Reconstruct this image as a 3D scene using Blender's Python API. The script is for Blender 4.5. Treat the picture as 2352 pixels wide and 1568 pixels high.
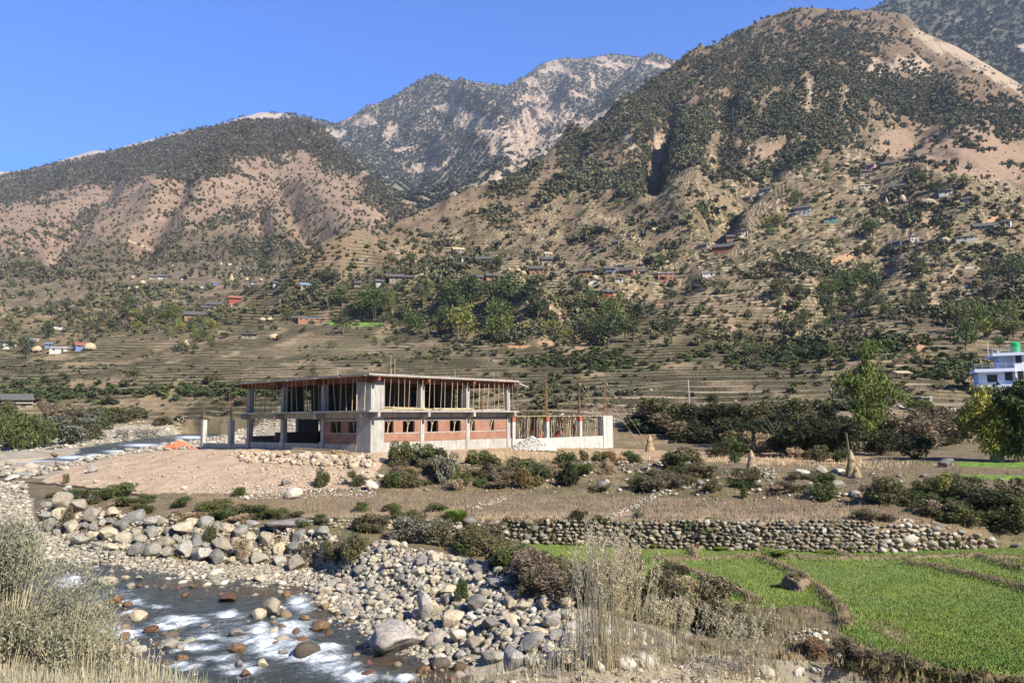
import bpy, math, random
import numpy as np
from mathutils import Vector, Matrix, noise as mnoise

SC = bpy.context.scene
for o in list(bpy.data.objects):
    bpy.data.objects.remove(o)
R = math.radians
COL = SC.collection
# ---------------------------------------------------------------- camera
FPX = 1766.0            # focal length in pixels of a 2352 px wide picture
PW, PH = 2352.0, 1568.0
PITCH, ROLL = math.atan(178 / FPX), R(-0.48)
cam_d = bpy.data.cameras.new('camera')
cam_d.lens = 36.0 * FPX / PW
cam_d.sensor_width = 36.0
cam_d.clip_start = 0.1
cam_d.clip_end = 40000
cam = bpy.data.objects.new('camera', cam_d)
COL.objects.link(cam)
CAMR = (Matrix.Rotation(R(90) + PITCH, 3, 'X') @ Matrix.Rotation(ROLL, 3, 'Z'))
cam.matrix_world = CAMR.to_4x4()
SC.camera = cam
CR = np.array(CAMR)
# ---------------------------------------------------------------- sun, sky, exposure
SUN_DIR = Vector((0.70, -0.714, 0.0)).normalized()
SUN_EL = R(36)
sun_vec = Vector((SUN_DIR.x * math.cos(SUN_EL), SUN_DIR.y * math.cos(SUN_EL), math.sin(SUN_EL)))
sd = bpy.data.lights.new('sun', 'SUN')
sd.energy = 5.0
sd.angle = R(0.53)
sd.color = (1.0, 0.925, 0.80)
sun = bpy.data.objects.new('sun', sd)
COL.objects.link(sun)
sun.rotation_euler = sun_vec.to_track_quat('Z', 'Y').to_euler()
world = bpy.data.worlds.new('World')
SC.world = world
world.use_nodes = True
wn = world.node_tree
wn.nodes.clear()
sky = wn.nodes.new('ShaderNodeTexSky')
sky.sky_type = 'NISHITA'
sky.sun_disc = False
sky.sun_elevation = SUN_EL
sky.sun_rotation = math.atan2(SUN_DIR.x, SUN_DIR.y)
sky.altitude = 1500
sky.air_density = 1.0
sky.dust_density = 0.0
sky.ozone_density = 6.0
hs = wn.nodes.new('ShaderNodeHueSaturation')
hs.inputs['Hue'].default_value = 0.515
hs.inputs['Saturation'].default_value = 1.42
hs.inputs['Value'].default_value = 1.55
bg = wn.nodes.new('ShaderNodeBackground')
bg.inputs['Strength'].default_value = 0.068
wo = wn.nodes.new('ShaderNodeOutputWorld')
wn.links.new(sky.outputs[0], hs.inputs['Color'])
tcw = wn.nodes.new('ShaderNodeTexCoord'); spw = wn.nodes.new('ShaderNodeSeparateXYZ'); mrw = wn.nodes.new('ShaderNodeMapRange')
mrw.inputs['From Min'].default_value = -.6; mrw.inputs['From Max'].default_value = .7; mrw.inputs['To Min'].default_value = .55; mrw.inputs['To Max'].default_value = 1.45  # added gradient: brighter sky ahead, dimmer behind to cut fill light
wn.links.new(tcw.outputs['Generated'], spw.inputs[0]); wn.links.new(spw.outputs[1], mrw.inputs['Value'])
vmw = wn.nodes.new('ShaderNodeVectorMath'); vmw.operation = 'SCALE'
wn.links.new(hs.outputs[0], vmw.inputs[0]); wn.links.new(mrw.outputs[0], vmw.inputs['Scale'])
wn.links.new(vmw.outputs[0], bg.inputs['Color'])
wn.links.new(bg.outputs[0], wo.inputs['Surface'])
SC.view_settings.view_transform = 'Standard'
SC.view_settings.look = 'None'
SC.view_settings.exposure = 1.0
SC.view_settings.gamma = 1.0
SC.render.engine = 'CYCLES'
SC.cycles.use_denoising = True
SC.cycles.max_bounces = 6
SC.cycles.diffuse_bounces = 2
SC.cycles.glossy_bounces = 2
SC.cycles.transmission_bounces = 3
SC.cycles.transparent_max_bounces = 8
SC.cycles.volume_bounces = 0
SC.cycles.caustics_reflective = False
SC.cycles.caustics_refractive = False
HAZE = 6.0e-5
rng = np.random.default_rng(7)
random.seed(7)

# ---------------------------------------------------------------- picture <-> world
def ray(x, y):
    "world direction(s) through a pixel of the 2352x1568 picture, scaled so that Y = 1"
    x = np.asarray(x, float); y = np.asarray(y, float)
    d = np.stack([(x - PW / 2) / FPX, -(y - PH / 2) / FPX, -np.ones_like(x + y)], -1) @ CR.T
    return d / d[..., 1:2]
def proj(P):
    q = np.asarray(P, float) @ CR
    w = np.maximum(-q[..., 2], 1e-6)
    return PW / 2 + FPX * q[..., 0] / w, PH / 2 - FPX * q[..., 1] / w

# ---------------------------------------------------------------- noise
_perm = np.random.default_rng(11).permutation(4096).astype(np.int64)
_ga = np.random.default_rng(12).uniform(0, 2 * np.pi, 4096)
_gx, _gy = np.cos(_ga), np.sin(_ga)
def perlin(x, y, seed=0):
    x = np.asarray(x, float); y = np.asarray(y, float)
    xi = np.floor(x).astype(np.int64); yi = np.floor(y).astype(np.int64)
    xf = x - xi; yf = y - yi
    u = xf * xf * xf * (xf * (xf * 6 - 15) + 10); v = yf * yf * yf * (yf * (yf * 6 - 15) + 10)
    def g(ix, iy, fx, fy):
        h = _perm[(_perm[(ix + seed * 131) & 4095] + iy) & 4095]
        return _gx[h] * fx + _gy[h] * fy
    a = g(xi, yi, xf, yf); b = g(xi + 1, yi, xf - 1, yf)
    c = g(xi, yi + 1, xf, yf - 1); d = g(xi + 1, yi + 1, xf - 1, yf - 1)
    return ((a + u * (b - a)) * (1 - v) + (c + u * (d - c)) * v) * 1.4
def fbm(x, y, octv=4, seed=0, ridged=False, gain=.5):
    s = 0; amp = 1.0; tot = 0
    for i in range(octv):
        n = perlin(x, y, seed + i * 7)
        if ridged: n = 1 - 2 * np.abs(n)
        s = s + n * amp; tot += amp; amp *= gain; x = x * 2.03 + 17.1; y = y * 2.03 + 5.3
    return s / tot
def sstep(a, b, x):
    t = np.clip((x - a) / (b - a), 0, 1)
    return t * t * (3 - 2 * t)
def inpoly(x, y, poly):
    r = np.zeros(np.shape(x), bool); n = len(poly)
    for i in range(n):
        x0, y0 = poly[i]; x1, y1 = poly[(i + 1) % n]
        if y0 == y1: continue
        c = ((y0 > y) != (y1 > y)) & (x < (x1 - x0) * (y - y0) / (y1 - y0) + x0)
        r ^= c
    return r
def dpoly(x, y, pl):
    "distance to a polyline"
    best = np.full(np.shape(x), 1e9)
    for (x0, y0), (x1, y1) in zip(pl[:-1], pl[1:]):
        dx, dy = x1 - x0, y1 - y0
        t = np.clip(((x - x0) * dx + (y - y0) * dy) / (dx * dx + dy * dy + 1e-9), 0, 1)
        best = np.minimum(best, np.hypot(x - x0 - t * dx, y - y0 - t * dy))
    return best
def blob(x, y, b):
    "soft ellipse (cx, cy, rx, ry[, angle deg])"
    cx, cy, rx, ry = b[:4]; a = R(b[4]) if len(b) > 4 else 0
    dx, dy = x - cx, y - cy
    u = (dx * math.cos(a) + dy * math.sin(a)) / rx; v = (-dx * math.sin(a) + dy * math.cos(a)) / ry
    return np.exp(-(u * u + v * v) * 1.2)
def blobs(x, y, lst):
    m = np.zeros(np.shape(x))
    for b in lst: m = np.maximum(m, blob(x, y, b))
    return m

# ---------------------------------------------------------------- meshes and tags
def mk_mesh(name, V, F, col=None, smooth=False):
    V = np.asarray(V, np.float32); F = np.asarray(F, np.int32)
    me = bpy.data.meshes.new(name)
    me.vertices.add(len(V)); me.vertices.foreach_set('co', V.ravel())
    k = F.shape[1]
    me.loops.add(F.size); me.loops.foreach_set('vertex_index', F.ravel())
    me.polygons.add(len(F)); me.polygons.foreach_set('loop_start', np.arange(0, F.size, k, dtype=np.int32))
    if smooth: me.polygons.foreach_set('use_smooth', np.ones(len(F), bool))
    if col is not None:
        at = me.color_attributes.new('Col', 'FLOAT_COLOR', 'POINT')
        c = np.ones((len(V), 4), np.float32); c[:, :col.shape[1]] = col
        at.data.foreach_set('color', c.ravel())
    me.update(calc_edges=True)
    return me
def tag(o, label=None, cat=None, group=None, kind=None):
    if label: o['label'] = label
    if cat: o['category'] = cat
    if group: o['group'] = group
    if kind: o['kind'] = kind
    return o
def obj(name, me, mat=None, parent=None, loc=None, rot=None, scale=None):
    o = bpy.data.objects.new(name, me)
    COL.objects.link(o)
    if mat is not None and me is not None and not me.materials: me.materials.append(mat)
    if parent is not None: o.parent = parent
    if loc is not None: o.location = loc
    if rot is not None: o.rotation_euler = rot if hasattr(rot, '__len__') else (0, 0, rot)
    if scale is not None: o.scale = scale if hasattr(scale, '__len__') else (scale,) * 3
    return o
def empty(name, loc=(0, 0, 0), rz=0, scale=1):
    return obj(name, None, loc=loc, rot=rz, scale=scale)
def where(x, y):
    "place words for a label"
    return f"{max(0, min(99, round(x / 23.52)))}% from the left edge and {max(0, min(99, round(y / 15.68)))}% down"
class MB:
    def __init__(s): s.V = []; s.F = []
    def add(s, V, F):
        n = len(s.V); s.V += [tuple(v) for v in V]; s.F += [tuple(i + n for i in f) for f in F]; return s
    def box(s, x0, x1, y0, y1, z0, z1, M=None):
        v = [(x, y, z) for z in (z0, z1) for y in (y0, y1) for x in (x0, x1)]
        if M is not None: v = [tuple(M @ Vector(p)) for p in v]
        return s.add(v, [(0, 2, 3, 1), (4, 5, 7, 6), (0, 1, 5, 4), (2, 6, 7, 3), (0, 4, 6, 2), (1, 3, 7, 5)])
    def bar(s, p, q, r0, r1=None, n=6, mid=None):
        pts = [Vector(p)] + ([Vector(m) for m in mid] if mid else []) + [Vector(q)]
        r1 = r0 if r1 is None else r1; V = []; F = []
        for i, c in enumerate(pts):
            d = (pts[min(i + 1, len(pts) - 1)] - pts[max(i - 1, 0)]).normalized()
            a = d.orthogonal().normalized(); b = d.cross(a); r = r0 + (r1 - r0) * i / (len(pts) - 1)
            V += [c + a * r * math.cos(6.2832 * k / n) + b * r * math.sin(6.2832 * k / n) for k in range(n)]
        for i in range(len(pts) - 1):
            F += [(i * n + k, i * n + (k + 1) % n, (i + 1) * n + (k + 1) % n, (i + 1) * n + k) for k in range(n)]
        F += [tuple(range(n))[::-1], tuple((len(pts) - 1) * n + k for k in range(n))]
        return s.add(V, F)
    def prism(s, pts, y0, y1, axis='y'):
        n = len(pts)
        f = (lambda a, b, c: (a, c, b)) if axis == 'y' else ((lambda a, b, c: (c, a, b)) if axis == 'x' else (lambda a, b, c: (a, b, c)))
        V = [f(a, b, y0) for a, b in pts] + [f(a, b, y1) for a, b in pts]
        return s.add(V, [tuple(range(n)), tuple(range(2 * n - 1, n - 1, -1))] + [(i, i + n, (i + 1) % n + n, (i + 1) % n) for i in range(n)])
    def mesh(s, name, mat=None, smooth=False, bevel=0):
        import bmesh
        me = bpy.data.meshes.new(name); me.from_pydata([tuple(v) for v in s.V], [], s.F)
        bm = bmesh.new(); bm.from_mesh(me); bmesh.ops.recalc_face_normals(bm, faces=bm.faces)
        if bevel:
            try: bmesh.ops.bevel(bm, geom=list(bm.edges), offset=bevel, segments=1, affect='EDGES')
            except Exception: pass
        bm.to_mesh(me); bm.free()
        if smooth:
            for p in me.polygons: p.use_smooth = True
        if mat: me.materials.append(mat)
        return me
    def build(s, name, mat=None, parent=None, **k):
        sm = k.pop('smooth', False); bv = k.pop('bevel', 0)
        return obj(name, s.mesh(name, mat, sm, bv), None, parent, **k)

# ---------------------------------------------------------------- materials
def newmat(name):
    m = bpy.data.materials.new(name); m.use_nodes = True
    nt = m.node_tree; b = nt.nodes['Principled BSDF']
    b.inputs['Specular IOR Level'].default_value = 0.25
    return m, nt, b
def N(nt, t, **k):
    n = nt.nodes.new(t)
    for a, v in k.items():
        if a in n.inputs: n.inputs[a].default_value = v
        else: setattr(n, a, v)
    return n
def mixrgb(nt, mode, fac, a, b):
    m = nt.nodes.new('ShaderNodeMix'); m.data_type = 'RGBA'; m.blend_type = mode
    for s, v in ((m.inputs[0], fac), (m.inputs[6], a), (m.inputs[7], b)):
        if hasattr(v, 'is_linked'): nt.links.new(v, s)
        else: s.default_value = v if not isinstance(v, tuple) or len(v) == 4 else (*v, 1)
    return m.outputs[2]
def noise_ramp(nt, scale, stops, detail=5, vec=None, rough=.6, kind='noise'):
    t = N(nt, 'ShaderNodeTexNoise', Scale=scale, Detail=detail, Roughness=rough)
    if vec is not None: nt.links.new(vec, t.inputs['Vector'])
    r = nt.nodes.new('ShaderNodeValToRGB'); cr = r.color_ramp
    for i, (p, c) in enumerate(stops):
        e = cr.elements[i] if i < 2 else cr.elements.new(p)
        e.position = p; e.color = (*c, 1) if hasattr(c, '__len__') else (c, c, c, 1)
    nt.links.new(t.outputs['Fac'], r.inputs[0])
    return r.outputs[0], t
def bump(nt, b, fac, strength, dist):
    bp = N(nt, 'ShaderNodeBump', Strength=strength, Distance=dist)
    nt.links.new(fac, bp.inputs['Height']); nt.links.new(bp.outputs[0], b.inputs['Normal'])
def mat_col(name, scales=((1.5, .75, 1.25),), rough=.95, bump_s=None, attr='Col', world=True, rnd=0):
    "albedo from the mesh's own colour attribute, broken up by noise"
    m, nt, b = newmat(name)
    a = N(nt, 'ShaderNodeAttribute', attribute_name=attr)
    tc = nt.nodes.new('ShaderNodeTexCoord'); c = a.outputs['Color']
    for s, lo, hi in scales:
        r, t = noise_ramp(nt, s, [(.3, lo), (.7, hi)], vec=tc.outputs['Object'])
        c = mixrgb(nt, 'MULTIPLY', 1.0, c, r)
    if rnd:
        oi = nt.nodes.new('ShaderNodeObjectInfo'); mr = N(nt, 'ShaderNodeMapRange')
        mr.inputs['To Min'].default_value = 1 - rnd; mr.inputs['To Max'].default_value = 1 + rnd
        nt.links.new(oi.outputs['Random'], mr.inputs['Value'])
        h = N(nt, 'ShaderNodeHueSaturation'); nt.links.new(mr.outputs[0], h.inputs['Value']); nt.links.new(c, h.inputs['Color'])
        mh = N(nt, 'ShaderNodeMath', operation='MULTIPLY_ADD'); nt.links.new(oi.outputs['Random'], mh.inputs[0]); mh.inputs[1].default_value = -.05; mh.inputs[2].default_value = .525
        nt.links.new(mh.outputs[0], h.inputs['Hue']); c = h.outputs[0]
    nt.links.new(c, b.inputs['Base Color']); b.inputs['Roughness'].default_value = rough
    if bump_s:
        sc, st, di = bump_s
        t = N(nt, 'ShaderNodeTexNoise', Scale=sc, Detail=6, Roughness=.65); nt.links.new(tc.outputs['Object'], t.inputs['Vector'])
        bump(nt, b, t.outputs['Fac'], st, di)
    return m
def mat_noise(name, c0, c1, scale=3, rough=.9, bump_s=0, bdist=.02, rnd=0, extra=None):
    m, nt, b = newmat(name)
    tc = nt.nodes.new('ShaderNodeTexCoord')
    c, t = noise_ramp(nt, scale, [(.3, c0), (.7, c1)], vec=tc.outputs['Object'])
    if extra:
        s2, lo, hi = extra
        r, _ = noise_ramp(nt, s2, [(.35, lo), (.65, hi)], vec=tc.outputs['Object'], detail=2); c = mixrgb(nt, 'MULTIPLY', 1.0, c, r)
    if rnd:
        oi = nt.nodes.new('ShaderNodeObjectInfo'); mr = N(nt, 'ShaderNodeMapRange')
        mr.inputs['To Min'].default_value = 1 - rnd; mr.inputs['To Max'].default_value = 1 + rnd
        nt.links.new(oi.outputs['Random'], mr.inputs['Value'])
        h = N(nt, 'ShaderNodeHueSaturation'); nt.links.new(mr.outputs[0], h.inputs['Value']); nt.links.new(c, h.inputs['Color']); c = h.outputs[0]
    nt.links.new(c, b.inputs['Base Color']); b.inputs['Roughness'].default_value = rough
    if bump_s: bump(nt, b, t.outputs['Fac'], bump_s, bdist)
    return m
# ================================================================ TERRAIN
UMIN, UMAX = -0.98, 0.98
def curve_uz(kind, pts, U):
    "a contour of the ground given as (pixel x, pixel y, height) or (x, y, distance) or (x, height, distance)"
    u, d, z = [], [], []
    for p in pts:
        if kind == 'z': r = ray(p[0], p[1]); dd = p[2] / r[2]; zz = p[2]
        elif kind == 'd': r = ray(p[0], p[1]); dd = p[2]; zz = dd * r[2]
        else: r = ray(p[0], 960); dd = p[2]; zz = p[1]
        u.append(r[0]); d.append(dd); z.append(zz)
    return np.interp(U, u, d), np.interp(U, u, z)
def smooth_rows(A, k, axis):
    if k < 3: return A
    ker = np.hanning(k + 2)[1:-1]; ker /= ker.sum(); h = k // 2
    pad = [(0, 0), (0, 0)]; pad[axis] = (h, h)
    B = np.pad(A, pad, mode='edge'); out = np.zeros_like(A); n = A.shape[axis]
    for i in range(k):
        sl = [slice(None), slice(None)]; sl[axis] = slice(i, i + n)
        out += ker[i] * B[tuple(sl)]
    return out
def loft(curves, segs, ncol, u0=UMIN, u1=UMAX, smc=7, smr=5, pows=None):
    U = np.linspace(u0, u1, ncol)
    K = [curve_uz(k, p, U) for k, p in curves]
    Dk = [K[0][0]]; Zk = [K[0][1]]
    for d, z in K[1:]: Dk.append(np.maximum(d, Dk[-1] + .08)); Zk.append(z)
    rows_d, rows_z, rows_s = [], [], []
    for i, n in enumerate(segs):
        t = np.linspace(0, 1, n, endpoint=False)[:, None]
        if i == len(segs) - 1: t = np.linspace(0, 1, n)[:, None]
        pw = (pows or {}).get(i)
        if pw:      # interpolate the elevation angle evenly, the distance by a power
            e0 = Zk[i] / Dk[i]; e1 = Zk[i + 1] / Dk[i + 1]
            d = Dk[i] + (Dk[i + 1] - Dk[i]) * t ** pw; z = d * (e0 + (e1 - e0) * t)
        else: d = Dk[i] + (Dk[i + 1] - Dk[i]) * t; z = Zk[i] + (Zk[i + 1] - Zk[i]) * t
        rows_d.append(d); rows_z.append(z); rows_s.append(np.broadcast_to(i + t, d.shape))
    D = np.concatenate(rows_d); Z = np.concatenate(rows_z); S = np.concatenate(rows_s)
    D = smooth_rows(smooth_rows(D, smr, 0), smc, 1); Z = smooth_rows(smooth_rows(Z, smr, 0), smc, 1)
    return U, D, Z, S
class Land:
    "one sheet of ground on a polar grid; knows how to answer: what stands under this pixel, how high is the ground here"
    def __init__(s, U, D, Z, S):
        s.U, s.D, s.Z, s.S = U, D, Z, S; s.upd()
    def upd(s):
        s.X = s.U[None, :] * s.D
        P = np.stack([s.X, s.D, s.Z], -1); s.PX, s.PY = proj(P)
        s.PYmin = np.minimum.accumulate(np.where(s.D > 2, s.PY, 9e9), axis=0)
    def at(s, x, y):
        "nearest ground point seen at pixel x, y -> (X, Y, Z)"
        r = ray(x, y); c = (r[0] - s.U[0]) / (s.U[1] - s.U[0]); c = min(max(c, 0), len(s.U) - 1.001); i = int(round(c))
        col = s.PYmin[:, i]; k = int(np.argmax(col <= y))
        if col[k] > y: return None
        d = s.D[k, i]
        if k > 0:
            a, b = s.PY[k - 1, i], s.PY[k, i]
            t = min(max((a - y) / (a - b + 1e-9), 0), 1) if a > b else 1
            d = s.D[k - 1, i] + (s.D[k, i] - s.D[k - 1, i]) * t
        return np.array([r[0] * d, d, s.h(r[0] * d, d)])
    def h(s, X, Y):
        c = (X / Y - s.U[0]) / (s.U[1] - s.U[0]); c = min(max(c, 0), len(s.U) - 1.001); i = int(c); f = c - i
        za = np.interp(Y, s.D[:, i], s.Z[:, i]); zb = np.interp(Y, s.D[:, i + 1], s.Z[:, i + 1])
        return za * (1 - f) + zb * f
    def mesh(s, name, col, mat, kind='structure'):
        nr, nc = s.D.shape
        V = np.stack([s.X, s.D, s.Z], -1).reshape(-1, 3)
        i = np.arange(nr * nc).reshape(nr, nc)
        F = np.stack([i[:-1, :-1], i[:-1, 1:], i[1:, 1:], i[1:, :-1]], -1).reshape(-1, 4)
        o = obj(name, mk_mesh(name, V, F, col.reshape(-1, 3), smooth=True), mat)
        tag(o, kind=kind); s.o = o
        return o
    def scatter(s, n, dens, seed=1):
        "n random vertices of the sheet, as likely as dens times the picture area they cover"
        area = np.abs(np.gradient(s.PX, axis=1) * np.gradient(s.PY, axis=0))
        vis = (s.PY <= s.PYmin + 2)
        w = (dens * np.minimum(area, 60) * vis).ravel()
        g = np.random.default_rng(seed)
        if w.sum() <= 0: return np.zeros((0, 3)), np.zeros(0, int)
        idx = g.choice(w.size, size=n, p=w / w.sum())
        du = (s.U[1] - s.U[0]); jit = g.uniform(-.5, .5, n) * du
        gd = np.gradient(s.D, axis=0).ravel()[idx]; gz = np.gradient(s.Z, axis=0).ravel()[idx]; j2 = g.uniform(-.5, .5, n)
        j2 = np.where(np.abs(gz) > 6, 0, j2); d0 = s.D.ravel()[idx]; d = d0 + gd * j2
        return np.stack([(s.X.ravel()[idx] / d0 + jit) * d, d, s.Z.ravel()[idx] + gz * j2], -1), idx

TT = 1.3
def TER(z): return np.log(1 + z / 110.) * 110 / TT
def TERi(q): return 110 * (np.exp(q * TT / 110.) - 1)
def terrace(Z, mask, wob):
    q = TER(Z) + wob; f = q - np.floor(q); g = sstep(.55, .97, f)
    q2 = np.floor(q) + .10 * f + .90 * g - wob
    rise = sstep(.50, .62, f) * (1 - sstep(.93, .98, f))
    global RF
    RF = f
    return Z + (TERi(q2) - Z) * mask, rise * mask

# ---- the valley floor and the right mountain, front to back
C = [
 ('h', [(-500, -2.7, 1.2), (2850, -2.7, 1.2)]),
 ('z', [(-500, 1470, -2.95), (0, 1482, -3.0), (250, 1500, -3.0), (400, 1545, -3.0), (550, 1592, -3.1), (900, 1600, -3.2), (1080, 1560, -3.2), (1200, 1530, -3.1), (1350, 1500, -3.0), (1500, 1485, -3.0), (1650, 1500, -3.1), (1800, 1560, -3.3), (1950, 1630, -3.4), (2850, 1650, -3.4)]),
 ('h', [(-500, -8.4, 15.5), (1500, -8.4, 15.5), (1800, -8.0, 15.5), (2100, -7.8, 15), (2850, -7.8, 15)]),
 ('z', [(-500, 1288, -8.1), (90, 1290, -8.1), (200, 1296, -8.1), (330, 1313, -8.1), (480, 1343, -8.1), (690, 1350, -8.1), (740, 1398, -8.1), (800, 1458, -8.1), (850, 1490, -8.1), (950, 1530, -8.1), (1090, 1565, -8.1), (1150, 1585, -8.1), (1300, 1610, -8.1), (1600, 1600, -8.0), (1850, 1575, -7.8), (2100, 1600, -7.7), (2850, 1610, -7.7)]),
 ('z', [(-500, 1190, -6.8), (0, 1207, -7.1), (80, 1218, -7.15), (240, 1262, -7.45), (380, 1282, -7.6), (640, 1294, -7.7), (720, 1304, -7.75), (800, 1335, -7.75), (870, 1350, -7.5), (1000, 1390, -7.3), (1150, 1450, -7.1), (1300, 1500, -7.1), (1450, 1510, -7.2), (1600, 1530, -7.4), (1850, 1558, -7.55), (2100, 1568, -7.4), (2850, 1590, -7.4)]),
 ('z', [(-500, 1130, -6.0), (0, 1160, -6.6), (70, 1160, -6.5), (130, 1165, -6.0), (240, 1183, -6.05), (380, 1196, -6.05), (500, 1205, -5.95), (640, 1208, -5.95), (760, 1222, -5.95), (870, 1252, -6.15), (1000, 1272, -6.15), (1150, 1304, -6.15), (1300, 1380, -6.3), (1500, 1442, -6.4), (1600, 1480, -6.6), (1850, 1522, -7.0), (2000, 1525, -6.95), (2100, 1537, -6.95), (2350, 1570, -6.95), (2850, 1590, -6.95)]),
 ('z', [(-500, 1110, -5.9), (0, 1125, -6.3), (130, 1140, -5.85), (400, 1180, -5.75), (760, 1210, -5.85), (870, 1235, -6.05), (1000, 1245, -6.35), (1150, 1268, -6.7), (1300, 1350, -6.85), (1500, 1410, -6.85), (1650, 1440, -6.9), (1850, 1485, -6.9), (2100, 1515, -6.9), (2350, 1555, -6.9), (2850, 1575, -6.9)]),
 ('z', [(-500, 1100, -5.8), (0, 1110, -6.1), (400, 1160, -5.65), (600, 1185, -5.68), (700, 1208, -5.82), (900, 1215, -5.95), (1050, 1225, -6.3), (1150, 1240, -6.75), (1250, 1250, -6.9), (1400, 1255, -6.9), (1700, 1264, -6.9), (2000, 1270, -6.9), (2290, 1257, -6.85), (2850, 1255, -6.85)]),
 ('z', [(-500, 1090, -5.7), (0, 1105, -6.0), (400, 1150, -5.6), (700, 1188, -5.5), (900, 1190, -5.4), (1130, 1192, -5.4), (1700, 1194, -5.38), (2000, 1196, -5.4), (2200, 1216, -5.85), (2290, 1246, -6.6), (2850, 1240, -6.6)]),
 ('z', [(-500, 1083, -5.6), (0, 1095, -5.8), (130, 1122, -5.65), (400, 1142, -5.5), (650, 1140, -5.3), (860, 1134, -5.25), (1100, 1134, -5.2), (1500, 1140, -5.2), (1900, 1160, -5.2), (2100, 1172, -5.2), (2350, 1170, -5.2), (2850, 1160, -5.2)]),
 ('z', [(-500, 1075, -5.6), (0, 1084, -5.7), (100, 1090, -5.3), (200, 1075, -4.6), (300, 1055, -3.9), (400, 1042, -3.3), (560, 1037, -2.95), (700, 1043, -2.9), (860, 1050, -3.0), (1000, 1062, -3.5), (1100, 1066, -3.8), (1300, 1068, -4.0), (1800, 1078, -4.05), (1950, 1090, -4.2), (2200, 1096, -4.2), (2850, 1100, -4.2)]),
 ('z', [(-500, 1068, -5.6), (0, 1075, -5.6), (100, 1070, -5.3), (200, 1056, -4.6), (300, 1040, -3.9), (400, 1029, -3.25), (560, 1029, -2.87), (860, 1041, -2.86), (1000, 1041, -2.9), (1100, 1037, -2.95), (1200, 1036, -3.15), (1400, 1036, -3.7), (1560, 1038, -3.7), (1800, 1046, -3.8), (2100, 1056, -3.8), (2350, 1060, -3.8), (2850, 1060, -3.8)]),
 ('h', [(-500, -5.3, 125), (0, -5.2, 122), (100, -4.9, 122), (200, -4.5, 125), (350, -3.6, 130), (500, -2.9, 125), (600, -2.8, 105), (1150, -2.8, 99), (1250, -3.1, 99), (1400, -3.7, 100), (1600, -3.4, 103), (2000, -3.4, 88), (2350, -3.3, 82), (2850, -3.3, 82)]),
 ('h', [(-500, -1.8, 190), (0, -1.6, 190), (400, -2.0, 205), (800, -1.0, 160), (1200, -1.3, 118), (1500, -0.3, 113), (2000, 0.6, 98), (2350, 1.3, 100), (2850, 1.3, 100)]),
 ('d', [(-500, 885, 275), (0, 880, 265), (600, 872, 235), (1200, 880, 195), (1700, 903, 150), (2050, 912, 130), (2200, 916, 135), (2350, 917, 148), (2850, 917, 148)]),
 ('d', [(-500, 840, 340), (0, 832, 335), (600, 808, 335), (1200, 822, 275), (1700, 835, 225), (2000, 850, 185), (2350, 850, 190), (2850, 850, 190)]),
 ('d', [(-500, 770, 430), (0, 762, 430), (400, 740, 440), (800, 735, 420), (1200, 745, 345), (1700, 740, 320), (2350, 700, 290), (2850, 690, 290)]),
 ('d', [(-500, 715, 540), (0, 705, 530), (400, 690, 545), (700, 700, 500), (780, 668, 500), (830, 630, 540), (870, 605, 590), (940, 563, 680), (1000, 525, 760), (1100, 457, 850), (1200, 390, 930), (1290, 347, 1000), (1400, 267, 1100), (1500, 187, 1220), (1560, 142, 1290), (1650, 97, 1380), (1750, 42, 1470), (1820, 17, 1520), (1850, 15, 1530), (1920, 20, 1530), (1990, 22, 1530), (2080, 30, 1500), (2120, 72, 1450), (2200, 106, 1400), (2300, 166, 1350), (2352, 196, 1330), (2500, 260, 1300), (2850, 330, 1300)]),
 ('h', [(-500, 60, 800), (700, 60, 800), (1000, 120, 1150), (1200, 180, 1350), (1500, 350, 1750), (1850, 500, 2100), (2850, 300, 1900)]),
]
segs = [60, 14, 40, 34, 34, 20, 110, 14, 44, 40, 26, 40, 60, 130, 120, 150, 480, 24]
U, D, Z, S = loft(C, segs, 1150, pows={16: 1.55}, smc=9, smr=5)
L1 = Land(U, D, Z, S)
X, Y, PX, PY = L1.X, L1.D, L1.PX, L1.PY
# relief of the right mountain
tm = np.clip(S - 16, 0, 1)                              # 0 foot .. 1 ridge
far = sstep(16.0, 16.35, S) * (1 - sstep(16.93, 17.0, S))
rel = fbm(X / 330 + 3, Y / 330, 5, 3, ridged=True) - .15
Z = Z + far * rel * (24 + 34 * sstep(16.4, 16.75, S)) * sstep(900, 1400, PX + PY * .8)
GUL = [([(1545, 290), (1525, 350), (1508, 400), (1500, 440)], 26, 55), ([(1960, 330), (1780, 400), (1650, 520)], 30, 25),
       ([(2230, 120), (2120, 240), (2060, 330)], 45, 20), ([(1700, 200), (1660, 330), (1640, 420)], 26, 22), ([(1390, 300), (1300, 420)], 24, 18),
       ([(2010, 600), (1890, 700), (1700, 790)], 40, 10), ([(1560, 640), (1400, 700), (1300, 770)], 40, 9)]
for pl, w, dep in GUL:
    dd = dpoly(PX + 12 * fbm(PX / 60, PY / 60, 2, 9), PY, pl); Z = Z - dep * np.exp(-(dd / w) ** 2) * sstep(15.2, 16.1, S) * (1 - sstep(16.9, 17.0, S))
for bx in [(1890, 260, 110, 160, 15, 40), (1600, 420, 60, 110, 20, 18), (2180, 480, 150, 60, 10, 22), (1240, 715, 60, 35, 0, 8), (2250, 330, 120, 120, 0, 20)]:
    Z = Z + bx[5] * blob(PX, PY, bx[:5]) * sstep(15.2, 16.1, S) * (1 - sstep(16.85, 16.98, S))
# middle ground undulation
mid = sstep(13, 14.5, S) * (1 - sstep(16.95, 17, S))
Z = Z + mid * fbm(X / 55, Y / 70, 4, 21) * (2.2 + 5 * sstep(15.5, 16.3, S)) * (.4 + .6 * sstep(14, 16, S))
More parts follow.
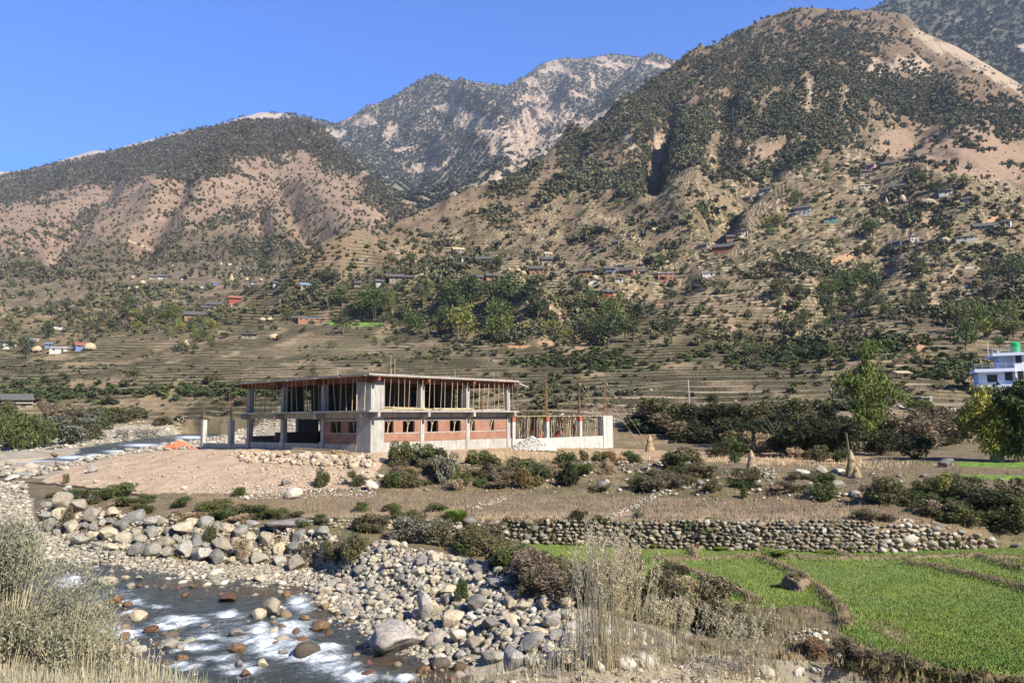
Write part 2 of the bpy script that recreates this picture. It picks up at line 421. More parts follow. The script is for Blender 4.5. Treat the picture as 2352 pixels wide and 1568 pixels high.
# terraces
tmask = sstep(13.0, 13.3, S) * (1 - sstep(16.58, 16.78, S + .06 * fbm(X / 90, Y / 90, 3, 5)))
tmask = tmask * (1 - .9 * blobs(PX, PY, [(2260, 330, 190, 85, 12), (1520, 350, 60, 110), (1260, 720, 50, 30), (1300, 785, 60, 16), (2230, 760, 70, 60)]))
wob = fbm(X / 42, Y / 42, 3, 33) * 1.1 + fbm(X / 9, Y / 9, 2, 35) * .10
Z, rise = terrace(Z, tmask * (.55 + .45 * sstep(-.5, .1, fbm(X / 60, Y / 60, 2, 44))), wob)
# near ground: small unevenness, plus bunds in the wheat and steps on the bank
near = 1 - sstep(12.5, 14, S)
rough = near * (fbm(X / 2.6, Y / 2.6, 4, 51) * .16 + fbm(X / .7, Y / .7, 3, 52) * .04)
FIELD = [(1190, 1248), (1400, 1254), (1700, 1262), (2000, 1268), (2290, 1256), (2650, 1258), (2650, 1600), (2352, 1556), (2200, 1530), (2060, 1505), (1990, 1480), (1940, 1450), (1930, 1420), (1870, 1390), (1740, 1395), (1600, 1385), (1510, 1335), (1400, 1300), (1280, 1290)]
BUNDS = [[(1590, 1262), (1600, 1288)], [(1500, 1290), (1600, 1290), (1760, 1280), (1900, 1288), (2100, 1287), (2250, 1283), (2352, 1292), (2500, 1300)], [(1520, 1290), (1640, 1335), (1720, 1372), (1740, 1385)],
         [(1750, 1285), (1830, 1318), (1870, 1345), (1905, 1375), (1935, 1405), (1945, 1440)], [(2090, 1297), (2200, 1318), (2290, 1340), (2352, 1357), (2450, 1385)], [(1900, 1262), (1960, 1286)], [(2240, 1283), (2352, 1312)]]
infield = inpoly(PX, PY, FIELD) & (S > 4.5) & (S < 7.6)
db = np.full(PX.shape, 1e9)
for b in BUNDS:
    wb = [tuple((ray(*p) * (-6.9 / ray(*p)[2]))[:2]) for p in b]
    db = np.minimum(db, dpoly(X + .12 * fbm(X / 1.2, Y / 1.2, 2, 71), Y, wb))
bund = np.exp(-(db / .25) ** 2) * (S > 5.2) * (S < 7.2)
rough = np.where(infield, rough * .25, rough)
Z = Z + rough + bund * .24
bank = sstep(8.9, 9.2, S) * (1 - sstep(10.0, 10.3, S)) * sstep(850, 1000, PX)
Z = Z + bank * fbm(X / 5, Y / 3, 4, 61) * .7
bank2 = sstep(12.0, 12.2, S) * (1 - sstep(12.9, 13.1, S)) * sstep(1380, 1500, PX)
zz = Z; q = (zz + .3 * fbm(X / 9, Y / 9, 3, 66)) / .75; f = q - np.floor(q)
Z = Z + bank2 * .75 * (sstep(.7, .95, f) - f) * .9
# upstream river channel
UP = [(-160, 1092, -5.9), (0, 1072, -5.65), (80, 1062, -5.4), (150, 1052, -5.15), (230, 1041, -4.9), (300, 1030, -4.45), (360, 1019, -4.1), (420, 1008, -3.75), (480, 1000, -3.4), (520, 993, -3.2)]
UPW = [ray(a, b) * (c / ray(a, b)[2]) for a, b, c in UP]
ul = [(p[0], p[1]) for p in UPW]
du = dpoly(X, Y, ul)
wz = np.interp(X, [p[0] for p in sorted(UPW, key=lambda p: p[0])], [p[2] for p in sorted(UPW, key=lambda p: p[0])])
hw = 8.0
ch = 1 - sstep(hw, hw + 5, du + 1.2 * fbm(X / 6, Y / 6, 3, 81))
Z = np.where(S < 13.2, Z * (1 - ch) + (wz - .8) * ch, Z)
Z = Z + ((S > 8.5) & (S < 13.2) & (PX < 620)) * fbm(X / 4, Y / 4, 3, 91) * .12 * (1 - ch)
L1 = Land(U, D, Z, S); X, Y, Z, PX, PY = L1.X, L1.D, L1.Z, L1.PX, L1.PY

# ---- colours of the ground (albedo)
def C3(*c): return np.array(c, float)
def lay(col, m, c):
    m = np.asarray(m, float)[..., None]; return col * (1 - m) + np.asarray(c) * m
wx = PX + 14 * fbm(X / 3 + 5, Y / 3, 3, 101) ; wy = PY + 5 * fbm(X / 3, Y / 3 + 9, 3, 102)
n1 = fbm(X / 12, Y / 12, 4, 111); n2 = fbm(X / 45, Y / 45, 4, 112); n3 = fbm(X / 3, Y / 3, 4, 113); n4 = fbm(X / 150, Y / 150, 3, 114)
col = np.ones(PX.shape + (3,)) * C3(.150, .112, .066)
col = lay(col, sstep(-.1, .5, n1) * .7, C3(.085, .088, .038))
col = lay(col, sstep(0, .5, n3) * .5, C3(.23, .17, .105))
# terraced middle ground: stubble treads, grassy risers with their shadow painted in
mt = sstep(12.6, 13.2, S)
treads = lay(np.ones(PX.shape + (3,)) * C3(.200, .145, .092), sstep(-.2, .4, n2 + .5 * n1) * .6, C3(.125, .118, .056))
treads = lay(treads, sstep(.25, .5, fbm(X / 25, Y / 8, 3, 120)) * .6, C3(.27, .20, .125))
treads = lay(treads, sstep(.35, .5, fbm(X / 30, Y / 10, 3, 121)) * .5, C3(.085, .105, .035))
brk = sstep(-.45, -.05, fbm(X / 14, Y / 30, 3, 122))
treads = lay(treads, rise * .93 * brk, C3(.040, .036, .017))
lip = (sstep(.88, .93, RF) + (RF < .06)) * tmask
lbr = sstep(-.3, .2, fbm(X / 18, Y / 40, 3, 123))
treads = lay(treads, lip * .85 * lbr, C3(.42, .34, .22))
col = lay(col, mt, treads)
# dry bare hillside higher up
hill = sstep(16.15, 16.6, S + .12 * n4) * sstep(900, 1100, PX + PY * .5)
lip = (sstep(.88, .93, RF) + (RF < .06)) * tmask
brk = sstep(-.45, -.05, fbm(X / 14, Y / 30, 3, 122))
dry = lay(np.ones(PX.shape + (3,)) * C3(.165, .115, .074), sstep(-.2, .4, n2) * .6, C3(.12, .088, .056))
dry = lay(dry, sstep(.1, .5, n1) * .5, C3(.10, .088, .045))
dry = lay(dry, rise * .85 * brk, C3(.04, .034, .017)); dry = lay(dry, lip * .8 * sstep(-.3, .2, fbm(X / 18, Y / 40, 3, 123)), C3(.42, .33, .21))  # dry risers carry the same painted shadow tone
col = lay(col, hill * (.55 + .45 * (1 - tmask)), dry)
RB = [(1512, 345, 18, 42, 8), (1500, 400, 12, 30), (2130, 95, 50, 12, 35), (2200, 120, 60, 13, 24), (2290, 175, 80, 14, 28), (2090, 150, 60, 25, 20), (2020, 160, 50, 20, 30), (1860, 215, 12, 40), (1450, 330, 20, 30)]
n5 = fbm(X / 30, Y / 60, 4, 117); n6 = fbm(X / 30, Y / 60, 4, 118)
rk = blobs(PX + 24 * n5, PY + 20 * n6, RB)
col = lay(col, sstep(.30, .55, rk + .25 * n3), C3(.33, .255, .18))
col = lay(col, sstep(.35, .6, blobs(PX, PY, [(2230, 350, 190, 75, 12), (2060, 330, 60, 40), (1760, 345, 80, 20)]) + .3 * n1) * .85, C3(.245, .168, .115))
# bare red cuts on the slope
CUT = [(1240, 706, 34, 7), (1260, 722, 44, 10), (1260, 788, 46, 9, 5), (1190, 795, 34, 7), (1330, 800, 16, 8), (2100, 790, 34, 22), (1800, 610, 70, 8, -8), (1950, 590, 60, 10, -20), (2150, 515, 60, 10, 5), (2300, 505, 40, 14), (1530, 700, 40, 5), (2120, 820, 60, 5)]
col = lay(col, sstep(.35, .6, blobs(PX + 20 * n1, PY + 8 * n3, CUT) + .3 * n1) * .9, C3(.36, .215, .125))
# near zones
GRAVEL = [(-600, 1083), (0, 1080), (95, 1100), (75, 1150), (85, 1212), (240, 1268), (400, 1292), (640, 1302), (720, 1304), (800, 1262), (870, 1246), (1150, 1292), (1340, 1380), (1520, 1445), (1620, 1500), (1900, 1520), (1990, 1560), (1990, 1640), (-600, 1640)]
UPGR = [(-600, 1085), (0, 1085), (100, 1100), (210, 1062), (300, 1042), (430, 1030), (560, 1020), (1180, 1012), (1180, 985), (640, 962), (500, 952), (380, 965), (250, 975), (120, 1005), (0, 1030), (-600, 1050)]
SOIL = [(95, 1102), (190, 1062), (300, 1042), (420, 1027), (560, 1024), (1150, 1010), (1240, 1036), (900, 1048), (860, 1080), (850, 1118), (700, 1126), (600, 1134), (300, 1132), (130, 1122)]
BROWN = [(420, 1140), (620, 1136), (1000, 1132), (1500, 1142), (1900, 1158), (2040, 1172), (2120, 1200), (1130, 1192), (700, 1186), (500, 1176)]
nz = S < 13.1
gr = (inpoly(wx, wy, GRAVEL) & (S < 5.6) & (S > 1.6)) | (inpoly(wx, wy, UPGR) & nz & (S > 8))
gcol = lay(np.ones(PX.shape + (3,)) * C3(.32, .275, .205), sstep(-.2, .4, n3) * .7, C3(.21, .185, .14))
col = np.where(gr[..., None], gcol, col)
so = inpoly(wx, wy, SOIL) & (S > 8.6) & (S < 12.6)
scol = lay(np.ones(PX.shape + (3,)) * C3(.40, .30, .205), sstep(-.1, .5, n3) * .6, C3(.31, .225, .15))
col = np.where(so[..., None], scol, col)
br = inpoly(wx, wy, BROWN) & (S > 7.7) & (S < 10)
bcol = lay(np.ones(PX.shape + (3,)) * C3(.20, .148, .092), sstep(-.1, .4, n3) * .7, C3(.15, .115, .07))
bcol = lay(bcol, sstep(1172, 1180, wy) * .8, C3(.30, .225, .145))
col = np.where(br[..., None], bcol, col)
stub = inpoly(wx, wy, [(1150, 1026), (1420, 1030), (2000, 1048), (2000, 1066), (1700, 1062), (1400, 1052), (1000, 1060), (1000, 1046)]) & (S > 9.8) & (S < 12.3)
col = np.where(stub[..., None], lay(np.ones(PX.shape + (3,)) * C3(.33, .235, .14), sstep(0, .5, n3) * .5, C3(.24, .17, .10)), col)
road = (S < 1.12)
fcol = lay(np.ones(PX.shape + (3,)) * C3(.36, .30, .21), sstep(-.1, .4, n3) * .6, C3(.25, .205, .14))
col = np.where(road[..., None], fcol, col)
green = lay(np.ones(PX.shape + (3,)) * C3(.125, .165, .04), sstep(0, .5, n3) * .6, C3(.15, .15, .055))
dry_f = np.maximum(blobs(PX, PY, [(1850, 1420, 110, 25), (1690, 1390, 80, 14), (2050, 1455, 60, 14, 30)]), .55 * sstep(.3, .6, n3 + .4 * n1))
green = lay(green, sstep(.35, .75, dry_f), C3(.27, .215, .13))
col = np.where((infield & (S < 7.2))[..., None], green, col)
col = lay(col, sstep(.35, .7, bund) * (infield | (S < 7.2)) * (PX > 1480), C3(.235, .17, .11))
gs = inpoly(PX, PY, [(2190, 1060), (2600, 1064), (2600, 1076), (2210, 1072)]) | inpoly(PX, PY, [(2150, 1087), (2600, 1097), (2600, 1107), (2260, 1102)])
col = np.where((gs & (S > 9.5) & (S < 12.2))[..., None], C3(.12, .20, .03), col)
ug = inpoly(PX, PY + 2 * n1, [(752, 738), (800, 741), (880, 739), (880, 748), (800, 750), (758, 747)])
col = np.where(ug[..., None], C3(.11, .18, .04), col)
pth = np.minimum(dpoly(PX, PY, [(2200, 610), (2180, 640), (2155, 660), (2130, 690)]), dpoly(PX, PY, [(2135, 688), (2160, 702), (2200, 722)]))
col = lay(col, np.exp(-(pth / 3) ** 2) * (S > 15), C3(.42, .32, .21))
M_ground = mat_col('ground_soil', ((.7, .8, 1.2), (6, .78, 1.22)), bump_s=(5, .35, .12))
L1.mesh('ground', col, M_ground)
back = MB().box(-40, 40, -40, 1.21, -3.6, -2.72).build('road', M_ground if False else mat_noise('road_dirt', (.25, .2, .14), (.36, .3, .21), 2))
tag(back, kind='structure')

# ---- the hill on the left
CL = [('d', [(-500, 740, 510), (0, 722, 510), (400, 712, 530), (700, 716, 500), (800, 690, 510), (900, 645, 640), (1010, 575, 880), (1100, 560, 950)]),
      ('d', [(-500, 640, 760), (0, 622, 760), (300, 600, 800), (600, 590, 820), (800, 600, 760), (900, 585, 790), (1010, 560, 950), (1100, 555, 1000)]),
      ('d', [(-500, 560, 2400), (-200, 450, 2500), (-60, 420, 2500), (0, 402, 2500), (100, 380, 2450), (190, 362, 2400), (270, 344, 2350), (360, 324, 2300), (430, 304, 2250), (500, 288, 2200), (570, 275, 2100), (640, 271, 2050), (700, 274, 2000), (760, 301, 1850), (820, 346, 1700), (860, 400, 1500), (900, 440, 1400), (940, 476, 1300), (1000, 522, 1150), (1100, 600, 1050)]),
      ('h', [(-500, 300, 3000), (600, 500, 2800), (1100, 150, 1500)])]
U2, D2, Z2, S2 = loft(CL, [70, 380, 20], 620, u0=-.98, u1=ray(1060, 600)[0], pows={1: 1.35}, smc=11, smr=9)
t2 = np.clip(S2 - 1, 0, 1); L2 = Land(U2, D2, Z2, S2); X2, PX2, PY2 = L2.X, L2.PX, L2.PY
rel = fbm(X2 / 420, D2 / 420, 5, 203, ridged=True) - .1
Z2 = Z2 + rel * 34 * sstep(.05, .4, t2) * (1 - sstep(.9, 1., t2))
for pl, w, dep in [([(470, 430), (400, 500), (330, 560)], 26, 45), ([(250, 430), (170, 520), (110, 560)], 30, 45), ([(640, 440), (700, 520), (760, 570)], 26, 30), ([(780, 330), (850, 440), (950, 540)], 26, 35), ([(600, 500), (605, 560), (600, 600)], 16, 15)]:
    dd = dpoly(PX2 + 14 * fbm(PX2 / 70, PY2 / 70, 2, 8), PY2, pl); Z2 = Z2 - dep * np.exp(-(dd / w) ** 2)
Z2 = Z2 + 60 * np.exp(-(dpoly(PX2, PY2, [(560, 370), (480, 440), (360, 520)]) / 50) ** 2) * (1 - sstep(.8, .95, t2)) * sstep(.1, .3, t2)
tk2 = (1 - sstep(.10, .26, t2 + .05 * fbm(X2 / 120, D2 / 120, 3, 7)))
Z2, rise2 = terrace(Z2, tk2 * .9, fbm(X2 / 60, D2 / 60, 3, 33) * 1.2)
L2 = Land(U2, D2, Z2, S2); X2, Z2, PX2, PY2 = L2.X, L2.Z, L2.PX, L2.PY
a1 = fbm(X2 / 60, D2 / 60, 4, 211); a2 = fbm(X2 / 200, D2 / 200, 4, 212); a3 = fbm(X2 / 15, D2 / 15, 3, 213)
FOR2 = [(300, 370, 260, 42, -14), (100, 415, 200, 36, -14), (560, 320, 160, 45, 0), (760, 350, 70, 40, 35), (880, 450, 60, 26, 45), (950, 510, 40, 16, 40), (500, 300, 120, 20), (640, 300, 120, 30), (440, 380, 90, 40), (200, 500, 40, 12, -40)]
f2 = blobs(PX2, PY2, FOR2)
c2 = lay(np.ones(PX2.shape + (3,)) * C3(.235, .165, .115), sstep(-.2, .4, a2) * .6, C3(.19, .13, .088))
c2 = lay(c2, sstep(.1, .5, a1) * .5, C3(.28, .21, .15))
c2 = lay(c2, sstep(.35, .7, f2 + .3 * a1) * .8, C3(.125, .112, .078))
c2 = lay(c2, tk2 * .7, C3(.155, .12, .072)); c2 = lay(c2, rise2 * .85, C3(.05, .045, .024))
pt2 = np.minimum(dpoly(PX2, PY2, [(293, 552), (330, 566), (352, 575)]), dpoly(PX2, PY2, [(700, 604), (780, 606), (850, 602)]))
c2 = lay(c2, np.exp(-(pt2 / 1.6) ** 2), C3(.45, .35, .26))
M_hill = mat_col('hillside_dry', ((.05, .82, 1.18), (.4, .8, 1.2)), bump_s=(.15, .5, 2.0))
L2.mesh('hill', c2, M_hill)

# ---- the far ridge behind the left hill
CB = [('d', [(-500, 660, 3300), (850, 520, 3300)]),
      ('d', [(-500, 560, 4300), (-150, 425, 4300), (-30, 385, 4300), (10, 394, 4300), (100, 384, 4300), (150, 363, 4300), (215, 344, 4300), (250, 346, 4300), (290, 333, 4200), (345, 319, 4200), (420, 300, 4200), (500, 286, 4100), (545, 270, 4000), (600, 256, 4000), (660, 259, 4000), (700, 267, 4000), (765, 284, 4000), (800, 302, 3900), (850, 340, 3900)]),
      ('h', [(-500, 400, 5000), (850, 800, 5000)])]
U3, D3, Z3, S3 = loft(CB, [120, 8], 420, u0=-.98, u1=ray(850, 400)[0], smc=5, smr=3)
Z3 = Z3 + (fbm(D3 * U3[None] / 500, D3 / 500, 4, 303, ridged=True)) * 40 * (1 - sstep(.75, .95, S3))
L2b = Land(U3, D3, Z3, S3); b1 = fbm(L2b.X / 120, L2b.D / 120, 4, 311)
f3 = np.clip(sstep(-.15, .2, b1) + .9 * blobs(L2b.PX, L2b.PY, [(460, 290, 60, 14, -15), (730, 275, 60, 16, 15), (560, 262, 40, 9)]) - 1.3 * blobs(L2b.PX, L2b.PY, [(610, 266, 50, 9), (200, 352, 70, 9, -20), (310, 328, 40, 8, -15), (0, 400, 30, 14)]), 0, 1)
c3 = lay(np.ones(L2b.PX.shape + (3,)) * C3(.40, .33, .27), f3, C3(.085, .085, .06))
L2b.mesh('hill', c3, M_hill)

# ---- the high mountain in the middle
CM = [('d', [(680, 640, 1300), (1000, 680, 1200), (1200, 600, 1300), (1800, 560, 1500)]),
      ('d', [(680, 520, 2400), (860, 500, 2500), (1000, 480, 2500), (1200, 395, 2700), (1500, 320, 2800), (1800, 330, 2800)]),
      ('d', [(680, 330, 4600), (740, 306, 4600), (770, 285, 4600), (830, 254, 4600), (900, 222, 4600), (960, 197, 4650), (1000, 186, 4700), (1070, 183, 4700), (1120, 192, 4700), (1165, 197, 4700), (1210, 172, 4800), (1250, 142, 4800), (1290, 133, 4800), (1340, 134, 4800), (1400, 124, 4800), (1440, 127, 4800), (1500, 137, 4800), (1560, 142, 4800), (1650, 155, 4800), (1800, 170, 4800)]),
      ('h', [(680, 900, 6000), (1800, 1400, 6000)])]
U4, D4, Z4, S4 = loft(CM, [60, 400, 16], 640, u0=ray(680, 400)[0], u1=ray(1750, 300)[0], pows={1: 1.15}, smc=7, smr=7)
L3 = Land(U4, D4, Z4, S4); X4, PX4, PY4 = L3.X, L3.PX, L3.PY
t4 = np.clip(S4 - 1, 0, 1); edge = (1 - sstep(.74, 1., t4))
Z4 = Z4 + (fbm(X4 / 900, D4 / 900, 6, 403, ridged=True, gain=.55) - .1) * 190 * edge
for pl, w, dep in [([(1280, 150), (1270, 230), (1230, 300), (1200, 390)], 34, 150), ([(1420, 190), (1330, 270), (1230, 350)], 26, 110), ([(1060, 240), (1130, 300), (1190, 380)], 26, 110), ([(1020, 330), (960, 400), (960, 470)], 26, 80)]:
    dd = dpoly(PX4 + 14 * fbm(PX4 / 40, PY4 / 40, 3, 8), PY4, pl); Z4 = Z4 - dep * np.exp(-(dd / w) ** 2) * edge
for pl, w, dep in [([(840, 265), (960, 250), (1060, 300), (1180, 390)], 36, 150), ([(960, 350), (1060, 420), (1150, 440)], 26, 60)]:
    dd = dpoly(PX4, PY4, pl); Z4 = Z4 + dep * np.exp(-(dd / w) ** 2) * edge
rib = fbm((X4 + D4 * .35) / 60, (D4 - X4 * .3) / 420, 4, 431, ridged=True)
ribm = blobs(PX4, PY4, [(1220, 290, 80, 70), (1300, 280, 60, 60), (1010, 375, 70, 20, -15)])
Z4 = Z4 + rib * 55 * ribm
L3 = Land(U4, D4, Z4, S4); X4, PX4, PY4 = L3.X, L3.PX, L3.PY
m1 = fbm(X4 / 160, D4 / 160, 4, 411); m2 = fbm(X4 / 50, D4 / 50, 4, 412); m3 = fbm(X4 / 420, D4 / 420, 3, 413)
SCREE = [(835, 280, 42, 16, -8), (1060, 270, 60, 26, 25), (1130, 300, 55, 32, 35), (1200, 320, 60, 60), (1250, 270, 90, 34, -10), (1330, 285, 50, 26, -35), (1190, 375, 24, 30), (1150, 345, 40, 16, 40), (1270, 330, 60, 22, -25),
         (1270, 150, 22, 14), (1310, 170, 40, 9, 35), (1410, 150, 60, 10, 8), (1360, 185, 10, 20), (1330, 220, 34, 10, 10), (1200, 235, 34, 14, -10), (1500, 150, 50, 8, 10), (1440, 225, 40, 9, -25), (1390, 260, 40, 9, -30), (1240, 225, 20, 14), (1220, 190, 18, 16, 30),
         (980, 385, 60, 11, -8), (1040, 360, 34, 8, -50), (900, 305, 30, 13, -60), (930, 345, 30, 7), (1090, 355, 22, 12), (1110, 435, 22, 14), (1140, 420, 12, 26, 30), (1090, 470, 34, 8, -15), (1050, 455, 26, 10), (1020, 478, 20, 9), (1170, 400, 20, 12)]
m5 = fbm(X4 / 130, D4 / 260, 5, 415); m6 = fbm(X4 / 130, D4 / 260, 5, 416)
sc = blobs(PX4 + 34 * m5, PY4 + 26 * m6, SCREE)
scm = np.maximum(sstep(.34, .56, sc + .34 * m1 + .36 * m2), .8 * sstep(.30, .42, .5 * m1 + .7 * m2 + .25 * m3 - .10))
c4 = np.ones(PX4.shape + (3,)) * C3(.185, .16, .12)
c4 = lay(c4, sstep(.0, .4, m1 + .4 * m2) * .6, C3(.28, .22, .165))
sccol = lay(np.ones(PX4.shape + (3,)) * C3(.37, .285, .215), sstep(-.1, .4, m2) * .7, C3(.25, .20, .155))
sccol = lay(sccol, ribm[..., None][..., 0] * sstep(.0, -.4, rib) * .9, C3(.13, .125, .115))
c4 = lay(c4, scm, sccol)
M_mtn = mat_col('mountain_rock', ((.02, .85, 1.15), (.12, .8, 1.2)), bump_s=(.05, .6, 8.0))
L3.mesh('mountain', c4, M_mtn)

# ---- the higher ridge at the upper right
CR4 = [('d', [(1850, 330, 1900), (2850, 560, 1700)]),
       ('d', [(1850, 110, 2900), (1950, 62, 2900), (2000, 30, 2900), (2060, 4, 2900), (2120, -23, 2900), (2250, -68, 2900), (2400, -98, 2900), (2850, -150, 2900)]),
       ('h', [(1850, 1200, 3600), (2850, 1400, 3600)])]
U5, D5, Z5, S5 = loft(CR4, [150, 8], 330, u0=ray(1850, 100)[0], u1=.98, smc=7, smr=5)
Z5 = Z5 + (fbm(D5 * U5[None] / 450, D5 / 450, 5, 503, ridged=True) - .1) * 110 * (1 - sstep(.85, 1., S5))
L4 = Land(U5, D5, Z5, S5)
e1 = fbm(L4.X / 90, L4.D / 90, 4, 511)
c5 = lay(np.ones(L4.PX.shape + (3,)) * C3(.07, .072, .05), sstep(.15, .5, e1) * .6, C3(.22, .18, .14))
c5 = lay(c5, sstep(.4, .6, blobs(L4.PX, L4.PY, [(2352, 110, 20, 12), (2160, 110, 60, 10, 30)]) + .2 * e1), C3(.38, .31, .25))
L4.mesh('mountain', c5, M_mtn)
LANDS = [L1, L2, L2b, L3, L4]
def ground_at(x, y, lands=(0, 1)):
    "first ground hit at a pixel over the sheets named"
    best = None
    for i in lands:
        p = LANDS[i].at(x, y)
        if p is not None and (best is None or p[1] < best[1]): best = p
    return best
# ================================================================ ROCKS
def icosphere(sub):
    import bmesh
    bm = bmesh.new(); bmesh.ops.create_icosphere(bm, subdivisions=sub, radius=1)
    V = np.array([v.co[:] for v in bm.verts]); F = np.array([[v.index for v in f.verts] for f in bm.faces]); bm.free()
    return V, F
ICO = {k: icosphere(k) for k in (1, 2, 3, 4)}
def rock(sub, seed, cuts=9, rough=.06, sq=(1, .85, .75)):
    g = np.random.default_rng(seed); V, F = ICO[sub]; V = V.copy()
    for _ in range(cuts):
        n = g.normal(size=3); n /= np.linalg.norm(n); h = g.uniform(.45, .86)
        d = V @ n; over = np.maximum(d - h, 0); V -= over[:, None] * n * .9
    o = g.uniform(0, 50, 3)
    r = np.array([mnoise.fractal(Vector(v * 1.6 + o), 1.0, 2.0, 4) for v in V])
    V *= (1 + rough * r[:, None] * 2.2)
    return V * np.array(sq), F
def mat_rock(name, stops, spots=.5, wet=False):
    m, nt, b = newmat(name)
    oi = nt.nodes.new('ShaderNodeObjectInfo'); r = nt.nodes.new('ShaderNodeValToRGB'); cr = r.color_ramp; cr.interpolation = 'CONSTANT'
    for i, c in enumerate(stops):
        e = cr.elements[i] if i < 2 else cr.elements.new(i / len(stops))
        e.position = i / len(stops); e.color = (*c, 1)
    nt.links.new(oi.outputs['Random'], r.inputs[0])
    tc = nt.nodes.new('ShaderNodeTexCoord')
    k, t = noise_ramp(nt, 1.8, [(.28, .62), (.72, 1.2)], vec=tc.outputs['Object'], detail=8, rough=.7)
    k2, _ = noise_ramp(nt, 9, [(.35, .66), (.6, 1.15)], vec=tc.outputs['Object'], detail=5)
    c = mixrgb(nt, 'MULTIPLY', 1.0, mixrgb(nt, 'MULTIPLY', 1.0, r.outputs[0], k), k2)
    nt.links.new(c, b.inputs['Base Color']); b.inputs['Roughness'].default_value = .22 if wet else .9
    bump(nt, b, t.outputs['Fac'], .5, .12)
    return m
M_rock = mat_rock('river_rock', [(.30, .275, .215), (.22, .21, .185), (.37, .33, .245), (.27, .255, .215), (.29, .25, .19), (.19, .18, .16), (.33, .31, .265), (.26, .245, .21)])
M_pale = mat_rock('pale_rock', [(.54, .49, .40), (.50, .48, .43)])
M_wet = mat_rock('wet_rock', [(.15, .065, .035), (.15, .09, .045), (.12, .06, .035), (.19, .125, .06)], wet=True)
M_dark = mat_rock('dark_rock', [(.19, .18, .17), (.23, .21, .19)])
M_drab = mat_rock('drab_rock', [(.21, .19, .16), (.28, .25, .21), (.24, .21, .17)])  # dull brown grey rock tones
RP = []   # shapes shared by the boulders
for i in range(10):
    g = np.random.default_rng(900 + i)
    V, F = rock(4, 900 + i, cuts=int(g.integers(10, 18)), rough=.045, sq=(1, g.uniform(.65, .95), g.uniform(.6, .9)))
    RP.append((V, F))
def rock_mesh(i, mat, nm='boulder'):
    V, F = RP[i]; me = mk_mesh(nm, V, F, smooth=False); me.materials.append(mat); return me
RMESH = {}
def boulder(x, y, w, mat=None, h=None, sink=.28, label=None, group=None, seed=None, big=False, cname='boulder'):
    "a rock w pixels wide whose foot is seen at pixel x, y"
    mat = mat or M_rock
    p = ground_at(x, y, (0,))
    if p is None: return None
    if p[2] < -8.0 and 'wet' not in mat.name and p[1] < 60: p[2] = -8.05
    s = w * p[1] / FPX / 2
    i = int(rng.integers(0, 10)) if seed is None else seed % 10
    key = (i, mat.name)
    if key not in RMESH: RMESH[key] = rock_mesh(i, mat)
    k = (h / w * 1.15) if h else rng.uniform(.7, 1.0)
    o = obj('boulder', RMESH[key]); o.scale = (s, s * rng.uniform(.8, 1.1), s * k)
    o.rotation_euler = (rng.uniform(-.35, .35), rng.uniform(-.35, .35), rng.uniform(0, 6.28) if h is None else rng.uniform(-.3, .3))
    if w > 150: o.rotation_euler = (0, 0, -.12)
    o.location = (p[0], p[1] + s * .5, p[2] + s * k * (1 - 2 * sink))
    if big: o.location.z = p[2] + s * k * .35
    tag(o, label, 'rock', group); return o
NR = [0]
# landmarks that labels may refer to
MARKS = [('the huge river boulder', 905, 1480), ('the long flat whaleback rock', 672, 1205), ('the leaning grey slab', 975, 1385), ('the brown ferns', 1235, 1320), ('the tall dry clump', 1420, 1400), ('the grey bush at lower left', 130, 1380),
    ('the white water', 640, 1480), ('the two field boulders', 760, 1130), ('the brick building', 1000, 960), ('the orange brick pile', 410, 1025), ('the gabions', 320, 992), ('the stone hut at left', 35, 920), ('the two lone concrete posts', 502, 1000),
    ('the tall haystack', 1955, 1060), ('the small straw stook', 1493, 1020), ('the white concrete pier', 1392, 990), ('the power pole', 1584, 905), ('the tall bamboo', 1990, 900), ('the blue white house', 2310, 850), ('the brown field mound', 1845, 1340),
    ('the long stone wall', 1600, 1225), ('the red house', 538, 685), ('the flat roofed brick house', 707, 733), ('the long dark roofed houses', 450, 724), ('the big straw dome at left', 206, 797), ('the blue balcony house', 17, 787), ('the bare earth knoll', 1250, 712), ('the big round tree', 1130, 720), ('the dark bamboo grove', 1430, 710),
    ('the pink ended house', 2021, 380), ('the giant hay dome', 2129, 463), ('the long red house', 1663, 568), ('the twin brick house', 1545, 637), ('the long barn at right', 2281, 519), ('the white posts', 2232, 610), ('the white tin shed', 1364, 645), ('the bare hillside', 2230, 340), ('the dark gully', 1530, 360),
    ('the winding footpath', 2150, 680), ('the green terrace strip', 810, 742), ('the village centre', 480, 645), ('the far left terraces', 60, 860), ('the thin footpath on the hill', 320, 565), ('the thatched hut on the slope', 1678, 430), ('the dark shaded bank', 1700, 1010), ('the valley mouth', 860, 600), ('the dark tree column', 600, 560)]
USED = set()
def place_label(base, x, y, maxlen=16):
    "a phrase that places the thing by what stands near it; every phrase is used once"
    cand = sorted(MARKS, key=lambda m: math.hypot(m[1] - x, (m[2] - y) * 1.3))[:14]
    for pas in range(3):
        for nm, mx, my in cand:
            dx, dy = x - mx, y - my; r = math.hypot(dx, dy); a = math.degrees(math.atan2(-dy, dx)) % 360
            d8 = ['right of', 'above and right of', 'above', 'above and left of', 'left of', 'below and left of', 'below', 'below and right of'][int((a + 22.5) // 45) % 8]
            near = 'close' if r < 35 else '' if r < 80 else 'a little way' if r < 140 else 'well' if r < 240 else 'far'
            if pas == 0 and r > 300: continue
            t = f"{base}, {near + ' ' if near else ''}{d8} {nm}"
            if pas == 2: t = f"{base}, somewhat {d8} {nm}"
            if len(t.replace(',', '').split()) <= maxlen and t not in USED:
                USED.add(t); return t
    q = f"{base}, between {cand[0][0]} and {cand[1][0]}"
    if q in USED: q = f"{base}, between {cand[1][0]} and {cand[2][0]}"
    USED.add(q); return q
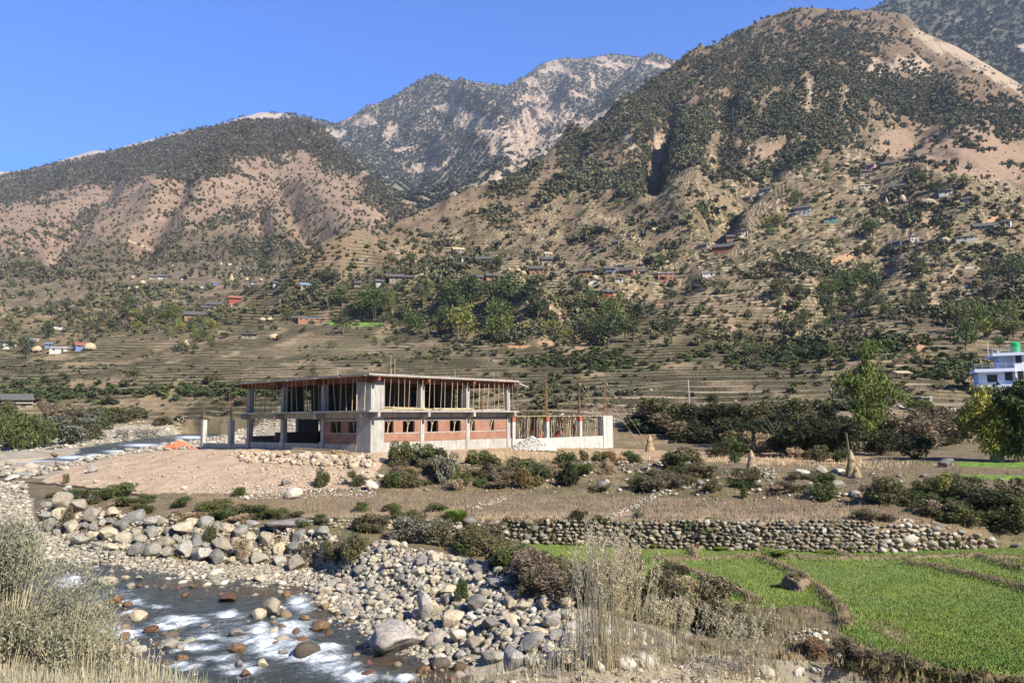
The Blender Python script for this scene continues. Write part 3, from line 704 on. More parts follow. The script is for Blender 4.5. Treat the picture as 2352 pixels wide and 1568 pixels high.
# hand placed rocks: x, y foot, width, height (0 free), colour, words
HP = [(672, 1147, 46, 34, 'p', 'white rounded boulder resting on the brown field'), (853, 1130, 42, 34, 'p', 'white squarish boulder under the green bank'),
 (655, 1115, 30, 24, 'r', 'yellowish boulder at the foot of the dirt slope'), (205, 1086, 30, 28, 'r', 'tan pointed boulder on the dirt platform edge'), (150, 1130, 30, 18, 'p', 'pale boulder among green tufts above the gravel bar'),
 (297, 1120, 34, 20, 'p', 'white boulder behind the green tufts'), (422, 1125, 18, 12, 'p', 'small white stone below the dirt slope'), (565, 1148, 16, 12, 'p', 'small pale stone beside a round green shrub'),
 (197, 1058, 28, 14, 'p', 'pale flat boulder at the upstream water edge'), (137, 1071, 32, 20, 'd', 'grey boulder between rapids and dirt slope'), (15, 1070, 32, 16, 'r', 'grey boulder on the far river bank'), (8, 1082, 28, 16, 'p', 'pale boulder at the left picture edge by the water'),
 (22, 1105, 34, 20, 'p', 'pale boulder on the gravel below the rapids'), (55, 1096, 60, 18, 'r', 'long flat grey boulder beside the upstream rapids'), (217, 1147, 22, 18, 'p', 'pale boulder between two green tufts'), (262, 1040, 26, 16, 'd', 'grey boulder at the bend of the upstream river'), (120, 1048, 20, 12, 'w', 'rust coloured rock in the upstream rapids'),
 (672, 1216, 190, 26, 'd2', 'long flat grey whaleback rock above the stacked boulders'), (1581, 1089, 27, 38, 'd', 'tilted grey slab of rock standing on the terrace'), (1386, 1128, 32, 30, 'd', 'dark striped boulder on the terrace bank'),
 (1343, 1079, 24, 22, 'r', 'brown boulder at the terrace wall below the concrete plinth'), (1482, 1085, 28, 22, 'r', 'brown rounded boulder in the small terrace wall'), (1523, 1114, 22, 12, 'r', 'flat pale boulder on the brown bank'), (1609, 1119, 28, 22, 'd', 'grey split boulder on the brown bank'),
 (1722, 1250, 52, 38, 'd', 'big smooth grey boulder built into the stone wall'), (1812, 1240, 36, 24, 'd', 'grey brown boulder built into the stone wall'), (1740, 1114, 34, 16, 'r', 'flat boulder beside the tan shrubs'), (1746, 1130, 18, 12, 'p', 'small pale stone on the brown bank'),
 (1449, 1234, 30, 18, 'r', 'rounded boulder low in the stone wall'), (1284, 1229, 28, 22, 'd', 'dark boulder low in the stone wall'), (1847, 1099, 36, 28, 'p', 'pale spiky boulder left of the tall haystack'), (1890, 1089, 32, 26, 'r', 'brown round boulder behind the group by the haystack'),
 (1929, 1087, 38, 17, 'p', 'white flat boulder touching the tall haystack'), (1905, 1104, 28, 16, 'd', 'dark boulder in the middle of the group by the haystack'), (1929, 1120, 42, 28, 'r', 'large lower boulder of the group by the haystack'),
 (2180, 1074, 48, 26, 'd', 'dark boulder on the bank above the green strips'), (2127, 1244, 42, 26, 'r', 'large tan boulder at the right end of the stone wall'), (2288, 1257, 26, 22, 'd', 'dark boulder at the green field edge'), (2340, 1259, 24, 14, 'd', 'dark boulder at the right edge of the green field'),
 (2197, 1231, 22, 18, 'p', 'pale boulder at the tail of the stone wall'), (1655, 1352, 52, 20, 'p', 'flat pale rock lying in the green field'), (1541, 1395, 24, 26, 'r', 'pinkish upright rock behind the dry weeds'), (1565, 1408, 17, 22, 'p', 'pale upright rock behind the dry weeds'),
 (1383, 1480, 54, 48, 'p', 'large cream boulder behind the tall dry clump'), (1450, 1476, 44, 40, 'p', 'white angular boulder beside the cream boulder'), (1416, 1496, 30, 22, 'p', 'small white stone under the white boulder'), (1530, 1496, 56, 34, 'd', 'grey boulder among the dry weeds'), (1574, 1482, 46, 40, 'r', 'tan boulder among the dry weeds'),
 (1769, 1568, 54, 46, 'r', 'tan boulder at the lower edge between dry weeds'), (1838, 1562, 44, 34, 'p', 'pale boulder in the small heap at the lower edge'), (1878, 1552, 36, 28, 'p', 'white boulder topmost in the heap at the lower edge'), (1918, 1572, 54, 42, 'r', 'cream round boulder at the lower edge'), (1929, 1512, 24, 16, 'r', 'stone sticking out of the field bank'),
 (905, 1512, 152, 96, 'g', 'huge smooth grey boulder half in the river'), (1003, 1490, 62, 46, 'g', 'grey block boulder beside the huge river boulder'), (1140, 1530, 80, 44, 'r', 'long pale boulder at the water below the heap'), (1180, 1545, 60, 66, 'g', 'pointed grey boulder beside the still water'),
 (975, 1430, 44, 92, 'g', 'tall leaning grey slab in the boulder heap'), (990, 1420, 62, 52, 'y', 'yellowish tilted block in the boulder heap'), (1095, 1412, 62, 54, 'r', 'stack like brown block in the boulder heap'), (1177, 1440, 52, 34, 'y', 'cream square block right in the boulder heap'), (1240, 1470, 56, 36, 'y', 'cream wedge shaped block below the brown ferns'), (1222, 1505, 80, 60, 'r', 'long flat boulder low on the heap'), (640, 1282, 44, 42, 'y', 'large round tan boulder at the foot of the stack'), (745, 1300, 42, 40, 'd', 'dark boulder at the end of the gravel bank'), (905, 1262, 38, 24, 'y', 'large tan boulder topmost in the heap'), (925, 1266, 28, 28, 'y', 'cream boulder beside the topmost one in the heap')]
MR = {'p': M_pale, 'r': M_rock, 'd': M_dark, 'd2': M_dark, 'w': M_wet, 'g': mat_rock('grey_rock', [(.33, .30, .27), (.36, .33, .30)]), 'y': mat_rock('cream_rock', [(.41, .345, .235), (.44, .38, .275)])}
for x, y, w, h, c, words in HP:
    boulder(x, y, w, MR[c], h or None, label=words, sink=.2 if h else .28, big=False); NR[0] += 1
placed = [(x, y - h / 2, w / 2) for x, y, w, h, c, wd in HP if w < 180]
RIV = [(257, 1388, 50, 26, 'w', 'rust brown wet rock with water breaking over it'), (515, 1382, 55, 22, 'w', 'flat rust red wet rock in midstream'), (310, 1424, 45, 28, 'y', 'ochre wet rock beside the left rapids'), (345, 1452, 36, 20, 'w', 'small rust capped rock in the river'),
 (377, 1492, 52, 34, 'r', 'grey tan rock standing dry in the river'), (308, 1502, 46, 26, 'g', 'low brown grey rock in the left rapids'), (618, 1418, 62, 58, 'r', 'large tan block with a wet foot in midstream'), (590, 1420, 40, 28, 'y', 'ochre rock against the large tan block'), (538, 1500, 46, 34, 'w', 'dark red glossy rock in the white water'), (627, 1456, 32, 18, 'y', 'small ochre rock in the white water'),
 (602, 1530, 32, 22, 'y', 'round ochre rock near the lower river'), (563, 1552, 32, 18, 'w', 'rust rock at the lower picture edge'), (417, 1516, 36, 20, 'w', 'dark brown rock in the lower rapids'), (547, 1530, 20, 20, 'd', 'small black wet rock in the foam'), (735, 1448, 46, 26, 'w', 'brown wet rock by the right bank'), (240, 1344, 60, 24, 'r', 'flat pale rock near the upper river edge'),
 (318, 1330, 24, 12, 'r', 'small grey stone at the upper river edge'), (253, 1328, 26, 10, 'w', 'small rust stone at the upper river edge'), (430, 1478, 34, 14, 'y', 'yellowish rock barely above the rapids'), (543, 1460, 46, 22, 'd', 'dark submerged rock beside the white water'), (285, 1330, 26, 12, 'y', 'ochre stone at the upper river edge'), (700, 1425, 30, 18, 'w', 'brown rock under the cobble bank'), (845, 1550, 34, 12, 'w', 'low rust rock in the lowest white water'), (650, 1500, 30, 12, 'd', 'dark rock in the foam'), (470, 1440, 26, 10, 'd', 'dark low rock midstream'), (250, 1500, 36, 20, 'w', 'rust rock beside the grey bush')]
def river_rock(x, y, w, h, c, words):
    r = ray(x, y); d = -8.0 / r[2]; s = w * d / FPX / 2; i = int(rng.integers(0, 10)); mat = MR[c]
    if (i, mat.name) not in RMESH: RMESH[(i, mat.name)] = rock_mesh(i, mat)
    o = obj('river_rock', RMESH[(i, mat.name)]); k = h / w * 1.3
    o.scale = (s, s * .9, s * k); o.rotation_euler = (rng.uniform(-.2, .2), rng.uniform(-.2, .2), rng.uniform(-.5, .5))
    o.location = (r[0] * d, d + s * .5, -8.0 + s * k * .35)
    tag(o, words, 'rock', None)
for a in RIV: river_rock(*a)
# rows of big boulders of the left levee, and the heap at the bend
def pack(poly, sizes, n, ysq=.82, tries=4000, seed=3, avoid=()):
    g = np.random.default_rng(seed); pts = []; allp = list(avoid)
    xs = [p[0] for p in poly]; ys = [p[1] for p in poly]
    for (lo, hi), cnt in zip(sizes, n):
        got = 0
        for _ in range(tries):
            if got >= cnt: break
            x = g.uniform(min(xs), max(xs)); y = g.uniform(min(ys), max(ys))
            if not inpoly(np.array([x]), np.array([y]), poly)[0]: continue
            w = g.uniform(lo, hi); ok = True
            for a, b, r in allp:
                if abs(a - x) < r + w and math.hypot(a - x, (b - y) / ysq) < (r + w / 2) * .64: ok = False; break
            if ok: pts.append((x, y, w)); allp.append((x, y, w / 2)); got += 1
    return pts, allp
LEVEE = [(85, 1165), (130, 1150), (240, 1172), (380, 1188), (500, 1200), (560, 1205), (640, 1212), (775, 1228), (770, 1290), (700, 1296), (620, 1290), (470, 1285), (380, 1278), (240, 1256), (150, 1235), (90, 1205)]
pl, _ = pack(LEVEE, [(44, 60), (30, 44), (18, 28)], [36, 80, 34], seed=4, avoid=placed)
for x, y, w in pl:
    boulder(x, y + w * .35, w, MR['r'] if rng.random() < .75 else MR['y'], group='boulders stacked along the gravel bar',
            label=place_label(('large' if w > 38 else 'medium' if w > 27 else 'small') + ' boulder of the stacked bank', x, y), sink=.15)
HEAP = [(700, 1345), (760, 1300), (830, 1262), (880, 1240), (960, 1262), (1060, 1285), (1150, 1300), (1200, 1345), (1310, 1375), (1330, 1440), (1480, 1450), (1530, 1500), (1480, 1530), (1240, 1530), (1090, 1500), (1010, 1510), (960, 1470), (850, 1440), (750, 1400)]
HR = [(960, 1270), (1060, 1290), (1150, 1305), (1200, 1350), (1310, 1380), (1330, 1445), (1400, 1470), (1400, 1520), (1240, 1530), (1090, 1500), (1010, 1510), (960, 1440), (940, 1350)]
plr, av = pack(HR, [(44, 62), (32, 44)], [14, 32], seed=5, avoid=placed)
pl2, av = pack(HEAP, [(26, 36), (19, 26), (14, 19)], [46, 66, 16], seed=6, avoid=av)
for x, y, w in plr + pl2:
    q = rng.random()
    boulder(x, y + w * .35, w, MR['r'] if q < .6 else MR['y'] if q < .75 else MR['g'] if q < .92 else MR['p'], group='boulders heaped at the river bend',
            label=place_label(('big' if w > 44 else 'large' if w > 34 else 'medium' if w > 27 else 'smallish' if w > 22 else 'small' if w > 17 else 'tiny') + ' boulder of the heap', x, y), sink=.12)
print('rocks', NR[0] + len(RIV) + len(pl) + len(plr) + len(pl2))

# ---- loose stones: merged meshes
ST = []
for i in range(8):
    V, F = rock(2, 40 + i, cuts=7, rough=.08, sq=(1, .85, .62)); ST.append((V, F))
ST1 = []
for i in range(8):
    V, F = rock(1, 70 + i, cuts=5, rough=.1, sq=(1, .8, .42)); ST1.append((V, F))
PAL = np.array([(.33, .295, .225), (.40, .36, .28), (.25, .235, .20), (.29, .245, .19), (.22, .21, .18), (.45, .42, .345), (.31, .25, .195), (.35, .31, .225)])
def rotm(ax, ay, az):
    ca, sa, cb, sb, cc, s_ = np.cos(ax), np.sin(ax), np.cos(ay), np.sin(ay), np.cos(az), np.sin(az)
    n = len(az); M = np.zeros((n, 3, 3))
    M[:, 0, 0] = cc * cb; M[:, 0, 1] = cc * sb * sa - s_ * ca; M[:, 0, 2] = cc * sb * ca + s_ * sa
    M[:, 1, 0] = s_ * cb; M[:, 1, 1] = s_ * sb * sa + cc * ca; M[:, 1, 2] = s_ * sb * ca - cc * sa
    M[:, 2, 0] = -sb; M[:, 2, 1] = cb * sa; M[:, 2, 2] = cb * ca
    return M
def merge(temps, P, scale, colors, tilt=.35, which=None, g=None):
    "copies of the template shapes at P, as one mesh"
    g = g or np.random.default_rng(5); n = len(P); Vs, Fs, Cs = [], [], []; off = 0
    which = g.integers(0, len(temps), n) if which is None else which
    scale = np.asarray(scale, float)
    if scale.ndim == 1: scale = scale[:, None] * np.ones(3)
    for k, (V, F) in enumerate(temps):
        ix = np.where(which == k)[0]
        if len(ix) == 0: continue
        m = len(ix); M = rotm(g.uniform(-tilt, tilt, m), g.uniform(-tilt, tilt, m), g.uniform(0, 6.283, m))
        W = np.einsum('nij,nvj->nvi', M, V[None] * scale[ix][:, None, :]) + P[ix][:, None, :]
        Vs.append(W.reshape(-1, 3)); Fs.append((F[None] + (off + np.arange(m) * len(V))[:, None, None]).reshape(-1, F.shape[1]))
        Cs.append(np.repeat(colors[ix], len(V), 0)); off += m * len(V)
    return np.concatenate(Vs), np.concatenate(Fs), np.concatenate(Cs)
M_stone = mat_col('stones', ((5, .75, 1.2),), bump_s=(9, .4, .05))
def stone_stuff(name, P, size, temps=ST1, pal=PAL, smooth=True, kind='stuff', flat=True, g=None, label=None, cat=None):
    g = g or np.random.default_rng(len(P)); c = pal[g.integers(0, len(pal), len(P))] * g.uniform(.75, 1.15, (len(P), 1))
    V, F, Cc = merge(temps, P + np.stack([np.zeros(len(P))] * 2 + [size * .25], -1), size, c, g=g)
    o = obj(name, mk_mesh(name, V, F, Cc, smooth=False), M_stone); tag(o, label, cat, kind=kind); return o
def dm(poly): return inpoly(PX, PY, poly).astype(float)
BAR = [(-200, 1100), (60, 1105), (80, 1215), (240, 1262), (400, 1286), (640, 1296), (720, 1300), (800, 1330), (900, 1350), (1000, 1480), (1090, 1520), (1000, 1540), (840, 1500), (750, 1430), (690, 1368), (480, 1358), (330, 1325), (200, 1308), (-200, 1300)]
den = dm(BAR) * (S > 2.2) * (S < 9)
P, ix = L1.scatter(24000, den, 31)
P[:, 2] = np.maximum(P[:, 2], -8.1)
sz = np.random.default_rng(1).lognormal(math.log(.062), .55, len(P)) * np.clip(P[:, 1] / 40, .8, 2.2)
stone_stuff('river_gravel', P, np.minimum(sz, .45))
P, ix = L1.scatter(4200, (dm(HEAP) + dm(LEVEE)) * (S < 7), 32); sz = np.random.default_rng(2).uniform(.09, .20, len(P)); stone_stuff('cobbles', P, sz, temps=ST)
P, ix = L1.scatter(4200, dm([(-200, 1085), (60, 1100), (210, 1062), (300, 1042), (430, 1030), (560, 1016), (640, 985), (1180, 1000), (1180, 985), (700, 955), (500, 948), (380, 962), (250, 975), (120, 985), (0, 1000), (-300, 1005)]) * (du > 9) * (S > 8) * (S < 13.3), 33)
sz = np.random.default_rng(3).lognormal(math.log(.26), .5, len(P)); stone_stuff('riverbank_stones', P, np.minimum(sz, 1.3), pal=PAL * 1.05)
g = np.random.default_rng(314); n = 900; qx = g.uniform(90, 1120, n); qy = g.uniform(1296, 1568, n); k = blobs(qx, qy, [(620, 1362, 240, 14), (420, 1345, 200, 14), (770, 1430, 30, 50), (1010, 1540, 120, 34), (850, 1500, 40, 24), (330, 1480, 90, 50), (250, 1400, 90, 40), (640, 1440, 100, 50)]) > g.uniform(0, 1.3, n)
rr3 = ray(qx[k], qy[k]); dd3 = -8.0 / rr3[:, 2]; P = rr3 * dd3[:, None]; P[:, 2] = -8.04
sz = g.lognormal(math.log(.16), .45, len(P)); stone_stuff('riverbed_stones', P, np.minimum(sz, .5), temps=ST, pal=np.array([(.12, .075, .045), (.16, .10, .055), (.10, .085, .065), (.20, .15, .09), (.13, .06, .04), (.26, .23, .18)]))
P, ix = L1.scatter(2600, (dm(SOIL) + .8 * dm([(560, 1040), (870, 1052), (860, 1120), (600, 1120)])) * (S > 8.6) * (S < 12.2), 34)
sz = np.random.default_rng(4).lognormal(math.log(.065), .55, len(P)); stone_stuff('rubble', P, np.minimum(sz, .5), pal=np.array([(.41, .315, .22), (.37, .28, .195), (.46, .37, .27)]))
P, ix = L1.scatter(300, dm([(520, 1040), (870, 1050), (860, 1075), (560, 1062)]) * (S > 8.6) * (S < 12.2), 35)
sz = np.random.default_rng(5).lognormal(math.log(.24), .35, len(P)); stone_stuff('embankment_stones', P, np.minimum(sz, .6), temps=ST, pal=np.array([(.40, .31, .22), (.34, .27, .2), (.45, .36, .27)]))
P, ix = L1.scatter(520, dm([(900, 1060), (1400, 1072), (2000, 1085), (2350, 1100), (2350, 1170), (1900, 1155), (1000, 1130), (700, 1128)]) * (S > 8) * (S < 12), 36)
sz = np.random.default_rng(6).lognormal(math.log(.13), .5, len(P)); stone_stuff('scattered_stones', P, np.minimum(sz, .5))
P, ix = L1.scatter(700, (dm([(450, 1120), (720, 1118), (860, 1128), (860, 1140), (560, 1146)]) + dm([(1060, 1165), (1160, 1140), (1175, 1146), (1090, 1172)]) + dm([(1380, 1190), (1440, 1165), (1520, 1120), (1545, 1126), (1450, 1172), (1400, 1194)])) * (S > 7), 37)
sz = np.random.default_rng(7).uniform(.06, .16, len(P)); stone_stuff('field_stones', P, sz, pal=PAL * 1.1)
P, ix = L1.scatter(4500, ((S > .3) & (S < 1.15)) * np.clip(inpoly(PX, PY, [(1080, 1480), (1900, 1480), (1900, 1700), (1080, 1700)]) + .15, 0, 1), 38)
sz = np.random.default_rng(8).lognormal(math.log(.022), .6, len(P)); stone_stuff('roadside_gravel', P, np.minimum(sz, .12), pal=PAL * .95)
P, ix = L1.scatter(900, blobs(PX, PY, [(1180, 960, 500, 16), (1290, 900, 120, 12), (2100, 950, 160, 14), (1000, 905, 400, 8), (2260, 860, 60, 8), (1650, 935, 130, 8)]) * (S > 12.2) * (S < 14.6), 39)
sz = np.random.default_rng(9).lognormal(math.log(.22), .5, len(P)); stone_stuff('terrace_stones', P, np.minimum(sz, .9), pal=PAL)

# ---- dry stone walls: many stones laid in courses, each wall one thing
def stone_wall(x0, x1, yb, yt, w, label, seed, jitter=1.0, pal=PAL * .74, lean=.3):
    "x0..x1 pixels; yb(x), yt(x) foot and top; w stone width in pixels"
    g = np.random.default_rng(seed); Ps, Sz = [], []
    x = x0
    for row in range(40):
        x = x0 + g.uniform(0, w)
        any_ = False
        while x < x1:
            b, t = np.interp(x, *yb), np.interp(x, *yt); hgt = b - t
            ww = w * g.lognormal(0, .33); y = b - (row + .35) * w * .66 + g.normal() * 1.5
            if y > t - 2:
                any_ = True; f = (b - y) / max(hgt, 1)
                pb = LA(x, b); pt = LA(x, t)
                pc = LA(x, y); d = (pc[1] if abs(pc[1] - pb[1]) < 4 else pb[1]) - .06; r = ray(x, y)
                Ps.append(r * d); s = ww * d / FPX * .60; Sz.append((s, s * .8, s * g.uniform(.6, .85)))
            x += ww * .92
        if not any_: break
    P = np.array(Ps); c = pal[g.integers(0, len(pal), len(P))] * g.uniform(.65, 1.15, (len(P), 1))
    V, F, Cc = merge(ST, P, np.array(Sz), c, tilt=.3, g=g)
    c0 = V.min(0) * .5 + V.max(0) * .5; c0[2] = V[:, 2].min()
    o = obj('stone_wall', mk_mesh('stone_wall', V - c0, F, Cc), M_stone, loc=tuple(c0)); tag(o, label, 'wall'); return o
def LA(x, y):
    p = L1.at(x, y); return p
stone_wall(1135, 2010, ([1135, 1200, 1400, 1700, 2010], [1236, 1246, 1254, 1263, 1269]), ([1135, 1700, 2010], [1196, 1195, 1196]), 13, 'long dry stone wall of river stones behind the green wheat field', 21)
stone_wall(2010, 2290, ([2010, 2290], [1269, 1256]), ([2010, 2120, 2200, 2290], [1196, 1196, 1218, 1246]), 17, 'slumped right end of the stone wall with larger bright stones', 22, pal=PAL * 1.0)
stone_wall(752, 1132, ([752, 900, 1050, 1132], [1212, 1216, 1226, 1236]), ([752, 900, 1132], [1190, 1191, 1196]), 12, 'low stone wall in front of the brown field', 23, pal=PAL * 1.05)
stone_wall(1330, 1520, ([1330, 1520], [1082, 1088]), ([1330, 1520], [1060, 1062]), 9, 'small broken stone wall on the terrace beside the tilted slab', 24)
stone_wall(1812, 1900, ([1812, 1900], [1476, 1478]), ([1812, 1850, 1900], [1452, 1440, 1452]), 11, 'little pile of stacked stones at the corner of the wheat field', 25, pal=PAL * 1.1)
stone_wall(1700, 1780, ([1700, 1780], [1092, 1096]), ([1700, 1780], [1072, 1078]), 7, 'crumbling stone wall beside the tan heap of straw', 26, pal=PAL * 1.05)

# ---- gabions at the far bank
def gabion(x, y, w, h, label):
    p = ground_at(x, y, (0,)); s = p[1] / FPX; W, H = w * s, h * s
    t = empty('gabion', tuple(p)); g = np.random.default_rng(int(x)); tag(t, label, 'gabion', 'wire gabions at the upstream bank')
    n = int(W * H / .045); P = np.stack([g.uniform(-W / 2, W / 2, n), g.uniform(0, 1.0, n), g.uniform(0.05, H, n)], -1)
    V, F, Cc = merge(ST1, P, np.full(n, .24), (PAL * .38)[g.integers(0, 8, n)], g=g)
    obj('stone_fill', mk_mesh('stone_fill', V, F, Cc), M_stone, t)
    m = MB()
    for k in range(int(W / .5) + 1): m.bar((-W / 2 + k * .5, -.28, 0), (-W / 2 + k * .5, -.28, H + .15), .02, n=4)
    for k in range(int(H / .35) + 1): m.bar((-W / 2, -.3, k * .35), (W / 2, -.3, k * .35), .02, n=4)
    m.build('wire_mesh', M_wire, t)
M_wire = mat_noise('wire', (.2, .2, .2), (.3, .3, .3), 4)
gabion(277, 1010, 28, 22, 'short grey gabion block at the upstream river bank')
gabion(332, 1010, 60, 24, 'long grey gabion block beside the short one')

# ================================================================ WATER
M_water, nt, b = newmat('river_water')
at = N(nt, 'ShaderNodeAttribute', attribute_name='Col')
tc = nt.nodes.new('ShaderNodeTexCoord')
sepx = nt.nodes.new('ShaderNodeSeparateColor'); nt.links.new(at.outputs['Color'], sepx.inputs[0])
mp = N(nt, 'ShaderNodeMapping'); mp.inputs['Rotation'].default_value = (0, 0, R(38)); mp.inputs['Scale'].default_value = (1.0, 2.6, 1)
nt.links.new(tc.outputs['Object'], mp.inputs['Vector'])
t1 = N(nt, 'ShaderNodeTexNoise', Scale=3.4, Detail=12, Roughness=.85, Distortion=1.3); nt.links.new(mp.outputs[0], t1.inputs['Vector'])
ma = N(nt, 'ShaderNodeMath', operation='MULTIPLY_ADD'); nt.links.new(sepx.outputs[0], ma.inputs[0]); ma.inputs[1].default_value = .66; nt.links.new(t1.outputs['Fac'], ma.inputs[2])
fr = N(nt, 'ShaderNodeMapRange'); fr.inputs['From Min'].default_value = .66; fr.inputs['From Max'].default_value = 1.08; nt.links.new(ma.outputs[0], fr.inputs['Value'])
deep = mixrgb(nt, 'MIX', sepx.outputs[1], (.040, .056, .058), (.09, .062, .036))
c = mixrgb(nt, 'MIX', fr.outputs[0], deep, (.66, .72, .78))
nt.links.new(c, b.inputs['Base Color'])
rr = N(nt, 'ShaderNodeMapRange'); nt.links.new(fr.outputs[0], rr.inputs['Value']); rr.inputs['To Min'].default_value = .06; rr.inputs['To Max'].default_value = .7
nt.links.new(rr.outputs[0], b.inputs['Roughness'])
al = N(nt, 'ShaderNodeMapRange'); nt.links.new(fr.outputs[0], al.inputs['Value']); al.inputs['To Min'].default_value = .78; al.inputs['To Max'].default_value = 1.0
nt.links.new(al.outputs[0], b.inputs['Alpha'])
b.inputs['Specular IOR Level'].default_value = .5
t2_ = N(nt, 'ShaderNodeTexNoise', Scale=2.6, Detail=5, Roughness=.6, Distortion=.6); nt.links.new(mp.outputs[0], t2_.inputs['Vector'])
bump(nt, b, t2_.outputs['Fac'], .8, .25)
gx = np.arange(-40, 4, .11); gy = np.arange(13.5, 52, .13)
GX, GY = np.meshgrid(gx, gy); rx = (GX * math.cos(R(38)) + GY * math.sin(R(38))); ry = (-GX * math.sin(R(38)) + GY * math.cos(R(38)))
px, py = proj(np.stack([GX, GY, np.full_like(GX, -8.0)], -1))
FOAM = [(170, 1335, 60, 20), (300, 1385, 34, 9), (360, 1393, 44, 6), (417, 1425, 90, 13, -4), (300, 1410, 40, 10), (510, 1410, 70, 9), (690, 1385, 36, 26, 30), (600, 1445, 40, 16), (620, 1480, 110, 36, 12), (700, 1500, 130, 34, 12), (680, 1440, 60, 30), (480, 1465, 60, 8), (380, 1440, 60, 8), (450, 1487, 70, 14), (290, 1455, 50, 22), (420, 1530, 60, 14), (760, 1530, 80, 22, 8), (560, 1535, 60, 20), (820, 1552, 60, 18), (917, 1556, 60, 12), (749, 1490, 50, 20), (640, 1400, 26, 14), (230, 1440, 60, 20), (500, 1510, 60, 12)]
fo = blobs(px + 16 * fbm(GX / 1.5, GY / 1.5, 3, 601), py + 10 * fbm(GX / 1.5, GY / 1.5, 3, 602), FOAM)
fo = np.maximum(fo, .42 * blobs(px, py, [(560, 1460, 330, 90), (260, 1370, 130, 50), (800, 1540, 160, 26)])) * (.8 + .7 * fbm(rx / 1.2, ry / .4, 3, 603))
sh = blobs(px, py, [(650, 1358, 200, 18), (420, 1340, 100, 10), (1020, 1545, 90, 36), (740, 1410, 30, 40), (880, 1520, 60, 20), (420, 1310, 120, 8)])
GZ = -8.0 + fbm(rx / 1.6, ry / .55, 4, 610) * (.07 + .26 * np.clip(fo, 0, 1)) + .16 * np.clip(fo, 0, 1) * perlin(rx / .6, ry / .3, 612)
i = np.arange(GX.size).reshape(GX.shape); F = np.stack([i[:-1, :-1], i[:-1, 1:], i[1:, 1:], i[1:, :-1]], -1).reshape(-1, 4)
wcol = np.stack([np.clip(fo, 0, 1), sh, sh], -1).reshape(-1, 3)
wo_ = obj('river', mk_mesh('river', np.stack([GX, GY, GZ], -1).reshape(-1, 3), F, wcol, smooth=True), M_water); tag(wo_, kind='structure')
# upstream reach: a ribbon that drops towards us
n = 260; tt = np.linspace(0, 1, n); seg = np.array([p for p in UPW]); ss = np.linspace(0, len(seg) - 1, n); k0 = np.minimum(ss.astype(int), len(seg) - 2); ff = (ss - k0)[:, None]
cl = seg[k0] * (1 - ff) + seg[k0 + 1] * ff; cl = np.stack([smooth_rows(cl[:, [j]], 21, 0)[:, 0] for j in range(3)], -1)
tg = np.gradient(cl, axis=0)[:, :2]; tg /= np.linalg.norm(tg, axis=1)[:, None]; nn = np.stack([-tg[:, 1], tg[:, 0]], -1)
m = 70; w_ = np.linspace(-14, 14, m)
RX = cl[:, None, 0] + nn[:, None, 0] * w_; RY = cl[:, None, 1] + nn[:, None, 1] * w_
RZ = cl[:, None, 2] + .12 + .0 * RX + fbm(RX / 2, RY / 2, 3, 620) * .14
i = np.arange(n * m).reshape(n, m); F = np.stack([i[:-1, :-1], i[:-1, 1:], i[1:, 1:], i[1:, :-1]], -1).reshape(-1, 4)
pxx, pyy = proj(np.stack([RX, RY, RZ], -1))
fo2 = blobs(pxx, pyy, [(100, 1063, 80, 9), (170, 1050, 60, 6), (40, 1074, 50, 8), (270, 1036, 40, 4), (330, 1022, 60, 5), (220, 1045, 30, 5), (440, 1004, 50, 5)])
o = obj('river', mk_mesh('river', np.stack([RX, RY, RZ], -1).reshape(-1, 3), F, np.stack([fo2 * .9, .0 * fo2, .0 * fo2], -1).reshape(-1, 3), smooth=True), M_water); tag(o, kind='structure')
# ================================================================ PLANTS
def leaf_cards(g, C0, size, up=.3, asp=.5, droop=None):
    "one bent-free leaf triangle pair (a quad) per centre"
    n = len(C0); a = g.normal(size=(n, 3)); a[:, 2] += up
    if droop is not None: a = a * .5 + droop
    a /= np.linalg.norm(a, axis=1)[:, None]; b = np.cross(a, g.normal(size=(n, 3))); b /= np.linalg.norm(b, axis=1)[:, None] + 1e-9
    s = np.asarray(size) * g.uniform(.6, 1.3, n); s = s[:, None]
    V = np.stack([C0 - a * s, C0 + b * s * asp, C0 + a * s, C0 - b * s * asp], 1).reshape(-1, 3)
    return V, np.arange(4 * n).reshape(n, 4)
def crown_pts(g, n, lobes):
    "points through a set of lobes (x, y, z, rx, rz), denser at the surface"
    L = np.array(lobes); w = L[:, 3] ** 2; k = g.choice(len(L), n, p=w / w.sum())
    d = g.normal(size=(n, 3)); d /= np.linalg.norm(d, axis=1)[:, None]; r = g.uniform(.25, 1, n) ** .45
    P = L[k, :3] + d * (r[:, None]) * np.stack([L[k, 3], L[k, 3], L[k, 4]], -1)
    return P
def leafcol(g, n, c0, c1, v=.35):
    t = g.uniform(0, 1, (n, 1)); c = np.asarray(c0) * (1 - t) + np.asarray(c1) * t
    return np.repeat(c * g.uniform(1 - v, 1 + v, (n, 1)), 4, 0)
M_leaf = mat_col('foliage', ((.8, .8, 1.2),), rough=.7, rnd=.22)
nt = M_leaf.node_tree; bs = nt.nodes['Principled BSDF']
tr = nt.nodes.new('ShaderNodeBsdfTranslucent'); mx = nt.nodes.new('ShaderNodeMixShader'); mx.inputs[0].default_value = .22
src = bs.inputs['Base Color'].links[0].from_socket; nt.links.new(src, tr.inputs['Color'])
nt.links.new(bs.outputs[0], mx.inputs[1]); nt.links.new(tr.outputs[0], mx.inputs[2]); nt.links.new(mx.outputs[0], nt.nodes['Material Output'].inputs['Surface'])
M_leaffar = mat_col('foliage_far', ((.3, .9, 1.1),), rough=.85)
M_bark = mat_noise('bark', (.10, .075, .05), (.20, .16, .12), 6, bump_s=.4)
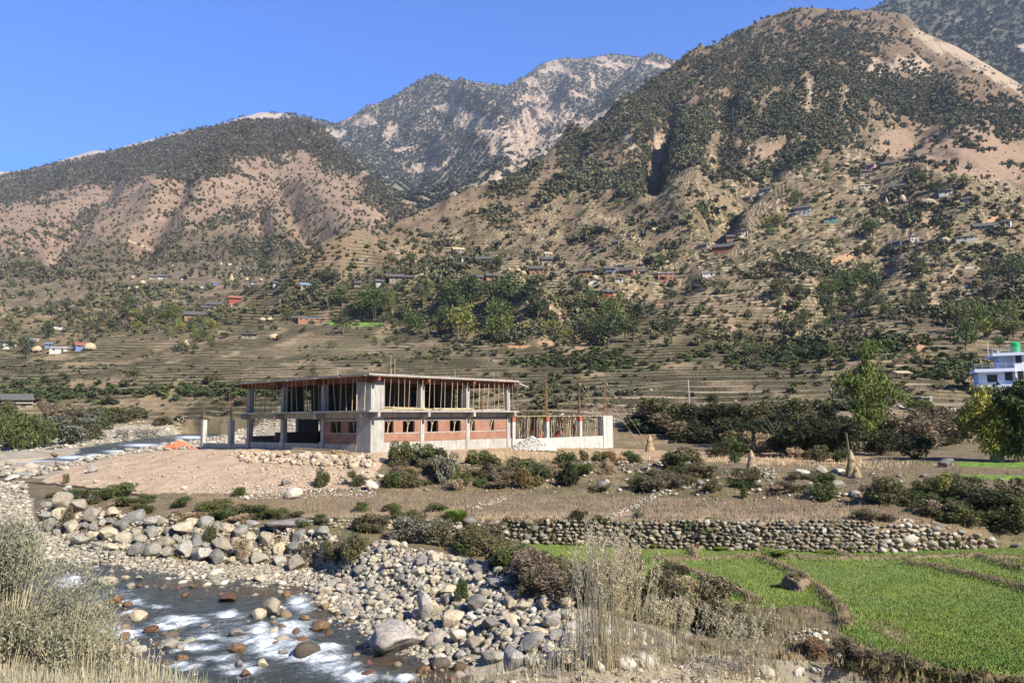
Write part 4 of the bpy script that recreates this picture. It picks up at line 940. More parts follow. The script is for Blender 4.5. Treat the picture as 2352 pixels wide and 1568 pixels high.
M_culm = mat_noise('bamboo_culm', (.24, .26, .10), (.38, .34, .16), 3)
M_straw = mat_noise('straw', (.26, .195, .11), (.42, .33, .20), 9, bump_s=.6, bdist=.05)
def tree_proto(kind, seed, n=420):
    "a tree one metre high: (crown V, F, col), (trunk V, F)"
    g = np.random.default_rng(seed); mb = MB(); 
    if kind in ('round', 'yellow', 'dark', 'olive', 'greyish'):
        lob = []; h0 = g.uniform(.16, .3)
        for k in range(int(g.integers(7, 11))):
            a = g.uniform(0, 6.28); rr = g.uniform(.05, .3); z = g.uniform(h0 + .12, .86); r = g.uniform(.13, .2) * (1.15 - .5 * abs(z - .5))
            lob.append((rr * math.cos(a), rr * math.sin(a), z, r, r * g.uniform(.7, .95)))
        lob.append((0, 0, .55, .24, .3))
        cc = {'round': ((.058, .092, .026), (.12, .15, .045)), 'yellow': ((.12, .14, .03), (.21, .21, .055)), 'dark': ((.036, .056, .022), (.075, .095, .036)), 'olive': ((.09, .095, .042), (.15, .145, .065)), 'greyish': ((.07, .075, .055), (.12, .12, .085))}[kind]
        mb.bar((0, 0, -.04), (.02, .01, .6), .024, .008, 6, mid=[(.01, -.015, .2), (-.01, .02, .4)])
        for l in lob[:6]: mb.bar((0, 0, g.uniform(.15, .35)), l[:3], .012, .004, 4)
        sz = .042 if n > 300 else .055
    elif kind == 'pine':
        lob = [(g.uniform(-.02, .02), g.uniform(-.02, .02), .2 + .75 * k / 8, .20 * (1 - k / 9.5) + .02, .07) for k in range(9)]
        cc = ((.028, .045, .022), (.06, .08, .035)); mb.bar((0, 0, -.04), (0, 0, .95), .016, .003, 5); sz = .04
    elif kind == 'bamboo':
        lob = []
        for k in range(int(g.integers(9, 13))):
            a = g.uniform(0, 6.28); L = g.uniform(.10, .36); H = g.uniform(.6, 1.0)
            tip = (L * 1.25 * math.cos(a), L * 1.25 * math.sin(a), H * .88); top = (L * .55 * math.cos(a), L * .55 * math.sin(a), H * .9)
            mb.bar((.04 * math.cos(a), .04 * math.sin(a), -.02), tip, .006, .002, 4, mid=[(L * .22 * math.cos(a), L * .22 * math.sin(a), H * .5), top])
            for q in (.35, .55, .75, .92):
                lob.append((L * q * q * 1.1 * math.cos(a), L * q * q * 1.1 * math.sin(a), H * q * .98, .085 * (1.2 - .35 * q), .09))
        cc = ((.07, .105, .028), (.15, .175, .045)); sz = .034
    elif kind == 'bare':
        lob = [(g.uniform(-.2, .2), g.uniform(-.2, .2), g.uniform(.5, .9), .12, .12) for k in range(6)]; cc = ((.16, .13, .10), (.24, .2, .15)); n = n // 4; sz = .03
        mb.bar((0, 0, -.03), (.02, 0, .75), .02, .004, 5)
        for k in range(16):
            a = g.uniform(0, 6.28); z0 = g.uniform(.2, .65); mb.bar((0, 0, z0), (g.uniform(.1, .3) * math.cos(a), g.uniform(.1, .3) * math.sin(a), min(1, z0 + g.uniform(.15, .4))), .008, .002, 4)
    P = crown_pts(g, n, lob); P[:, 2] = np.maximum(P[:, 2], .05)
    dr = np.array([0, 0, -.9]) if kind == 'bamboo' else None
    V, F = leaf_cards(g, P, sz, asp=.32 if kind == 'bamboo' else .6, droop=dr)
    return (V, F, leafcol(g, len(P), *cc)), mb
TP = {}
def tree_meshes(kind, i, n=420):
    k = (kind, i, n)
    if k not in TP:
        (V, F, c), mb = tree_proto(kind, hash_(kind) + i, n)
        me = mk_mesh('crown', V, F, c); me.materials.append(M_leaf)
        TP[k] = (me, mb.mesh('trunk', M_culm if kind == 'bamboo' else M_bark))
    return TP[k]
def hash_(s): return sum(ord(c) * (i + 1) for i, c in enumerate(s)) * 10
NT = [0]
def tree(p, h, kind, w=1.0, label=None, group=None, n=420, name='tree', cat='tree', rz=None, yaw_only=True):
    i = int(rng.integers(0, 3)); cm, tm_ = tree_meshes(kind, i, n)
    t = empty(name, (p[0], p[1], p[2] - .02 * h), rng.uniform(0, 6.28) if rz is None else rz); t.scale = (h * w, h * w, h)
    tag(t, label, cat, group)
    a = obj('stems' if kind == 'bamboo' else 'trunk', tm_, None, t); b_ = obj('foliage' if kind == 'bamboo' else 'crown', cm, None, t)
    NT[0] += 1; return t
WORDS = {'round': 'green leafy tree', 'yellow': 'yellow green leafy tree', 'dark': 'dark green tree', 'olive': 'olive green tree', 'greyish': 'grey green tree', 'pine': 'slim dark conifer', 'bamboo': 'green bamboo clump', 'bare': 'nearly bare tree'}
CL_ = [ # cx, cy(foot), rx, ry, count, hmin, hmax, kinds
 (830, 735, 55, 34, 8, 40, 70, ('dark', 'round')), (900, 735, 60, 30, 9, 40, 60, ('bamboo', 'round')), (1110, 770, 60, 20, 6, 65, 90, ('yellow', 'round')), (1060, 725, 50, 45, 9, 50, 80, ('dark', 'round')), (1180, 720, 60, 35, 9, 50, 85, ('round', 'dark')),
 (1000, 685, 55, 25, 8, 40, 60, ('bamboo', 'round', 'greyish')), (1410, 765, 60, 30, 12, 60, 90, ('bamboo', 'dark')), (1380, 700, 60, 25, 7, 40, 60, ('round', 'dark')), (1265, 775, 45, 12, 4, 30, 45, ('dark', 'yellow')), (1530, 770, 40, 15, 3, 35, 50, ('dark', 'olive')),
 (1810, 820, 130, 22, 12, 24, 42, ('dark', 'round', 'olive')), (1890, 700, 130, 26, 14, 35, 60, ('dark', 'olive', 'round')), (1960, 665, 60, 20, 7, 45, 65, ('dark', 'round')), (2010, 550, 24, 14, 3, 40, 55, ('bamboo', 'dark')), (1780, 540, 30, 22, 5, 28, 42, ('bamboo', 'yellow', 'round')),
 (1918, 575, 14, 6, 2, 26, 34, ('yellow',)), (1990, 590, 24, 8, 3, 30, 42, ('olive', 'greyish')), (2170, 425, 60, 26, 10, 26, 40, ('dark', 'dark', 'round')), (1820, 400, 80, 22, 12, 18, 30, ('dark', 'round', 'bamboo')), (1835, 465, 60, 20, 10, 22, 34, ('round', 'bamboo', 'dark')),
 (1850, 750, 90, 26, 9, 34, 52, ('round', 'olive', 'dark')), (2100, 715, 80, 18, 7, 30, 46, ('olive', 'dark')), (2270, 770, 80, 40, 14, 45, 80, ('bamboo', 'yellow', 'olive', 'round')), (2300, 660, 50, 40, 6, 50, 80, ('olive', 'greyish', 'round')), (2140, 620, 50, 24, 5, 34, 50, ('dark', 'greyish')),
 (360, 750, 60, 32, 14, 26, 42, ('round', 'yellow', 'bamboo')), (310, 730, 22, 20, 4, 36, 50, ('dark', 'pine')), (450, 775, 40, 26, 9, 30, 46, ('bamboo', 'round', 'yellow')), (440, 812, 50, 8, 5, 26, 36, ('greyish', 'dark')), (60, 770, 60, 14, 7, 26, 38, ('dark', 'round')), (40, 815, 34, 12, 4, 34, 46, ('dark', 'greyish')),
 (170, 720, 70, 24, 10, 22, 34, ('dark', 'olive', 'greyish')), (240, 770, 50, 16, 6, 26, 36, ('greyish', 'dark')), (600, 590, 12, 44, 5, 22, 32, ('dark', 'pine')), (590, 680, 60, 8, 6, 24, 34, ('greyish', 'dark')), (750, 655, 50, 22, 8, 24, 36, ('greyish', 'dark', 'pine')), (740, 560, 50, 26, 5, 16, 26, ('dark',)),
 (310, 880, 4, 2, 1, 44, 46, ('dark',)), (718, 868, 4, 2, 1, 30, 32, ('dark',)), (760, 808, 4, 2, 1, 32, 34, ('round',)), (930, 600, 50, 16, 7, 22, 34, ('round', 'dark')), (1160, 612, 16, 6, 3, 30, 36, ('round', 'bamboo')), (1330, 470, 60, 40, 8, 18, 26, ('dark', 'round')), (1480, 470, 70, 30, 7, 20, 28, ('dark', 'round')),
 (1540, 610, 40, 20, 6, 22, 34, ('dark', 'round')), (1640, 510, 50, 20, 6, 22, 32, ('round', 'bamboo')), (2330, 500, 16, 6, 2, 24, 32, ('dark',)), (2240, 490, 60, 10, 4, 16, 24, ('greyish', 'olive')), (900, 795, 46, 8, 6, 18, 26, ('round', 'dark')), (1000, 880, 300, 14, 3, 12, 18, ('dark', 'olive')), (2090, 835, 70, 10, 5, 18, 28, ('round', 'olive'))]
for cx, cy, rx, ry, cnt, h0, h1, kinds in CL_:
    pts = sorted([(cx + rng.uniform(-1, 1) * rx, cy + rng.uniform(-1, 1) * ry) for _ in range(cnt)], key=lambda q: q[1])
    for x, y in pts:
        p = ground_at(x, y)
        if p is None: continue
        hp = rng.uniform(h0, h1); k = kinds[int(rng.integers(0, len(kinds)))]; h = hp * p[1] / FPX
        wf = rng.uniform(.9, 1.35)
        tree(p, h, k, w=wf, label=place_label(WORDS[k], x, y - hp / 2), group='trees among the terraces', name='bamboo_clump' if k == 'bamboo' else 'pine_tree' if k == 'pine' else 'tree', cat='bamboo' if k == 'bamboo' else 'tree', n=420 if hp > 34 else 200)
print('trees', NT[0])
# banana plants: fans of long pale leaves
def banana_meshes(i):
    g = np.random.default_rng(3300 + i); mb = MB(); V, F = [], []
    mb.bar((0, 0, -.03), (.01, 0, .45), .035, .02, 6)
    for k in range(10):
        a = g.uniform(0, 6.28); L = g.uniform(.35, .62); el = g.uniform(.5, 1.3); w = .055; pr = None; n0 = len(V)
        for j in range(6):
            t = j / 5; e = el - t * 1.5; r = L * t; x = r * math.cos(el) * .9; z = .42 + r * math.sin(el) - t * t * .16
            ww = w * math.sin(math.pi * min(.98, t * .9 + .08))
            V += [(x * math.cos(a) - ww * math.sin(a), x * math.sin(a) + ww * math.cos(a), z), (x * math.cos(a) + ww * math.sin(a), x * math.sin(a) - ww * math.cos(a), z)]
        F += [(n0 + 2 * j, n0 + 2 * j + 1, n0 + 2 * j + 3, n0 + 2 * j + 2) for j in range(5)]
    c = np.tile(np.array([[.22, .26, .07]]), (len(V), 1)) * g.uniform(.7, 1.3, (len(V), 1))
    me = mk_mesh('leaves', V, F, c); me.materials.append(M_leaf); return me, mb.mesh('stem', M_culm)
BN = [banana_meshes(i) for i in range(3)]
for x, y, h in [(1115, 690, 26), (1100, 684, 22), (1130, 688, 24), (1148, 660, 22), (1185, 655, 24), (1205, 652, 28), (1225, 655, 26), (1165, 650, 20), (1080, 652, 18), (1300, 655, 22), (1316, 652, 20), (1340, 668, 24), (1350, 640, 20), (1420, 668, 26), (1380, 655, 20), (1320, 720, 18), (1450, 650, 18), (1260, 618, 14), (1500, 645, 14),
                (1990, 505, 26), (1935, 490, 26), (1945, 498, 22), (1955, 488, 24), (2175, 550, 30), (2190, 548, 28), (2160, 553, 26), (1707, 615, 26), (1745, 612, 24), (1760, 615, 22), (1885, 645, 22), (1870, 510, 20), (1790, 570, 24), (1780, 600, 24), (1830, 525, 28), (1570, 596, 22), (1590, 590, 20), (345, 700, 18), (400, 710, 16), (525, 705, 14), (575, 712, 16), (590, 716, 14), (2300, 475, 20)]:
    p = ground_at(x, y)
    if p is None: continue
    hh = h * p[1] / FPX; t = empty('banana_plant', (p[0], p[1], p[2] - .02), rng.uniform(0, 6.28), hh); tag(t, place_label('pale green banana plant', x, y - 10), 'banana plant', 'banana plants around the houses')
    a, b2 = BN[int(rng.integers(0, 3))]; obj('leaves', a, None, t); obj('stem', b2, None, t)

# ---- masses of far trees and scrub, one object for each slope
def blob_tree(seed, n, squash=.8):
    g = np.random.default_rng(seed); lob = [(g.uniform(-.22, .22), g.uniform(-.22, .22), g.uniform(.3, .7), .24, .22 * squash) for _ in range(4)] + [(0, 0, .45, .3, .3)]
    P = crown_pts(g, n, lob); s = .95 / math.sqrt(n)
    return leaf_cards(g, P, s * 1.1, asp=.75)
T40 = [blob_tree(i, 110) for i in range(5)]; T24 = [blob_tree(20 + i, 44) for i in range(5)]; T12 = [blob_tree(40 + i, 18, 1.2) for i in range(5)]
def forest(name, L, n, dens, hs, pal, temps, seed, w=1.1, label=None, tilt=.15):
    g = np.random.default_rng(seed); P, ix = L.scatter(n, dens, seed)
    s = hs[0] + (hs[1] - hs[0]) * g.beta(1.6, 3.2, len(P)) * 1.35; P[:, 2] -= s * .08
    pal = np.array(pal); c = pal[g.integers(0, len(pal), len(P))] * g.uniform(.7, 1.3, (len(P), 1))
    V, F, Cc = merge(temps, P, np.stack([s * w, s * w, s], -1), c, tilt=tilt, g=g)
    o = obj(name, mk_mesh(name, V, F, Cc), M_leaffar); tag(o, label, None, kind='stuff'); return o
DK = [(.092, .094, .058), (.115, .112, .066), (.075, .080, .050), (.15, .135, .085)]
OL = [(.105, .108, .046), (.14, .14, .062), (.08, .09, .038), (.175, .155, .08)]
MAU = [(.13, .095, .07), (.11, .088, .06), (.08, .08, .048)]
X, Y, PX, PY, S = L1.X, L1.D, L1.PX, L1.PY, L1.S
nn1 = fbm(X / 70, Y / 70, 4, 701); nn2 = fbm(X / 22, Y / 22, 3, 702); nn3 = fbm(X / 200, Y / 200, 3, 703)
# upper right mountain
UPF = [(1700, 150, 260, 110), (1500, 230, 170, 110, -50), (1350, 320, 140, 60, -40), (1900, 90, 160, 80), (1960, 180, 220, 90, 25), (2100, 200, 120, 60, 25), (1620, 300, 160, 90), (1560, 340, 30, 70), (1780, 260, 150, 90), (1200, 415, 80, 30, -40), (1480, 400, 140, 50, -20), (1900, 290, 120, 60), (1830, 350, 120, 30, -30), (1300, 420, 100, 40, -30), (2150, 230, 150, 70, 25), (2300, 260, 90, 50, 20)]
up = blobs(PX, PY, UPF); bare = blobs(PX + 20 * nn2, PY + 16 * nn1, [(1512, 345, 20, 46, 8), (1500, 400, 14, 30), (1940, 235, 10, 50, 5), (1860, 230, 14, 50, 10), (2290, 175, 80, 12, 28), (2200, 118, 60, 12, 24), (2120, 90, 46, 10, 35), (2060, 165, 60, 12, 30), (1780, 330, 60, 14, -20), (1700, 300, 14, 40, 15), (1640, 330, 16, 30, 20), (2030, 150, 30, 10, 30), (1860, 190, 12, 24), (1750, 250, 10, 40, 20)])
dens = sstep(.0, 1.0, up * .9 + .6 * nn1 + .6 * nn2) * (1 - .95 * sstep(.25, .55, bare)) * (S > 16.2) * (S < 17.01)
forest('forest', L1, 17000, dens ** 1.4, (2.6, 9), DK + [(.12, .12, .055)], T24, 71, w=.95)
# scrub of the slopes
sc2 = (.10 + sstep(.05, .5, nn1 + .5 * nn2)) * (S > 15.3) * (S < 16.98) * (1 - .93 * blobs(PX, PY, [(2230, 340, 170, 80, 12), (2080, 330, 50, 30), (1512, 345, 20, 46, 8)])) * (1 - .5 * up)
sc2 = sc2 * (.25 + .75 * sstep(870, 900, PX)) + .5 * blobs(PX, PY, [(960, 590, 110, 40, -30)]) * (S > 15.6) * (S < 16.98)
forest('scrub', L1, 4200, sc2, (1.1, 6), DK + OL, T40, 72, w=1.1)
forest('scrub', L1, 6000, (.35 + sc2) * (S > 15.6) * (S < 16.98) * (PX > 860) * (1 - .9 * blobs(PX, PY, [(2230, 340, 190, 80, 12), (2080, 330, 60, 30)])), (.8, 2.6), OL + MAU, T24, 172, w=1.3)
lowd = (.06 + sstep(.1, .45, nn1 + .4 * nn2)) * (S > 14.6) * (S < 16.4) * (PX > 840) * (1 - .8 * blobs(PX, PY, [(1700, 780, 300, 22), (1300, 700, 60, 20), (2250, 330, 200, 80)]))
forest('bushes', L1, 1700, lowd, (.8, 2.8), OL + DK + [(.15, .15, .06)], T40, 73, w=1.5)
lowd = (.05 + sstep(.15, .45, nn1 + .4 * nn2)) * (S > 13.2) * (S < 15.2)
forest('bushes', L1, 1500, lowd, (.6, 1.7), OL + DK, T40, 74, w=1.9)
lowl = (.04 + sstep(.0, .4, nn1 + .4 * nn2) + .6 * blobs(PX, PY, [(180, 720, 160, 40), (400, 720, 120, 40), (700, 640, 120, 30)])) * (S > 15.6) * (S < 17.01) * (PX < 900)
forest('bushes', L1, 1900, lowl, (1.2, 4.2), OL + DK, T40, 75, w=1.15)
# scrub along the terraced bank in the mid distance
mb_ = blobs(PX, PY, [(1330, 830, 120, 22), (1240, 835, 70, 12), (1800, 815, 170, 24), (2050, 790, 90, 20), (600, 900, 300, 14), (2200, 850, 80, 24), (120, 905, 160, 20), (1500, 985, 60, 12)])
forest('bushes', L1, 1300, mb_ * (S > 12.5) * (S < 16), (1.0, 2.6), [(.06, .085, .03), (.08, .10, .035), (.05, .06, .025)], T40, 76, w=1.7)
# left hill
n21 = fbm(L2.X / 110, L2.D / 110, 4, 711); n22 = fbm(L2.X / 35, L2.D / 35, 3, 712); f2 = blobs(L2.PX, L2.PY, FOR2)
d2 = sstep(.1, .75, f2 + .35 * n21 + .35 * n22) * (L2.S > 1.2) * (L2.S < 2.01)
forest('forest', L2, 11500, d2, (5, 11), DK + MAU[:2] + [(.10, .09, .06)], T12, 77, w=1.0)
d2 = (.10 + sstep(.0, .45, n21 + .5 * n22)) * (L2.S > .5) * (L2.S < 2.0) * (1 - .9 * blobs(L2.PX, L2.PY, [(460, 500, 150, 26, -20), (850, 560, 60, 40, 30), (100, 600, 80, 20)]))
forest('scrub', L2, 9000, d2 + .12 * (L2.S > .9) * (L2.S < 2), (2.5, 6.5), MAU + DK, T12, 78, w=1.1)
d2 = (.05 + sstep(.0, .4, n21 + .5 * n22)) * (L2.S < 1.25)
forest('scrub', L2, 1700, d2, (3, 7), DK + OL, T24, 79, w=1.1)
# middle mountain and ridges
d3 = (1 - np.interp(np.clip(scm, 0, 1), [0, .5, 1], [0, .8, 1])) * (L3.S > .0) * (L3.S < 2.01)
forest('forest', L3, 34000, d3 + .12 * (L3.S > .3) * (L3.S < 1.98), (6, 14), [(.105, .108, .086), (.125, .122, .098), (.085, .09, .072)], T12, 80, w=1.25)
forest('forest', L2b, 2500, f3 * (L2b.S > .5), (10, 18), [(.08, .078, .06), (.09, .085, .065)], T12, 81, w=1.2)
forest('forest', L4, 6000, (1 - .9 * sstep(.4, .6, blobs(L4.PX, L4.PY, [(2352, 110, 20, 12), (2160, 110, 60, 10, 30)]))) * (L4.S > .2) * (L4.S < 1.01), (10, 18), [(.07, .074, .052), (.085, .086, .058), (.10, .092, .068)], T12, 82, w=1.15)

# ---- shrubs of the near ground
def shrub_proto(kind, seed, n=900):
    g = np.random.default_rng(seed); mb = MB()
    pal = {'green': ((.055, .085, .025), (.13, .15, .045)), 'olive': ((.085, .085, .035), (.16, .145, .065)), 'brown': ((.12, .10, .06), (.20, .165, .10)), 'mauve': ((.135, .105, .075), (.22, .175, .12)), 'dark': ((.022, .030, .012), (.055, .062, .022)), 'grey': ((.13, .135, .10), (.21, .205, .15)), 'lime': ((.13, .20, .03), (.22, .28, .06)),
           'rust': ((.26, .14, .07), (.20, .17, .08)), 'tan': ((.30, .24, .14), (.42, .34, .21)), 'yellow': ((.14, .16, .035), (.26, .25, .07))}[kind]
    grass = kind in ('lime',) and seed % 4 == 0
    if grass:      # upright blades fanning from the base
        a = g.uniform(0, 6.28, n); r0 = g.uniform(0, .32, n); L = g.uniform(.45, 1.05, n); le = g.uniform(.05, .5, n)
        B = np.stack([r0 * np.cos(a), r0 * np.sin(a), np.zeros(n)], -1); T = B + np.stack([le * np.cos(a), le * np.sin(a), L * (1 - .3 * le)], -1)
        sd_ = np.stack([-np.sin(a), np.cos(a), 0 * a], -1) * .017; M_ = B * .45 + T * .55 + np.array([0, 0, .06])
        V = np.stack([B - sd_, B + sd_, M_ + sd_, M_ - sd_], 1); V2 = np.stack([M_ - sd_, M_ + sd_, T + sd_ * .3, T - sd_ * .3], 1)
        V = np.concatenate([V, V2]).reshape(-1, 3); F = np.arange(len(V)).reshape(-1, 4); c = np.concatenate([leafcol(g, n, *pal)] * 2)
    else:
        lob = []
        for k in range(9):
            a = g.uniform(0, 6.28); r = g.uniform(.1, .36); z = g.uniform(.2, .75); lob.append((r * math.cos(a), r * math.sin(a), z, .17, .19))
            mb.bar((0, 0, -.03), (r * 1.1 * math.cos(a), r * 1.1 * math.sin(a), z + .1), .009, .003, 4)
        P = crown_pts(g, n, lob + [(0, 0, .3, .3, .28)]); P[:, 2] = np.abs(P[:, 2]) + .01
        V, F = leaf_cards(g, P, .047, up=.6, asp=.34); c = leafcol(g, n, *pal)
    for k in range(14):
        a = g.uniform(0, 6.28); mb.bar((0, 0, -.03), (.4 * math.cos(a), .4 * math.sin(a), g.uniform(.5, 1.0)), .006, .002, 4)
    return (V, F, c), mb
SP = {}
def shrub(x, y, w, h, kind, label=None, p=None, n=2000, name='shrub', group='shrubs on the near banks', cat='shrub'):
    i = int(rng.integers(0, 4)); k = (kind, i, n)
    if k not in SP:
        (V, F, c), mb = shrub_proto(kind, hash_(kind) * 4 + i, n); me = mk_mesh('foliage', V, F, c); me.materials.append(M_leaf); SP[k] = (me, mb.mesh('stems', M_bark))
    p = ground_at(x, y, (0,)) if p is None else p
    if p is None: return
    s = p[1] / FPX; t = empty(name, (p[0], p[1] + w * s * .2, p[2] - .03), rng.uniform(0, 6.28)); t.scale = (w * s * 1.2, w * s * 1.1, h * s * 1.15)
    tag(t, label or place_label({'green': 'green', 'olive': 'olive', 'brown': 'brown', 'mauve': 'mauve brown', 'dark': 'dark green', 'grey': 'grey green', 'lime': 'lime green', 'rust': 'rust tinged', 'tan': 'straw coloured', 'yellow': 'yellow green'}[kind] + (' large' if w > 90 else ' low' if h < 30 else '') + ' shrub', x, y - h / 2), cat, group)
    obj('foliage', SP[k][0], None, t); obj('stems', SP[k][1], None, t)
SH = '''916 1072 60 60 green;971 1078 70 60 green;1021 1112 62 72 grey;1005 1080 50 50 dark;896 1122 48 40 green;738 1120 42 46 olive;818 1120 48 36 olive;1096 1077 66 44 green;1130 1085 60 42 olive;1199 1090 84 54 olive;1213 1125 72 48 rust;1060 1120 50 36 green;1150 1118 60 40 brown
830 1176 46 22 green;893 1175 48 26 olive;1002 1175 60 24 green;605 1192 64 32 green;671 1194 60 20 olive;838 1222 94 42 olive;916 1203 48 44 green;935 1248 80 60 grey;990 1253 74 56 grey;1060 1260 76 60 olive;1102 1275 84 64 olive;1046 1195 42 22 lime;816 1292 74 66 olive;782 1297 62 50 brown;699 1300 58 50 brown;752 1290 50 46 olive
1157 1302 86 62 olive;1213 1332 100 74 mauve;1223 1350 110 84 mauve;1269 1368 96 66 mauve;1290 1395 80 60 brown;1055 1387 38 56 green;1301 1118 64 60 dark;1240 1106 56 50 green;1204 1100 60 56 green;1301 1066 60 38 green;1343 1060 28 26 olive;1415 1072 44 34 rust;1456 1063 54 28 green;1379 1066 46 30 green
1579 1078 116 50 olive;1540 1074 60 40 green;1690 1046 96 52 green;1660 1050 60 40 dark;1745 1046 56 54 tan;1509 1128 84 34 brown;1565 1122 64 36 brown;1470 1126 50 30 brown;1720 1118 64 40 olive;1709 1146 22 30 green;1620 1222 92 34 green;1384 1210 44 26 green;1465 1190 28 22 grey;1204 1218 30 26 green;1331 1196 44 26 dark;1172 1206 24 22 green
1831 1052 50 28 tan;1860 1056 40 24 olive;1887 1062 54 38 olive;1934 1062 44 30 green;1830 985 140 72 olive;1770 990 90 50 olive;2054 1160 116 62 olive;2010 1156 60 44 brown;1897 1152 66 42 green;2194 1152 64 64 yellow;2194 1180 64 36 green;2147 1032 116 68 brown;2097 1016 34 50 green;1997 1197 66 30 brown;2040 1200 60 24 mauve;2297 1196 130 70 dark;2350 1205 90 66 green;2330 1230 100 60 dark;2247 1158 86 40 olive;2120 1140 60 36 olive;2150 1180 60 30 olive
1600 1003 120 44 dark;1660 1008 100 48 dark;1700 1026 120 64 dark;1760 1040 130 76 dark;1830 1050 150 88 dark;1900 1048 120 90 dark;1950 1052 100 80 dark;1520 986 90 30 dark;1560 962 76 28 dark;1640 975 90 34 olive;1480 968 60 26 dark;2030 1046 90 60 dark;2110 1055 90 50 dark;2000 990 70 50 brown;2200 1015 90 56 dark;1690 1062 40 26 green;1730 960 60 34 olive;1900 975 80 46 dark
37 1036 96 84 green;80 1030 70 70 green;10 1030 70 90 green;150 1022 110 66 grey;200 1012 70 46 olive;110 1000 60 40 olive;215 985 50 24 brown;370 978 60 22 brown;175 1146 66 24 green;265 1143 80 34 green;230 1150 60 30 green;285 1162 50 22 green;312 1182 50 24 rust;420 1214 70 36 rust;470 1176 64 28 green;542 1141 38 24 green;560 1182 76 32 olive;520 1196 60 28 green;150 1218 36 56 brown;480 1252 38 46 olive;550 1292 40 56 tan;147 1113 18 24 brown;392 1196 40 20 green;330 1182 50 24 olive;640 1190 60 24 green;442 1198 44 22 tan;500 1284 24 26 brown
1400 1402 126 92 olive;1345 1390 80 70 dark;1480 1412 96 82 dark;1560 1402 86 52 olive;1640 1448 96 62 brown;1700 1456 90 60 olive;1740 1470 70 50 brown;1600 1436 80 56 dark;1530 1430 80 60 olive;1860 1500 70 30 rust;1878 1512 60 40 rust;1940 1510 60 40 brown;2000 1530 80 40 brown;2080 1550 90 44 brown;2150 1560 90 40 dark;2230 1568 90 36 brown;2310 1580 90 36 olive;1960 1540 70 40 dark;2040 1568 90 40 brown
480 880 60 22 olive;650 905 60 22 olive;240 930 50 18 dark;560 930 60 20 brown;860 885 40 14 olive;1380 905 30 14 dark;1640 925 44 20 olive;1580 985 70 26 dark;2170 965 90 36 green;2230 990 90 50 dark;2290 960 80 40 olive;2110 950 70 34 green'''
for ln in SH.replace('\n', ';').split(';'):
    a = ln.split(); shrub(float(a[0]), float(a[1]), float(a[2]), float(a[3]), a[4])
def fill(poly, n, wr, hr, kinds, seed, group='shrubs on the near banks'):
    g = np.random.default_rng(seed); xs = [q[0] for q in poly]; ys = [q[1] for q in poly]; k = 0
    while k < n:
        x, y = g.uniform(min(xs), max(xs)), g.uniform(min(ys), max(ys))
        if not inpoly(np.array([x]), np.array([y]), poly)[0]: continue
        shrub(x, y, g.uniform(*wr), g.uniform(*hr), kinds[int(g.integers(0, len(kinds)))], group=group); k += 1
fill([(870, 1070), (1000, 1066), (1400, 1076), (1700, 1086), (1940, 1100), (1900, 1130), (1500, 1132), (880, 1126)], 60, (34, 80), (16, 38), ('olive', 'green', 'brown', 'olive', 'tan', 'brown'), 401)
fill([(760, 1225), (900, 1222), (1130, 1245), (1300, 1330), (1340, 1400), (1230, 1380), (1150, 1300), (1000, 1262), (860, 1238)], 30, (50, 100), (36, 66), ('olive', 'brown', 'olive', 'mauve', 'green'), 402)
fill([(2000, 1110), (2352, 1110), (2352, 1235), (2240, 1215), (2100, 1185), (1990, 1175)], 20, (50, 100), (28, 54), ('green', 'olive', 'brown', 'olive', 'tan'), 403)
fill([(1440, 985), (1600, 975), (2240, 1000), (2240, 1052), (2000, 1048), (1700, 1030), (1500, 1006)], 22, (80, 150), (40, 80), ('dark', 'olive', 'brown', 'dark'), 404)
fill([(100, 1135), (420, 1160), (760, 1195), (760, 1212), (500, 1200), (240, 1178), (110, 1160)], 20, (40, 76), (14, 28), ('olive', 'green', 'brown', 'tan'), 405)
fill([(0, 965), (420, 950), (420, 968), (225, 985), (120, 1015), (0, 1040)], 15, (50, 100), (28, 56), ('green', 'olive', 'grey', 'brown'), 406)
fill([(1380, 1300), (1560, 1350), (1720, 1420), (1850, 1500), (1700, 1490), (1480, 1440), (1340, 1390)], 16, (60, 100), (36, 70), ('olive', 'brown', 'dark', 'tan'), 407)
for x, y, w, h in [(1650, 1262, 60, 10), (1780, 1272, 80, 12), (1900, 1272, 60, 10), (1960, 1268, 24, 18), (1220, 1246, 40, 12), (1500, 1256, 40, 8), (1330, 1252, 36, 9), (2080, 1260, 30, 16), (2240, 1240, 30, 14), (2190, 1252, 40, 12)]:
    shrub(x, y, w, h, 'lime' if x % 40 else 'yellow')
